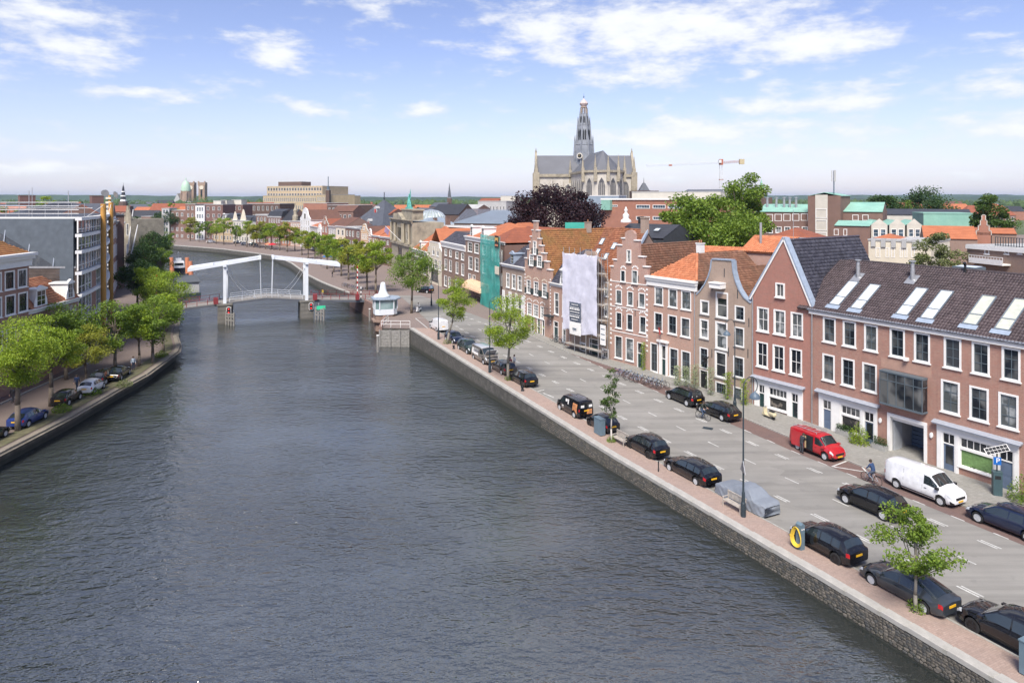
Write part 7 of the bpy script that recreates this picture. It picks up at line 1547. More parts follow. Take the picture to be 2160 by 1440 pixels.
rowf = [(345,502,1.3,TD),(368,503,1.3,TD),(401,508,1.3,TC),(420,510,1.1,TB),(438,513,1.25,TB),(456,514,1.1,TA),(472,516,1.4,TA),(497,519,1.1,TB),(521,521,1.3,TA),(535,522,1.1,TC),(548,523,1.25,TC),(560,525,1.1,TB),(573,526,1.25,TA),(590,528,1.2,TB),(606,531,1.3,TC)]
for i,(px,py,s_,m) in enumerate(rowf): tree(gp(px,py),f'far quay tree on the outer bend, {["first", "second", "third", "fourth", "fifth", "sixth", "seventh", "eighth", "ninth", "tenth", "eleventh", "twelfth", "thirteenth", "fourteenth", "fifteenth"][i]} from the left',m,i * 2.3,s_ * 1.1,'trees along the outer bend of the canal')
def lt(px,py): return flat(px,py)
lts = [((38,908),make_tree(31,10.6,3.5,4.4,16000,.175,L_LIME,34,.22),'large bright lime tree, nearest tree on the left quay',1,.3),((108,856),make_tree(32,9.4,3.1,3.6,12000,.175,L_LIME,30,.21,lean=(-.8,0)),'leaning bright tree behind the black left car',1,2.1),((180,806),make_tree(33,6.6,2.7,1.9,10000,.16,L_YEL,28,.13),'yellow-green tree over the white left car',1,.5)]
for (px,py),m,lab,s_,rz in lts: tree(lt(px,py),lab,m,rz,s_)
for i,(px,py,s_,m,lab) in enumerate([(140,800,1.0,TE,'green street tree standing behind the yellow-green tree'),(243,782,.98,TE,'mid green tree right of the yellow-green tree'),(293,772,.92,TA,'young green tree with thin trunk left of the quay corner'),(322,765,.95,TE,'green tree at the corner of the left quay'),(345,742,1.02,TA,'fresh green tree just before the left bridge head')]): tree(lt(px,py),lab,m,i * 1.7,s_)
p = lt(350,700);tree(p,'large bright round tree at the left bridge head',make_tree(35,9.6,4.4,2.0,15000,.21,L_LIME,36,.24),.8);p = lt(318,668);tree(p,'lime green tree behind the left bridge head',make_tree(36,9.8,3.6,2.0,11000,.22,L_LIME,30,.22),2)
for i,(px,Y,s_,m,lab) in enumerate([(290,128,.95,TD,'dark tree shading the left street'),(303,165,1.0,TD,'dark green tree left of the houseboat'),(338,168,1.05,TE,'tall green tree beside the houseboat'),(326,205,1.1,TD,'dark tree left of the motor yacht'),(300,225,1.35,TD,'big dark tree beyond the left row'),(285,245,1.4,TD,'tall dark tree at the end of the left row'),(345,236,1.0,TE,'rounded tree close to the motor yacht'),(318,260,1.2,TD,'dark tree far along the left bank'),(352,265,1.0,TE,'last green tree on the left bank')]): q = at(px,0,Y);tree((q.x,q.y,0),lab,m,i,s_)
def big(px,Y,w_px,ytop,zb,label,mat,seed,n=11000,size=.4,shape='wide',clumps=46,spread=.32):
 q = at(px,ytop,Y);r = w_px / 2 * Y / F;return tree((q.x,q.y,0),label,make_tree(seed,q.z * 1.07,r,zb,n,size,mat,clumps,.5,None,shape,spread=spread))
big(1172,168,232,404,5.5,'huge dark purple copper beech in front of the great church',L_BEECH,41,30000,.62,clumps=80,spread=.27);big(1485,120,225,416,3.5,'broad bright green tree behind the brown roofs',L_GREEN,42,38000,.5,'round',80,.34);big(1566,150,110,379,6,'tall dark green tree right of the crane mast',L_GREEN,43,26000,.5,'round',70,.4)
big(1982,92,118,500,5,'pale feathery willow behind the dark tiled roof',L_WIL,44,12000,.3,'wide',40);big(2087,150,90,414,5,'rounded dark green tree at the right skyline',L_MID,45,14000,.5,spread=.4);big(1865,235,82,409,6,'dark park tree right of the school tower',L_DARK,46,9000,.7,spread=.42);big(1955,245,110,405,6,'wide park tree on the right skyline',L_DARK,47,10000,.7,spread=.42);big(1925,225,50,420,6,'lower lighter tree between the skyline trees',L_GREEN,48,4000,.45)
for i,(px,Y,w,yt,m,lab) in enumerate([(425,700,60,411,L_GREEN,'cluster tree below the cathedral towers'),(365,420,26,424,L_LIME,'bright tree on the roofscape below the cathedral'),(20,230,50,421,L_GREEN,'tree at the far left behind the hall'),(95,260,50,416,L_LIME,'bright tree left behind the hall roof'),(800,420,26,424,L_GREEN,'tree behind the museum statue on the left'),(880,400,34,425,L_DARK,'dark tree right of the museum statue'),(1130,240,70,428,L_BEECH,'lower left shoulder of the copper beech group')]): big(px,Y,w,yt,4,lab,m,60 + i,3500,.55,'wide',26,.34)
M_HILL = pm('wooded_hills',(.045,.075,.032),.95,.4,.012,grime=(.03,.05,.025))
def ridge_hill(Y,base,amp,seed,label,x0=-5200,x1=5600):
 rs = np.random.RandomState(seed);n = 260;xs = np.linspace(x0,x1,n);ph = rs.uniform(0,6,6);z = base + amp * sum(np.sin(xs / s_ + p_) * w for s_,p_,w in zip((1900,900,420,150,60,25),ph,(.5,.3,.2,.12,.1,.08)));mb = MB()
 for i in range(n - 1): mb.quad((xs[i],Y,-1),(xs[i + 1],Y,-1),(xs[i + 1],Y + 60,z[i + 1]),(xs[i],Y + 60,z[i]));mb.quad((xs[i],Y + 60,z[i]),(xs[i + 1],Y + 60,z[i + 1]),(xs[i + 1],Y + 900,z[i + 1] * .7),(xs[i],Y + 900,z[i] * .7))
 mb.obj('hills',M_HILL,kind='structure',label=label,cat='hills')
ridge_hill(3600,33,12,3,'low wooded dune hills along the horizon');ridge_hill(5200,48,16,8,'farther blue wooded hills behind the first range')
def wood(label,n,y0,y1,seed,mat):
 rs = np.random.RandomState(seed);ico = [(0,0,1),(.89,0,.45),(.28,.85,.45),(-.72,.53,.45),(-.72,-.53,.45),(.28,-.85,.45),(.95,.3,-.1),(0,1,-.1),(-.95,.3,-.1),(-.6,-.8,-.1),(.6,-.8,-.1)]
 fc = [(0,1,2),(0,2,3),(0,3,4),(0,4,5),(0,5,1),(1,6,2),(2,6,7),(2,7,3),(3,7,8),(3,8,4),(4,8,9),(4,9,5),(5,9,10),(5,10,1),(1,10,6)];mb = MB()
 for i in range(n):
  Y = rs.uniform(y0,y1);X = rs.uniform(-.85,.85) * Y;r = rs.uniform(4,10);hh = rs.uniform(9,20)
  for j in range(3):
   ox,oy,oz = rs.uniform(-.6,.6,3) * r;mb.add([(X + ox + a * r * .7 * rs.uniform(.75,1.2),Y + oy + b * r * .7,hh * .6 + oz * .5 + c * hh * .42 * rs.uniform(.8,1.2)) for a,b,c in ico],fc)
 mb.obj('wood',mat,kind='stuff',label=label,cat='trees')
wood('belt of trees between the town and the hills',1500,720,1900,5,pm('wood_green',(.065,.105,.035),.95,.45,.05,grime=(.035,.065,.02)));wood('farther woods in front of the hills',1400,1900,3500,6,MATS['wood_green'])
wr_ = random.Random(9)
# ================================================================ cars
PROF = {
 'suv': ([(0,.60),(.03,.66),(.055,.70),(.125,.925),(.2,.965),(.38,1),(.50,.99),(.60,.945),(.745,.665),(.86,.62),(.95,.55),(1,.42)],.60,(.062,.122),(.608,.735),[(.15,.27),(.285,.445),(.46,.70)]),
 'hatch': ([(0,.58),(.03,.64),(.05,.68),(.16,.92),(.24,.97),(.4,1),(.52,.985),(.60,.935),(.76,.65),(.87,.59),(.95,.50),(1,.36)],.60,(.06,.155),(.608,.75),[(.2,.3),(.315,.455),(.47,.715)]),
 'wagon': ([(0,.58),(.03,.63),(.045,.67),(.125,.915),(.2,.96),(.36,1),(.48,.985),(.565,.935),(.70,.665),(.84,.61),(.95,.52),(1,.38)],.61,(.055,.12),(.572,.69),[(.13,.25),(.265,.415),(.43,.66)]),
 'fastback': ([(0,.60),(.02,.68),(.07,.715),(.30,.95),(.40,.995),(.47,1),(.54,.985),(.60,.94),(.725,.67),(.85,.605),(.95,.51),(1,.37)],.62,(.085,.275),(.607,.715),[(.25,.335),(.35,.475),(.49,.69)]),
 'van': ([(0,.93),(.02,.965),(.06,.985),(.3,1),(.58,.995),(.68,.965),(.82,.63),(.9,.565),(.96,.48),(1,.34)],.56,None,(.69,.81),[(.60,.785)]),
 'mpv': ([(0,.60),(.02,.64),(.04,.68),(.085,.94),(.16,.985),(.36,1),(.53,.99),(.61,.95),(.77,.64),(.88,.575),(.96,.48),(1,.36)],.58,(.045,.083),(.615,.76),[(.11,.25),(.265,.43),(.445,.725)]),
 'saloon': ([(0,.50),(.02,.60),(.05,.64),(.20,.65),(.32,.96),(.42,1),(.55,.98),(.70,.68),(.85,.62),(.96,.55),(1,.42)],.62,(.21,.31),(.56,.69),[(.3,.42),(.44,.64)])}
PL_Y = pm('yellow_plate',(.75,.42,.02),.5,.05,8);M_TAIL = gloss('tail_light',(.38,.012,.016),.15);M_HEAD = gloss('head_light',(.55,.58,.60),.08);M_CGL = gloss('car_glass',(.02,.028,.03),.03,0,1.0);M_CTRIM = pm('black_trim',(.02,.021,.022),.6,.1,5);M_RIM = gloss('alloy_rim',(.46,.47,.48),.35);M_RIMD = gloss('dark_rim',(.03,.03,.032),.3,.5);M_CHR = gloss('chrome',(.6,.6,.61),.15,.9)
PAINT = {'black': (.006,.006,.008),'darkgrey': (.035,.042,.05),'white': (.74,.75,.76),'red': (.42,.012,.02),'navy': (.008,.014,.04),'blue': (.012,.035,.16),'brown': (.06,.052,.05),'green': (.025,.042,.04),'silver': (.38,.39,.40),'taupe': (.15,.135,.12)}
def paint(c): return gloss('car_paint_' + c,PAINT[c],.35,.0,1.0,.12 if max(PAINT[c]) < .1 else .4)
def tyre_mesh(r,w): return MB().lathe([(r * .66,-w / 2),(r * .93,-w / 2),(r,-w * .32),(r,w * .32),(r * .93,w / 2),(r * .66,w / 2)],(0,0,0),20,'y',cap=False).mesh('tyre',M_RUBBER,True,30)
def rim_mesh(r,w,mat):
 mb = MB().lathe([(r * .67,-w * .3),(r * .67,-w * .46),(r * .60,-w * .47),(r * .58,-w * .3)],(0,0,0),20,'y',cap=False)
 for k in range(5): mb.box(-.045,.045,-w * .46,-w * .3,.03,r * .6,Matrix.Rotation(k * 2 * math.pi / 5,4,'Y'))
 mb.lathe([(.07,-w * .48),(.07,-w * .25)],(0,0,0),10,'y');mb.lathe([(r * .62,-w * .36),(r * .62,-w * .3)],(0,0,0),16,'y');return mb.mesh('rim',mat)
def make_car(label,typ,col,L,W_,H,loc,rz,wb=None,rim='alloy',rails=False,plates=True,extra=None,top=None,name='parked_car',cladding=False,group=None,cat='car'):
 prof,belt,rw,ws,sides = PROF[typ];C = thing(name,label,cat,loc,rz,group);wb = wb or L * .615;r = .33 if H < 1.55 else .36
 if typ == 'van': r = .34
 xf = L / 2 - (L - wb) * .47;xr = xf - wb;px_,pz_ = [p[0] for p in prof],[p[1] * H for p in prof];sill = .2 if H < 1.55 else .24
 def sec(t):
  x = -L / 2 + t * L;zt = np.interp(t,px_,pz_);wp = W_ / 2 * np.interp(t,[0,.03,.12,.3,.8,.93,.98,1],[.84,.93,.985,1,1,.955,.87,.74]);zb = sill + np.interp(t,[0,.05,.1,.92,.97,1],[.14,.05,0,0,.05,.12])
  for xc in (xf,xr):
   d_ = abs(x - xc);ra = r + .055
   if d_ < ra: zb = max(zb,r + math.sqrt(ra * ra - d_ * d_))
  zl = min(belt * H * np.interp(t,[0,.5,1],[1.04,1,.93]),zt - .02);cab = max(0,min(1,(zt - zl) / (H * .36)));vw = typ == 'van'
  wr = wp * (.90 - (.06 if vw else .17) * cab);zs = min(max(zb + .06,sill + .12),zl - .03);zm = max(zs + .01,(sill + zl) * .52);zm = min(zm,zl - .015)
  return [(x,0,zb),(x,wp * .86,zb),(x,wp * .965,zs),(x,wp,zm),(x,wp * .972,zl),(x,wr,zt - .055 * (.4 + .6 * cab)),(x,wr * .78,zt - .004),(x,0,zt + .055)]
 ts = sorted({p[0] for p in prof} | {.015,.985,.3,.7,.45,.8,.9} | {(x_ + L / 2) / L + k * (r + .055) / L for x_ in (xf,xr) for k in (-1.001,-.95,-.7,-.35,0,.35,.7,.95,1.001)});ts = [t for t in ts if 0 <= t <= 1]
 S_ = [sec(t) for t in ts];mb = MB();n = 8;ring = [s_ + [(x,-y,z) for x,y,z in s_[-2:0:-1]] for s_ in S_];m_ = len(ring[0]);vs = [p for q in ring for p in q]
 for i in range(len(ring) - 1):
  for k in range(m_):
   mb.cur = 1 if k in (0,m_ - 1) else (2 if top and k in (5,6,7,8) and .2 < ts[i] < .62 else 0);a,b = i * m_ + k,i * m_ + (k + 1) % m_;mb.f.append((a,b,b + m_,a + m_));mb.mi.append(mb.cur)
 mb.f += [tuple(range(m_ - 1,-1,-1)),tuple(range((len(ring) - 1) * m_,len(ring) * m_))];mb.mi += [0,0];mb.v = vs;P_ = paint(col);mb.obj('body',[P_,M_CTRIM] + ([top] if top else [P_]),C,smooth=True,angle=38)
 def pt(t,v,side):
  i = max(0,min(len(ts) - 2,int(np.searchsorted(ts,t)) - 1));f_ = (t - ts[i]) / (ts[i + 1] - ts[i]);k = min(6,int(v));q = v - k
  a = [np.array(S_[j][k]) * (1 - q) + np.array(S_[j][k + 1]) * q for j in (i,i + 1)];p = a[0] * (1 - f_) + a[1] * f_;return np.array([p[0],p[1] * side,p[2]])
 def patch(name,mat,t0,t1,v0,v1,off=.008,sides_=(1,-1),across=False,parent=C,nt=5):
  tt = sorted(set(list(np.linspace(t0,t1,nt)) + [t for t in ts if t0 < t < t1]))
  for sd in ((1,) if across else sides_):
   row = []
   for t in tt:
    if across: a = [pt(t,v,1) for v in np.linspace(v0,7,5)] + [pt(t,v,-1) for v in np.linspace(7,v0,5)[1:]]
    else: a = [pt(t,v,sd) for v in np.linspace(v0,v1,4)]
    row.append(a)
   M_ = MB();w = len(row[0]);A = np.array(row);du = np.gradient(A,axis=0);dv = np.gradient(A,axis=1);nn = np.cross(du,dv);ln = np.linalg.norm(nn,axis=2,keepdims=True);ln[ln == 0] = 1;nn /= ln
   c = A.mean((0,1));ref = c - np.array([c[0] * .6,0,H * .45]);
   if (nn.mean((0,1)) * ref).sum() < 0: nn = -nn
   A = A + nn * off;M_.add(A.reshape(-1,3),[(i * w + k,i * w + k + 1,(i + 1) * w + k + 1,(i + 1) * w + k) for i in range(len(tt) - 1) for k in range(w - 1)]);M_.obj(name,mat,parent,smooth=True,angle=60)
 patch('windscreen',M_CGL,ws[0],ws[1],5.25,7,across=True)
 if rw: patch('rear_window',M_CGL,rw[0],rw[1],5.3,7,across=True)
 for a,b in sides: patch('side_window',M_CGL,a,b,4.12,4.86)
 patch('tail_light',M_TAIL,.002,.045 if typ != 'van' else .02,3.35,4.0,.012);patch('head_light',M_HEAD,.925,.985,3.5,4.5,.012);patch('front_bumper',M_CTRIM,.955,.999,1.4,2.9 if cladding or typ == 'van' else 2.0,.008);patch('rear_bumper',M_CTRIM,.001,.05,1.4,2.4 if cladding else 1.8,.008)
 for t in ([sides[-1][0] - .008,sides[-1][1] + .01] if typ != 'van' else [.58,.80]): patch('door_seam',M_CTRIM,t - .0012,t + .0012,1.8,4.0,.004,nt=2)
 patch('door_handle',P_ if col in ('black','navy') else M_CTRIM,sides[-1][0] + .01,sides[-1][0] + .045,3.5,3.62,.025,nt=2)
 if cladding: patch('sill_trim',M_CTRIM,.28,.72,1.2,2.1,.01)
 g0 = H * .36;MB().box(L / 2 - .03,L / 2 + .012,-W_ * .26,W_ * .26,g0 - .1,g0 + .06).obj('grille',M_CTRIM,C)
 if plates: MB().box(-L / 2 - .025,-L / 2 + .01,-.26,.26,H * .45,H * .45 + .115).obj('number_plate',PL_Y,C);MB().box(L / 2 - .01,L / 2 + .03,-.26,.26,H * .22,H * .22 + .115).obj('number_plate',PL_Y,C)
 ty = ('tyre',round(r,2));WCACHE.setdefault(ty,tyre_mesh(r,.22));rk_ = ('rim',round(r,2),rim);WCACHE.setdefault(rk_,rim_mesh(r,.22,M_RIM if rim == 'alloy' else M_RIMD))
 for x in (xf,xr):
  for s_ in (1,-1): o = ob('wheel',WCACHE[ty],C,(x,s_ * (W_ / 2 - .135),r),(0,0,math.pi if s_ > 0 else 0));ob('rim',WCACHE[rk_],o)
 mp = pt(ws[1] - .01,4.3,1)
 for s_ in (1,-1): MB().box(mp[0] - .12,mp[0] + .1,s_ * (mp[1] + .02),s_ * (mp[1] + .22),mp[2] - .02,mp[2] + .13).obj('wing_mirror',P_ if col != 'white' else M_CTRIM,C)
 if rails:
  for s_ in (1,-1): a = [pt(t,5.4,s_) + np.array([0,0,.06]) for t in (.2,.35,.5,.58)];MB().tube([tuple(q) for q in a],.022,5).obj('roof_rail',M_CHR if rails == 'chrome' else M_CTRIM,C)
 if extra: extra(C,pt,patch,L,W_,H)
 return C
UA = math.atan2(.896,-.444);NB = Vector((.896,.444,0));UV = Vector((-.444,.896,0))
def quaypos(px,py,W_,shift=0): p = gp(px,py) + NB * (W_ / 2 - .12) + UV * shift;p.z = g(p.y) + .004;return p
def bx(C,nm,m,*a): MB().box(*a).obj(nm,m,C)
CARS = [
 ('black off-road car with black wheels at the lower right corner','suv','black',4.75,1.95,1.72,2055,1335,-1.45,1,dict(rim='dark',cladding=True)),
 ('dark grey fastback under the small leafy maple','fastback','darkgrey',4.78,1.85,1.44,1894,1264,0,1,{}),
 ('black compact off-road car beside the charging post with yellow cable','suv','black',4.37,1.9,1.65,1765,1192,1.34,1,dict(rim='dark',cladding=True)),
 ('black estate car parked between the covered car and the crossover with red lights','wagon','black',4.95,1.87,1.5,1441,1009,0,1,{}),
 ('black crossover with big red tail lights beside the wooden bench','suv','black',4.3,1.8,1.62,1348,957.5,0,1,dict(rim='dark',rails='black')),
 ('tiny black retro hatchback behind the grey street cabinet','hatch','black',3.57,1.63,1.49,1258,907,0,1,dict(rim='dark')),
 ('black hatchback with silver roof trim beside the bushy quay tree','suv','black',4.23,1.82,1.57,1091,811,0,1,dict(rails='chrome',rim='dark')),
 ('brown-grey estate car with tall red tail lights behind the bushy tree trunk','wagon','brown',4.6,1.8,1.5,1048,785.5,0,1,{}),
 ('dark green crossover parked behind the open-bonnet van','suv','green',4.6,1.85,1.6,976.5,742.5,0,0,{}),
 ('dark blue hatchback facing the camera beside the leaning tree','hatch','navy',4.2,1.75,1.5,948,722,0,0,{}),
 ('black people carrier with chrome roof rails parked by the flowering wall plants','mpv','black',4.45,1.82,1.65,1431,850,0,1,dict(rails='chrome')),
 ('low black estate car parked by the tan warehouse','wagon','black',4.75,1.85,1.46,1524,889,1.45,1,{}),
 ('black crossover driving up the road away from the camera','suv','black',4.57,1.84,1.68,1824,1080,0,1,dict(name='driving_car',cladding=True)),
 ('dark navy estate car at the right edge beside the parking meter','mpv','navy',4.85,1.9,1.62,2068,1104,-1.4,1,dict(rails='black'))]
for lab,ty,co,L,W_,H,px,py,sh,aw,k in CARS: make_car(lab,ty,co,L,W_,H,quaypos(px,py,W_,sh),UA if aw else UA + math.pi,**k)
def red_extra(C,pt,patch,L,W_,H):
 o = None
 for y_ in (-.62,.62): MB().tube([(-1.9,y_,H + .02),(-1.9,y_,H + .17),(.45,y_,H + .17),(.45,y_,H + .02)],.025,5).obj('roof_rack_rail',M_STEEL,C)
 for i in range(6): MB().cyl((-1.8 + i * .44,-.62,H + .15),(-1.8 + i * .44,.62,H + .15),.02,n=5).obj('roof_rack_bar',M_STEEL,C)
 a = -W_ / 2
 MB().box(-.55,.30,a - .012,a + .05,.42,1.62).obj('side_opening',M_BLACK,C);MB().box(-1.85,-.6,a - .07,a - .02,.40,1.64).obj('sliding_door',paint('red'),C);MB().box(-.5,-.35,a - .03,a + .02,.5,1.5).obj('tool_rack',pm('plywood',(.5,.36,.2),.8),C)
make_car('red delivery van with open side door and roof rack','van','red',4.45,1.8,1.82,quaypos(1710,959,1.8),UA + math.pi,wb=2.7,extra=red_extra,name='delivery_van',cat='van',cladding=True)
def white_extra(C,pt,patch,L,W_,H): patch('rubbing_strip',M_CTRIM,.22,.74,1.9,2.2,.01);patch('door_seam',M_CTRIM,.3,.303,1.8,4.8,.004,nt=2)
make_car('large plain white delivery van parked before the white shop front','van','white',5.1,1.95,1.95,quaypos(1890,1029,1.95,-1.62),UA + math.pi,wb=3.25,extra=white_extra,name='delivery_van',cat='van')
def livery(C,pt,patch,L,W_,H):
 patch('orange_print',pm('portrait_print',(.55,.24,.10),.6,.4,4),.08,.25,2.6,4.6,.012,(1,));patch('white_lettering',M_WHITE,.42,.46,4.1,4.75,.012,(1,));patch('white_lettering',M_WHITE,.48,.56,4.35,4.7,.012,(1,));patch('white_lettering',M_WHITE,.62,.70,3.2,3.45,.012,(1,));patch('white_lettering',M_WHITE,.62,.69,2.8,3.0,.012,(1,))
 for s_ in (-1,1): MB().box(-L / 2 - .015,-L / 2 + .01,s_ * .42 - .3,s_ * .42 + .3,1.08,1.52).obj('rear_door_window',M_CGL,C);MB().box(-L / 2 - .02,-L / 2 - .012,s_ * .45 - .18,s_ * .45 + .18,1.2,1.42).obj('white_lettering',M_WHITE,C)
 MB().box(-L / 2 - .02,-L / 2 + .0,-.62,-.05,.55,1.0).obj('orange_print',MATS['portrait_print'],C)
make_car('small black van with orange portrait print and white lettering','van','black',4.4,1.85,1.82,quaypos(1197,874,1.85),UA,wb=2.75,extra=livery,name='delivery_van',cat='van')
def bonnet(C,pt,patch,L,W_,H):
 MB().prism([(L * .33,-.72,1.22),(L * .33,.72,1.22),(L * .33 + .62,.66,1.85),(L * .33 + .62,-.66,1.85)],(-.05,0,.04)).obj('open_bonnet',paint('silver'),C);MB().box(L * .34,L * .47,-.7,.7,.8,1.02).obj('engine_bay',M_BLACK,C);patch('white_sign_panel',M_WHITE,.12,.52,3.4,4.6,.012)
 for z in (1.25,1.4,1.55): MB().box(-1.3,.3,-W_ / 2 - .02,-W_ / 2 - .0,z,z + .05).obj('sign_text',M_BLACK,C)
make_car('taupe and silver van with its bonnet open beside the quay lamp','van','taupe',5.0,1.95,1.97,quaypos(1009.5,763.5,1.95),UA + math.pi,wb=3.1,extra=bonnet,top=paint('silver'),name='delivery_van',cat='van')
make_car('small white van parked at the quay close to the bridge','van','white',4.4,1.8,1.85,quaypos(915,697,1.8),UA,wb=2.7,name='delivery_van',cat='van')
make_car('dark maroon hatchback parked on the bridge square','hatch','black',4.0,1.7,1.45,gp(896,617) + Vector((0,0,.004)),R(150))
cc = gp(1555,1067) + NB * .86;cc.z = .004;C = thing('covered_car','saloon car hidden under a grey fabric cover beside the street lamp','car',cc,UA);L,W_,H = 4.7,1.75,1.42;prof = PROF['saloon'][0];rs = np.random.RandomState(4);mb = MB();nt_,nv_ = 60,41;vs = []
for i in range(nt_):
 t = i / (nt_ - 1);zt = np.interp(t,[p[0] for p in prof],[p[1] * H for p in prof]) + .03;wp = W_ / 2 * np.interp(t,[0,.04,.15,.85,.96,1],[.8,.95,1.03,1.03,.95,.78]);cab = max(0,zt - .62 * H) / (.38 * H)
 for k in range(nv_):
  v = k / (nv_ - 1) * 2 - 1;a = abs(v);s_ = 1 if v > 0 else -1
  if a < .45: y,z = wp * (.93 - .24 * cab) * (a / .45),zt - .02 * (a / .45) ** 3
  elif a < .68: q = (a - .45) / .23;y,z = wp * lerp(.93 - .24 * cab,1.0,q),lerp(zt - .02,min(zt - .05,H * .60),q)
  else: q = (a - .68) / .32;y,z = wp * (1.0 + .03 * q),lerp(min(zt - .05,H * .60),.16,q)
  f_ = .03 * math.sin(t * 70 + 4 * math.sin(a * 7)) * max(0,a - .6) * 2 + .012 * math.sin(t * 37 + a * 23) + .01 * math.sin(t * 61 - a * 31)
  vs.append((-L / 2 + L * t + (.012 * math.sin(a * 40) if t in (0,1) else 0),s_ * (y + f_),z + f_ * .6))
mb.add(vs,[(i * nv_ + k,i * nv_ + k + 1,(i + 1) * nv_ + k + 1,(i + 1) * nv_ + k) for i in range(nt_ - 1) for k in range(nv_ - 1)]);mb.f += [tuple(range(nv_)),tuple(range((nt_ - 1) * nv_,nt_ * nv_))];mb.mi += [0,0]
mb.obj('fabric_cover',pm('grey_cover',(.20,.225,.26),.75,.08,1.5,bmp=.3),C,smooth=True,angle=180)
for x in (1.4,-1.35):
 for s_ in (1,-1): ob('wheel',WCACHE[('tyre',.33)],C,(x,s_ * .72,.31))
def leftpos(px,py,W_): p = flat(px,py);p.x -= W_ / 2 - .12;p.z = .034;return p
LA_ = R(92)
for lab,ty,co,L,W_,H,px,py,hd in [('dark car cut off at the left picture edge','wagon','black',4.4,1.78,1.48,-14,934,LA_),('dark blue hatchback beneath the nearest lime tree','hatch','blue',3.95,1.72,1.48,76,893,LA_),('black small hatchback behind the white left car','hatch','black',3.6,1.65,1.5,155,850,R(96)),('white retro hatchback beneath the yellow-green tree','hatch','white',3.57,1.63,1.49,207,826,R(97)),('black saloon parked left of the quay bushes','saloon','black',4.6,1.78,1.45,262,797,R(102)),('black pickup parked beside the black saloon','suv','black',4.4,1.8,1.6,232,806,R(98))]: make_car(lab,ty,co,L,W_,H,leftpos(px,py,W_),hd)
for lab,ty,co,px,py,hd in [('silver car in the left street before the curved front','suv','silver',231,664,R(110)),('black car in the left street beyond the silver one','suv','black',231,646,R(112)),('red car parked far along the left street','hatch','red',302,533,R(120)),('white van far along the left street','van','white',288,528,R(120)),('dark car on the outer bend beside the quay trees','hatch','darkgrey',503,514,R(10)),('silver car on the outer bend of the canal','hatch','silver',518,517,R(5)),('dark green car on the outer bend right of the silver car','hatch','green',535,518,R(8)),('pale car parked left on the outer bend','hatch','white',446,512,R(5))]:
 p = flat(px,py) if px < 400 else gp(px,py);p.z += .03;make_car(lab,ty,co,4.2 if ty != 'van' else 5,1.78,1.5 if ty != 'van' else 2.0,p,hd)
HAZE = 7e-5
# ================================================================ street things
def onz(px,py,up=0): p = gp(px,py);p.z += up;return p
def text_mesh(s,size,mat,depth=.01):
 cu = bpy.data.curves.new('lettering','FONT');cu.body = s;cu.size = size;cu.extrude = depth;cu.align_x = 'CENTER';cu.align_y = 'CENTER';t = bpy.data.objects.new('lettering',cu);COL.objects.link(t)
 me = bpy.data.meshes.new_from_object(t);bpy.data.objects.remove(t);me.materials.append(mat);return me
def lamp(px,py,H,s_,label,sign=False,bell=M_LAMP):
 o = thing('street_lamp',label,'street lamp',onz(px,py,.1),0,'curved arm street lamps on the right bank');MB().lathe([(.17,0),(.17,.9),(.12,1.0),(.1,1.6),(.075,1.7)],n=10).obj('base',M_IRON,o);MB().cyl((0,0,1.6),(0,0,H - 1.3),.07,.045,8).obj('pole',M_IRON,o,smooth=True)
 arc_ = [(0,H - 1.3)] + [(.65 - .65 * math.cos(t),H - .75 + .7 * math.sin(t)) for t in [math.pi * k / 9 for k in range(10)]] + [(1.22,H - 1.0),(1.05,H - 1.12)];d = NB * s_;MB().tube([(d.x * a,d.y * a,z) for a,z in arc_],.03,6).obj('arm',M_IRON,o,smooth=True)
 MB().lathe([(.05,.32),(.1,.22),(.26,.12),(.34,-.04),(.36,-.16),(.3,-.2),(.05,-.2)],(d.x * 1.05,d.y * 1.05,H - 1.4),14).obj('lamp_bell',bell,o,smooth=True)
 if sign: MB().prism([(-.05,-.5,3.0),(-.05,.5,3.0),(-.05,0,3.85)],(.03,0,0)).obj('triangle_sign',M_STEEL,o)
lamp(1568,1092,9.4,1,'tall street lamp with curved arm beside the covered car',True);lamp(1550,868,9.2,-1,'street lamp with curved arm before the tan warehouse');lamp(1033,787,9.0,1,'street lamp beside the open-bonnet van');lamp(925,717,9.0,-1,'street lamp beside the small white van');lamp(910,646,8.5,-1,'street lamp on the bridge square');lamp(1150,742,7.0,1,'short street lamp before the dormer house') if False else None
def bench(px,py,label):
 o = thing('park_bench',label,'bench',onz(px,py,.1),UA + math.pi / 2 + math.pi / 2,'wooden benches on the quay')
 for i in range(5): MB().box(-.85,.85,-.25 + i * .1,-.17 + i * .1,.42,.45).obj('seat_slat',M_WOODB,o)
 for i in range(14): x = -.82 + i * .123;MB().box(x,x + .06,.27,.3,.5,.95).obj('back_slat',M_WOODB,o)
 MB().box(-.87,.87,.25,.32,.93,1.0).obj('back_rail',M_WOODB,o)
 for x in (-.8,.8):
  for y in (-.22,.26): MB().box(x - .03,x + .03,y - .03,y + .03,0,.62 if y < 0 else .95).obj('leg',M_WOODB,o)
  MB().box(x - .03,x + .03,-.28,.28,.62,.66).obj('armrest',M_WOODB,o)
bench(1548,1077,'slatted wooden bench beside the tall lamp and covered car');bench(1308,938,'slatted wooden bench beside the slim young tree')
M_CAB = pm('cabinet_blue_grey',(.13,.19,.23),.5,.12,3)
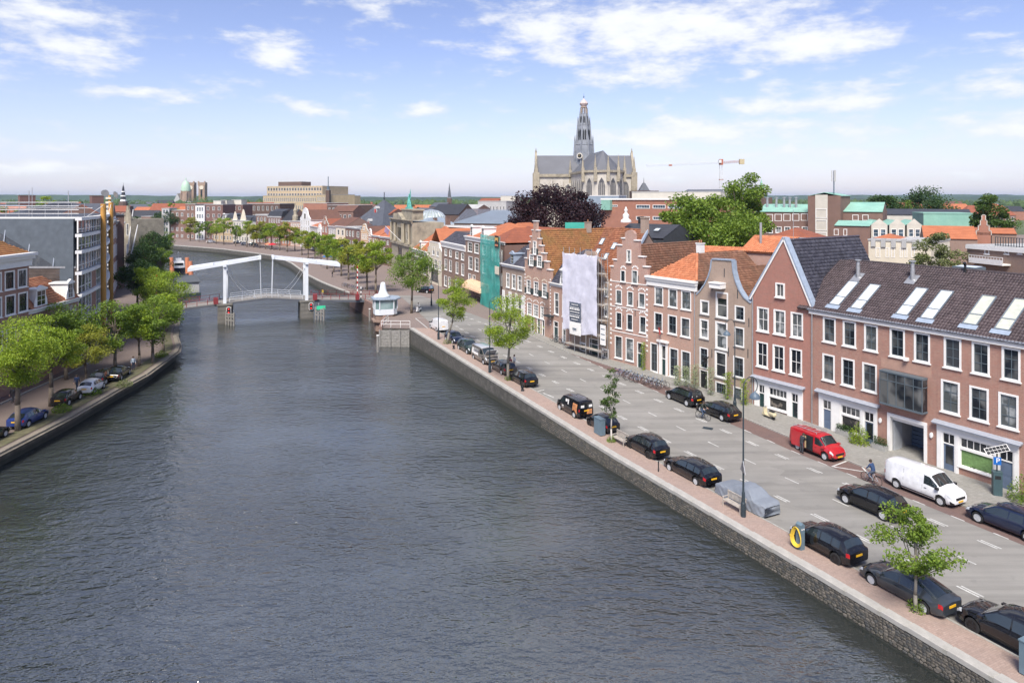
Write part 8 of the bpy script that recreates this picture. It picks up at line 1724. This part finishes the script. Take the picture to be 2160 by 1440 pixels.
def cabinet(loc,w,d,h,label,rz=UA):
 o = thing('street_cabinet',label,'cabinet',loc,rz);MB().box(-w / 2,w / 2,-d / 2,d / 2,.05,h).obj('housing',M_CAB,o);MB().box(-w / 2 - .03,w / 2 + .03,-d / 2 - .03,d / 2 + .03,h,h + .06).obj('lid',M_CAB,o);MB().box(-w / 2 + .05,-w / 2 + .06,-d / 2 - .006,-d / 2,.15,h - .1).obj('door_seam',M_BLACK,o)
 for i in range(8): MB().box(-w / 2 - .012,-w / 2,-d / 2 + .08,d / 2 - .08,.3 + i * .12,.34 + i * .12).obj('louvre',M_CAB,o)
 return o
cabinet(onz(1259,919,.1) + NB * .3,1.1,.5,1.45,'grey-blue street cabinet beside the tiny black hatchback');cabinet(onz(2165,1430,.1) + NB * .1,.5,.4,1.5,'pale grey-blue post at the lower right corner')
o = thing('charging_post','dark grey charging post draped with a coiled yellow cable','charging post',onz(1688,1160,.1),UA);MB().box(-.2,.2,-.16,.16,0,1.5).prism([(-.2,-.16,1.5),(-.2,.16,1.5),(-.2,0,1.62)],(.4,0,0)).obj('housing',M_CAB,o)
for y_ in (-.08,.08): MB().lathe([(.05,-.01),(.05,.01)],(-.2,y_,1.25),10,'x').obj('socket',M_WHITE,o)
cb = MB();pts = []
for i in range(5 * 24 + 1): t = 2 * math.pi * i / 24;k = i // 24;r_ = .30 + .035 * k;sq = 1 + .25 * (1 - math.sin(t));pts.append((.05 + math.cos(t) * r_ * (.85 - .25 * math.sin(t)),.2 + .035 * k,.78 + math.sin(t) * (.48 + .03 * k)))
cb.tube(pts,.028,6).obj('coiled_cable',pm('yellow_cable',(.72,.5,.06),.5,.1,4),o,smooth=True)
p = onz(2103,1046,.1);o = thing('parking_meter','dark green-grey parking meter with solar panel and blue P sign','parking meter',p,-.35);MB().box(-.28,.28,-.24,.24,0,1.65).obj('housing',pm('meter_green',(.05,.09,.10),.5),o);MB().box(-.3,.3,-.26,.26,1.65,1.72).obj('lid',MATS['meter_green'],o);MB().box(-.18,.18,-.25,-.24,1.2,1.45).obj('display',M_BLACK,o);MB().cyl((0,0,1.7),(0,0,3.15),.05).obj('pole',M_IRON,o)
Mp = Matrix.Translation((0,0,3.25)) @ Matrix.Rotation(-.35,4,'Y') @ Matrix.Rotation(.65,4,'X');MB().box(-.75,.75,-.28,.28,0,.04,Mp).obj('panel_frame',M_WHITE,o);q = MB()
for i in range(6):
 for j in range(2): q.box(-.71 + i * .24,-.49 + i * .24,-.25 + j * .26,-.02 + j * .26,.04,.048,Mp)
q.obj('solar_cells',M_BLACK,o,kind='stuff');sg = MB().box(-.24,.24,-.09,-.06,2.2,2.75).obj('parking_sign',pm('sign_blue',(.01,.12,.42),.4),o);ob('letter_p',text_mesh('P',.5,M_WHITE),sg,(.03,-.1,2.5),(R(90),0,0))
for px,py,lab in ((1102,826,'small black mooring bollard before the black hatchback'),(957,737,'small black mooring bollard beside the dark green crossover'),(1389,997,'thin dark post on the footpath beside the black estate car')): o = thing('bollard',lab,'bollard',onz(px,py,.1));(MB().lathe([(.2,0),(.14,.12),(.12,.3),(.2,.36),(.2,.44),(.05,.5)],n=10) if px != 1389 else MB().cyl((0,0,0),(0,0,.75),.045).cyl((0,0,.75),(0,0,.8),.06)).obj('bollard_body',M_BLACK,o,smooth=True)
h = HS;x0,x1 = h.u(1204),h.u(1277);zb0 = h.z(1240,700);zt0 = h.z(1240,533);y_ = -1.35
def net(name,c,al):
 m,t,p = newmat(name);v = coords(t);p.inputs['Roughness'].default_value = .9;t.links.new(mixc(t,maprange(t,noise(t,v,.8,5),.35,.65,0,1),dk(c,.85),c),p.inputs['Base Color']);tr = nnode(t,'ShaderNodeBsdfTransparent');mx = nnode(t,'ShaderNodeMixShader');mx.inputs[0].default_value = al
 t.links.new(tr.outputs[0],mx.inputs[1]);t.links.new(p.outputs[0],mx.inputs[2]);t.links.new(mx.outputs[0],t.nodes['Material Output'].inputs[0]);return m
S_ = Fac('scaffold','steel scaffold wrapped in a white sheet with dark banner before the tan house',h.world(0,y_,0).xy,h.world(h.W,y_,0).xy,'scaffold',0);S_.root.location.z = 0
def cloth(parent,name,mat,u0,u1,z0,z1,n,m,y0=-.12,sag=.3,seed=1,am=1.0):
 rs = np.random.RandomState(seed);mb = MB();A = []
 for j in range(m + 1):
  for i in range(n + 1):
   a,b = i / n,j / m;z = z0 + (z1 - z0) * b - (sag * math.sin(math.pi * ((a * 3) % 1)) if j == m else 0) + (sag * .6 * math.sin(a * 9) if j == 0 else 0);A.append((u0 + (u1 - u0) * a + .03 * math.sin(b * 17 + a * 3),y0 + am * (.035 * math.sin(a * 19 + 2 * math.sin(b * 7)) + .02 * math.sin(b * 23 + a * 11) + .03 * math.sin(a * 60 - b * 40)) - am * .07 * math.sin(math.pi * ((a * 3) % 1)) * math.sin(math.pi * ((b * 5) % 1)) + rs.uniform(-.015,.015),z))
 return mb.add(A,[(j * (n + 1) + i,j * (n + 1) + i + 1,(j + 1) * (n + 1) + i + 1,(j + 1) * (n + 1) + i) for j in range(m) for i in range(n)]).obj(name,mat,parent,smooth=True,angle=180)
SW = x1 - x0;cloth(S_.root,'white_sheet',net('white_scaffold_sheet',(.70,.70,.80),.86),x0,x1,zb0,zt0,48,60,am=.5)
for u in (0,SW * .33,SW * .66,SW,h.W - .1):
 for yy in (0,1.0): MB().cyl((u,yy,0),(u,yy,zt0 + (.6 if u < SW else .2)),.035,n=6).obj('standard',M_STEEL,S_.root)
for k in range(7): MB().cyl((0,0,2 + k * 2),(h.W - .1,0,2 + k * 2),.03,n=6).obj('ledger',M_STEEL,S_.root);MB().box(0,h.W - .1,0,1.0,1.9 + k * 2,1.95 + k * 2).obj('platform',M_WOODB,S_.root)
b0,b1 = S_.u(1205),S_.u(1229);bz0,bz1 = S_.z(1217,682),S_.z(1217,637);bn = cloth(S_.root,'dark_banner',pm('banner_grey',(.10,.12,.16),.7),b0,b1,bz0 + .3,bz1,10,10,-.32,.05,3,.4);wb_ = cloth(S_.root,'white_banner',M_WHITE,b0,b1,bz0 - 1.5,bz0 + .2,8,6,-.30,0,4,.4);cx = (b0 + b1) / 2;hh = (bz1 - bz0)
for i,(w,t) in enumerate([(.5,.10),(.8,.07),(.8,.24),(.8,.12),(.72,.07),(.8,.18),(.5,.1)]):
 z = bz1 - .35 - i * hh * .115;rs = random.Random(i);x = cx - (b1 - b0) * w / 2;lm = MB()
 while x < cx + (b1 - b0) * w / 2: ww = rs.uniform(.1,.3);lm.box(x,x + ww,-.46,-.45,z,z + t);x += ww + .07
 lm.obj('banner_lettering',M_WHITE,bn)
MB().box(cx - .4,cx + .4,-.45,-.44,bz0 - .75,bz0 - .58).obj('banner_lettering',M_LAMP,wb_)
s0,s1 = S_.u(1272),S_.u(1283);z0,z1 = S_.z(1278,727),S_.z(1278,684);sb = MB().box(s0,s1,-.5,-.42,z0,z1).obj('upright_sign',M_WHITE,S_.root);MB().box(s0 - .03,s1 + .03,-.52,-.4,z1,z1 + .12).box(s0 - .03,s1 + .03,-.52,-.4,z0 - .12,z0).obj('sign_edge',M_BLACK,sb)
for f_ in (.25,.5,.76): MB().box(s0 + .15,s1 - .12,-.51,-.5,lerp(z0,z1,f_),lerp(z0,z1,f_) + .12).obj('sign_lettering',M_LAMP,sb)
A_,B_ = LA.pt(1030),LA.pt(1072);n_ = Vector((-(.407),-1)).normalized();S2 = Fac('net_scaffold','scaffold wrapped in translucent green netting at the square',A_ + Vector((-.95,-.4)) * 1.5,B_ + Vector((-.95,-.4)) * 1.5,'scaffold',gA);GN = net('green_scaffold_net',(.05,.42,.36),.72);zt0 = S2.z(1040,497);cloth(S2.root,'green_net',GN,0,S2.W,.2,zt0,24,40,-.1,.1,8)
for i in range(5): u = S2.W * i / 4;MB().cyl((u,0,0),(u,0,zt0),.04,n=6).obj('standard',M_STEEL,S2.root)
for k in range(6): MB().cyl((0,.05,1 + k * 2.2),(S2.W,.05,1 + k * 2.2),.035,n=6).obj('ledger',M_STEEL,S2.root)
u,z = S2.uz(1051,510);sb = MB().box(u - .9,u + .9,-.35,-.3,z - 1.0,z + 1.1).obj('sign_board',M_BLACK,S2.root);MB().prism([(u - .75,-.37,z - .1),(u - .3,-.37,z + .3),(u + .3,-.37,z + .3),(u + .75,-.37,z - .1),(u + .75,-.37,z + .75),(u - .75,-.37,z + .75)],(0,.02,0)).obj('yellow_emblem',pm('sign_yellow',(.72,.42,.12),.5),sb);MB().box(u - .75,u + .75,-.37,-.35,z - .75,z - .45).obj('orange_strip',M_OR,sb)
u,z = S2.uz(1052,570);MB().box(u - .95,u + .95,-.4,-.3,z - .7,z + .7).obj('white_board',W_CREAM,S2.root)
def awning(x0,x1,zt,dep,drop,mat,label,name='awning'):
 h = Fac(name,label,rowpt(x0),rowpt(x1),'awning',.6);MB().prism([(0,0,zt),(h.W,0,zt),(h.W,-dep,zt - drop),(0,-dep,zt - drop)],(0,0,.08)).obj('canvas',mat,h.root);MB().box(0,h.W,-dep - .03,-dep,zt - drop - .4,zt - drop + .05).obj('valance',mat,h.root)
 for u in (.1,h.W - .1): MB().cyl((u,-dep,zt - drop),(u,0,zt - 1.6),.04,n=5).obj('awning_arm',M_STEEL,h.root)
awning(683,704,4.6,4.0,1.6,pm('red_canvas',(.55,.02,.04),.8),'bright red awning on the bend');awning(661,679,5.0,3.6,1.8,pm('pink_canvas',(.45,.22,.19),.8),'faded pink awning left of the red awning');awning(704.5,730,6.0,1.5,.6,pm('orange_canvas',(.78,.26,.03),.8),'orange awning right of the red awning')
h = Fac('blue_shop_front','bright blue shop front beneath the orange awning',rowpt(705) ,rowpt(730),'shop front',.6);h.part(MB().box(0,h.W,-.5,-.25,0,4.2),'blue_panel',pm('shop_blue',(.01,.17,.48),.5));h.pwin(708,726,531,541,nx=4,nz=1,style='far',hole=False,y=-.6,sill=False,fm=MATS['shop_blue'])
def parasol(p,mat,label):
 o = thing('parasol',label,'parasol',p);MB().cyl((0,0,0),(0,0,2.5),.04).obj('pole',M_WOODB,o);MB().lathe([(1.7,2.1),(1.6,2.3),(.1,2.85)],n=8).obj('canopy',mat,o);MB().lathe([(.35,0),(.35,.1)],n=10).obj('base',M_STONE,o)
parasol(gp(567,526),M_OR,'orange parasol left on the outer bend terrace');parasol(gp(575,527),MATS['red_canvas'],'red parasol on the outer bend terrace');parasol(gp(692,555),MATS['shop_blue'],'blue parasol between the quay trees')
for i,(px,py) in enumerate(((1003,632),(1013,636),(1022,640))):
 o = thing('cafe_table',['left','middle','right'][i] + ' cafe table under the striped awning','table',onz(px,py),i);MB().lathe([(.4,.72),(.4,.75)],n=12).obj('table_top',M_BLACK,o);MB().cyl((0,0,0),(0,0,.72),.04).lathe([(.25,0),(.22,.04)],n=10).obj('foot',M_IRON,o)
def planter(px,py,w,label,hedge=.5,mat=L_DARK,seed=1):
 p = onz(px,py,.11);ang = HB.root.rotation_euler.z;o = thing('planter',label,'planter',p,ang)
 for i in range(int(w / .2)): MB().box(-w / 2 + i * .2,-w / 2 + i * .2 + .19,-.25,-.22,0,.5).obj('board',M_GREYST,o)
 MB().box(-w / 2,w / 2,-.22,.25,0,.48).obj('trough',M_GREYST,o);rs = np.random.RandomState(seed);n = int(420 * w);pts = np.stack([rs.uniform(-w / 2,w / 2,n),rs.uniform(-.28,.28,n),.45 + rs.uniform(0,1,n) ** 1.3 * hedge],1);ob('plants',leaf_mesh('plants',pts,.11,mat,rs),o,kind='stuff')
planter(1783,921,1.6,'grey planter beside the left shop window');planter(1856,951,1.2,'grey planter left of the gateway',.6,seed=2);planter(2042,1003,1.3,'left grey planter under the green window',seed=3);planter(2078,1017,1.8,'right grey planter under the green window',seed=4)
weeds(onz(1812,938,.1),900,.85,2.0,L_LIME,'tall bright green shrub growing at the shop door',7,.14);weeds(onz(2156,1060,.1),900,.9,2.0,L_GREEN,'round green bush at the right picture edge',8,.13);weeds(onz(1172,716,.1),350,.5,1.9,L_DARK,'dark clipped shrub beside the dormer house door',9,.13)
L_FLO = leafmat('flowering_leaves',(.12,.20,.05),(.24,.32,.12),(.60,.62,.48))
for i,(px,py,w,ht,lab) in enumerate([(1429,815,.8,2.2,'left flowering climber on the salmon house'),(1447,818,.8,2.3,'middle flowering climber on the salmon house'),(1466,822,.9,2.7,'right flowering climber on the salmon house'),(1499,836,.75,3.0,'flowering climber right of the warehouse door'),(1535,845,.75,2.9,'climber between the warehouse cellar windows'),(1570,856,.7,2.7,'climber at the right corner of the warehouse'),(1357,782,.5,3.4,'tall thin climber beside the step gable door')]):
 p = onz(px,py,.1);rs = np.random.RandomState(70 + i);n = 700;o = thing('climbing_plant',lab,'plant',p);pts = np.stack([rs.normal(0,w * .32,n),rs.normal(0,.16,n),rs.uniform(0,1,n) ** .85 * ht],1);ob('leaves',leaf_mesh('leaves',pts,.13,L_FLO if i < 4 else L_LIME,rs),o,kind='stuff');MB().tube([(0,0,0),(.08,0,ht * .5),(-.05,0,ht * .9)],.025,5).obj('stem',M_BARK,o)
for i,(px,py) in enumerate([(130,868),(262,815),(340,752),(195,832)]): weeds(flat(px,py) + Vector((0,0,.02)),420,.9,.9,L_GREEN if i != 1 else L_WIL,['tall grass tuft beside the black left hatchback','pale bush beside the black saloon','bush at the left quay corner','low bush at the foot of the yellow-green tree'][i],40 + i,.16)
def wheel_mb(mb,x,z,r=.34):
 for i in range(18):
  a,b = 2 * math.pi * i / 18,2 * math.pi * (i + 1) / 18;mb.cyl((x + r * math.cos(a),0,z + r * math.sin(a)),(x + r * math.cos(b),0,z + r * math.sin(b)),.022,n=5,cap=False)
 return mb
def spokes(x,z,r=.33):
 m = MB()
 for i in range(9): a = 2 * math.pi * i / 9;m.cyl((x,0,z),(x + r * math.cos(a),0,z + r * math.sin(a)),.005,n=3)
 return m
M_BIKES = [pm('bike_black',(.02,.02,.022),.4),pm('bike_silver',(.5,.52,.54),.35,metal=.5),pm('bike_blue',(.12,.2,.34),.4),pm('bike_purple',(.18,.1,.26),.4)];PRO = []
for m in M_BIKES:
 o = thing('bicycle','x','bicycle',(0,0,-50));
 for x in (-.53,.53): w = wheel_mb(MB(),x,.34).obj('wheel',M_RUBBER,o);spokes(x,.34).obj('spokes',M_STEEL,w)
 MB().tube([(-.53,0,.34),(-.1,0,.32),(.36,0,.82),(.53,0,.34)],.018,6).tube([(-.1,0,.32),(-.2,0,.85),(-.53,0,.34)],.016,6).cyl((-.18,0,.76),(.36,0,.74),.017,n=6).cyl((.36,0,.8),(.33,0,1.05),.016,n=6).obj('frame',m,o);MB().tube([(.18,-.28,1.02),(.32,-.16,1.07),(.34,0,1.05),(.32,.16,1.07),(.18,.28,1.02)],.014,5).obj('handlebar',M_STEEL,o)
 MB().lathe([(.03,-.14),(.09,-.08),(.08,.02),(.03,.14)],(-.22,0,.9),8,'x',1,.5).obj('saddle',M_BLACK,o);MB().box(-.8,-.3,-.07,.07,.7,.72).obj('luggage_rack',M_BLACK,o);MB().lathe([(.08,-.02),(.08,.02)],(-.1,0,.32),10,'y').cyl((-.1,-.12,.18),(-.1,.12,.46),.015,n=5).obj('crank',M_STEEL,o);PRO.append(o)
used = set();rb_ = random.Random(4)
def bike(p,rz,k,label,group):
 o = PRO[k] if k not in used else dup(PRO[k],p,rz,label,group);used.add(k);o.location = p;o.rotation_euler = (rb_.uniform(-.12,.12),0,rz);o['label'] = label;o['group'] = group;return o
nb_ = ['first','second','third','fourth','fifth','sixth','seventh','eighth','ninth','tenth','eleventh']
for i in range(11): t = i / 10;bike(onz(lerp(1303,1400,t),lerp(793,822,t),.11) + NB * rb_.uniform(-.2,.4),UA - math.pi / 2 + rb_.uniform(-.35,.35),rb_.randrange(4),f'{nb_[i]} parked bicycle from the left in the cluster before the step gable house','bicycles parked before the step gable house')
for i in range(10): t = i / 9;bike(onz(lerp(725,768,t),lerp(604,615,t)),rb_.uniform(-.4,.4) + 1.2,rb_.randrange(4),f'{nb_[i]} parked bicycle from the left on the quay right of the drawbridge','bicycles parked by the drawbridge')
for i in range(3): bike(onz(1168 + i * 9,722 + i * 3,.11),UA + rb_.uniform(-.2,.2),i,f'{nb_[i]} bicycle leaning at the dormer house','bicycles at the dormer house')
QUEUE = []
def person(label,loc,rz,pose,top,legs,hair=(.05,.035,.025),shoes=(.03,.03,.03),name='person',s=1.0):
 J = dict(pelvis=(0,0,.95),waist=(0,0,1.1),chest=(.01,0,1.32),neck=(.0,0,1.48),head=(.03,0,1.62),crown=(.02,0,1.74),hipl=(0,.09,.9),hipr=(0,-.09,.9),kneel=(.03,.1,.5),kneer=(.03,-.1,.5),ankl=(-.02,.1,.09),ankr=(-.02,-.1,.09),toel=(.14,.11,.04),toer=(.14,-.11,.04),shl=(0,.19,1.42),shr=(0,-.19,1.42),ell=(-.03,.25,1.14),elr=(-.03,-.25,1.14),wrl=(.06,.26,.9),wrr=(.06,-.26,.9),hal=(.09,.26,.8),har=(.09,-.26,.8))
 if pose == 'bike': J.update(pelvis=(-.2,0,.98),waist=(-.14,0,1.14),chest=(-.02,0,1.36),neck=(.04,0,1.52),head=(.09,0,1.66),crown=(.07,0,1.78),hipl=(-.17,.09,.94),hipr=(-.17,-.09,.94),kneel=(.18,.12,.72),kneer=(.12,-.12,.58),ankl=(-.02,.12,.42),ankr=(-.1,-.12,.18),toel=(.12,.12,.40),toer=(.04,-.12,.15),shl=(-.0,.19,1.45),shr=(-.0,-.19,1.45),ell=(.12,.25,1.22),elr=(.12,-.25,1.22),wrl=(.28,.26,1.1),wrr=(.28,-.26,1.1),hal=(.34,.26,1.08),har=(.34,-.26,1.08))
 if pose == 'lean': J.update(chest=(.1,0,1.3),neck=(.18,0,1.44),head=(.26,0,1.55),crown=(.28,0,1.67),shl=(.12,.19,1.38),shr=(.12,-.19,1.38),ell=(.28,.22,1.16),elr=(.28,-.22,1.16),wrl=(.5,.2,1.18),wrr=(.5,-.2,1.18),hal=(.58,.2,1.2),har=(.58,-.2,1.2))
 if pose == 'walk': J.update(kneel=(.14,.1,.5),ankl=(.16,.1,.09),toel=(.31,.1,.06),kneer=(-.06,-.1,.5),ankr=(-.26,-.1,.16),toer=(-.14,-.1,.05),wrl=(-.14,.26,.92),hal=(-.16,.26,.82),wrr=(.18,-.26,.93),har=(.22,-.26,.84))
 R_ = dict(pelvis=.135,waist=.125,chest=.15,neck=.058,head=.098,crown=.07,hipl=.095,hipr=.095,kneel=.065,kneer=.065,ankl=.045,ankr=.045,toel=.04,toer=.04,shl=.075,shr=.075,ell=.05,elr=.05,wrl=.035,wrr=.035,hal=.04,har=.04)
 E = [('pelvis','waist'),('waist','chest'),('chest','neck'),('neck','head'),('head','crown')] + [e for q in 'lr' for e in (('pelvis','hip' + q),('hip' + q,'knee' + q),('knee' + q,'ank' + q),('ank' + q,'toe' + q),('chest','sh' + q),('sh' + q,'el' + q),('el' + q,'wr' + q),('wr' + q,'ha' + q))]
 V = list(J);
 for q,sd in (('l',1),('r',-1)):
  hx,hy,hz = J['ha' + q];dn = -1 if pose in ('stand','walk') else 0;fw = 0 if dn else 1
  for k in range(5):
   nm = f'f{q}{k}';J[nm] = (hx + (fw * (.09 - .008 * abs(k - 2)) + (.03 if dn else 0)) - (.05 if k == 4 else 0) + (.018 * (k - 1.5) if dn else 0),hy + (0 if dn else .02 * (k - 1.5)) - (.03 * sd if k == 4 else 0),hz + dn * (.09 - .01 * abs(k - 2)) - (0 if dn else .03));R_[nm] = .009;E.append(('ha' + q,nm));V.append(nm)
 me = bpy.data.meshes.new('body');me.from_pydata([J[v] for v in V],[(V.index(a),V.index(b)) for a,b in E],[]);o = bpy.data.objects.new('body',me);COL.objects.link(o);o.modifiers.new('Skin','SKIN')
 for i,v in enumerate(V): sk = me.skin_vertices[0].data[i];sk.radius = (R_[v],R_[v] * (1.15 if v in ('chest','pelvis','waist') else 1));sk.use_root = v == 'pelvis'
 o.modifiers.new('Sub','SUBSURF').levels = 1;P_ = thing(name,label,'person',loc,rz,scale=s);QUEUE.append((o,J,P_,top,legs,hair,shoes));return P_
def finish_person(o,J,P_,top,legs,hair,shoes,dg):
 nm = bpy.data.meshes.new_from_object(o.evaluated_get(dg))
 key = lambda c: pm('cloth_%d_%d_%d' % tuple(int(x * 999) for x in c),c,.9,.12,6)
 for m in (M_SKIN,key(top),key(legs),key(shoes)): nm.materials.append(m)
 hy = (Vector(J['pelvis']).z + Vector(J['waist']).z) / 2;hd = Vector(J['head']);ft = [Vector(J[a]) for a in ('ankl','ankr','toel','toer')];hn = [Vector(J[a]) for a in ('hal','har')];lg = [(Vector(J[a]),Vector(J[b])) for a,b in (('hipl','kneel'),('kneel','ankl'),('hipr','kneer'),('kneer','ankr'))];ar = [(Vector(J[a]),Vector(J[b])) for a,b in (('shl','ell'),('ell','wrl'),('shr','elr'),('elr','wrr'))]
 def dseg(p,a,b): d = b - a;t = max(0,min(1,(p - a).dot(d) / d.length_squared));return (p - a - d * t).length
 for f_ in nm.polygons:
  c = f_.center;f_.use_smooth = True
  if (c - hd).length < .17 and c.z > hd.z - .13 or min((c - q).length for q in hn) < .11: f_.material_index = 0
  elif min((c - q).length for q in ft) < .1: f_.material_index = 3
  elif min(dseg(c,*q) for q in ar) < .09 or c.z > hy and min(dseg(c,*q) for q in lg) > .12: f_.material_index = 1
  else: f_.material_index = 2
 ob('body',nm,P_);MB().lathe([(.02,.125),(.07,.105),(.104,.05),(.112,-.02),(.1,-.08)],(hd.x - .022,0,hd.z + .02),12).obj('hair',key(hair),P_,smooth=True);fx = hd.x + .092
 for y in (-.035,.035): MB().lathe([(.004,-.008),(.012,0),(.004,.008)],(fx,y,hd.z + .01),6,'x').obj('eye',M_BLACK,P_)
 MB().prism([(fx - .01,-.014,hd.z - .03),(fx - .01,.014,hd.z - .03),(fx - .01,0,hd.z + .015)],(.028,0,-.004)).obj('nose',M_SKIN,P_);MB().box(fx - .02,fx - .002,-.024,.024,hd.z - .062,hd.z - .054).obj('mouth',pm('lips',(.35,.13,.11),.6),P_)
 for y in (-.1,.1): MB().lathe([(.01,-.008),(.026,0),(.01,.008)],(hd.x,y,hd.z),8,'y').obj('ear',M_SKIN,P_)
def cyclist(px,py,rz,label,blabel,top,legs,k):
 p = gp(px,py);p.z += .01;bike(p,rz,k,blabel,'bicycles being ridden').rotation_euler = (0,0,rz);person(label,p,rz,'bike',top,legs)
cyclist(1838,1019,UA,'person in a blue jacket cycling past the white van','silver bicycle ridden past the white van',(.03,.06,.14),(.10,.12,.17),1);cyclist(1483,884,UA + math.pi + .2,'person in dark green coat cycling beside the low black estate car','dark bicycle ridden beside the low black estate car',(.04,.05,.04),(.05,.08,.14),0);cyclist(978,623,UA + 2.4,'person in black cycling across the bridge square','bicycle ridden across the bridge square',(.02,.02,.025),(.03,.03,.04),2)
person('person in dark work clothes leaning into the red van',gp(1691,956) + Vector((0,0,.01)),math.atan2(.444,.896),'lean',(.03,.035,.04),(.05,.055,.065));person('person in a maroon top standing behind the brown-grey estate car',gp(1076,783) + Vector((0,0,.01)),2.2,'stand',(.16,.03,.05),(.45,.47,.5));person('person in light clothes beside the person in maroon',gp(1085,778) + Vector((0,0,.01)),3.6,'stand',(.5,.52,.55),(.12,.14,.2));person('person in a dark blue coat walking behind the white left car',flat(162,823) + Vector((0,0,.01)),1.7,'walk',(.015,.03,.08),(.02,.03,.06))
person('person sitting on the railing side of the left quay in a pale shirt',flat(281,781) + Vector((0,0,.03)),-.6,'stand',(.45,.52,.58),(.05,.06,.09));person('person in dark clothes walking at the left edge of the sidewalk',flat(27,852) + Vector((0,0,.1)),1.5,'walk',(.03,.03,.035),(.04,.04,.05));person('person in yellow vest standing on the right bridge head',Vector((-37.5,135.2,2.05)),4,'stand',(.5,.36,.05),(.25,.25,.27));person('person with a red coat far down the left street',flat(254,606) + Vector((0,0,.01)),1,'stand',(.6,.06,.04),(.04,.04,.05))
for i,(px,py,c,lab) in enumerate([(1000,628,(.03,.03,.03),'person in black standing before the cafe'),(1028,632,(.05,.06,.08),'person in grey beside the cafe tables'),(985,618,(.3,.12,.1),'person in reddish coat before the brown houses'),(701,585,(.02,.02,.02),'person in black sitting close to the quay edge')]): person(lab,onz(px,py,.01),i * 1.3,'walk' if i % 2 else 'stand',c,(.04,.045,.06))
def scooter(p,rz,col,label):
 o = thing('motor_scooter',label,'scooter',p,rz);m = pm('scooter_' + col[0],col[1],.3)
 for x in (-.6,.62): w = MB().lathe([(.1,-.05),(.2,-.05),(.22,0),(.2,.05),(.1,.05)],(x,0,.22),14,'y').obj('wheel',M_RUBBER,o,smooth=True);MB().lathe([(.1,-.03),(.1,.03)],(x,0,.22),10,'y').obj('rim',M_STEEL,w)
 MB().prism([(.42,-.2,.25),(.42,.2,.25),(.5,.2,.95),(.5,-.2,.95)],(.08,0,.0)).box(-.25,.5,-.2,.2,.24,.32).obj('leg_shield',m,o);MB().lathe([(.06,-.42),(.22,-.3),(.24,.1),(.12,.45)],(-.5,0,.52),12,'x',1,1).obj('rear_body',m,o,smooth=True);MB().lathe([(.08,-.4),(.14,-.25),(.14,.2),(.06,.38)],(-.4,0,.76),10,'x',1,.6).obj('seat',M_BLACK,o,smooth=True)
 MB().tube([(.3,-.3,1.04),(.46,-.1,1.06),(.46,.1,1.06),(.3,.3,1.04)],.02,6).cyl((.62,0,.25),(.46,0,1.06),.035,n=6).obj('handlebar',M_STEEL,o);MB().lathe([(.04,-.04),(.09,0),(.08,.05)],(.54,0,.98),10,'x').obj('headlamp',M_HEAD,o);MB().lathe([(.23,-.1),(.26,0),(.23,.1)],(.62,0,.3),10,'y',1,.8).obj('mudguard',m,o)
 return o
scooter(onz(1622,884,.11),UA + math.pi - .1 + math.pi,('cream',(.62,.55,.36)),'cream motor scooter parked before the shop with the round window sign');p = gp(883,658);scooter(p,-1.9,('white',(.7,.7,.7)),'white motor scooter ridden on the bridge square');person('person in white riding the scooter on the bridge square',p + Vector((-.05,.2,-.15)),-1.9,'bike',(.55,.55,.55),(.3,.32,.35))
DG = bpy.context.evaluated_depsgraph_get();DG.update()
for q in QUEUE: finish_person(*q,DG)
for q in QUEUE: bpy.data.objects.remove(q[0])
hm = bpy.data.materials.new('haze');hm.use_nodes = True;hm.node_tree.nodes.clear();pv = hm.node_tree.nodes.new('ShaderNodeVolumePrincipled');pv.inputs['Density'].default_value = HAZE;pv.inputs['Color'].default_value = (.58,.76,1.0,1);pv.inputs['Anisotropy'].default_value = .2
mo = hm.node_tree.nodes.new('ShaderNodeOutputMaterial');hm.node_tree.links.new(pv.outputs[0],mo.inputs['Volume'])
MB().box(-9100,9100,-150,12100,-4,95).obj('haze',hm,kind='stuff',label='thin bluish haze lying over the town and the far hills',cat='haze')
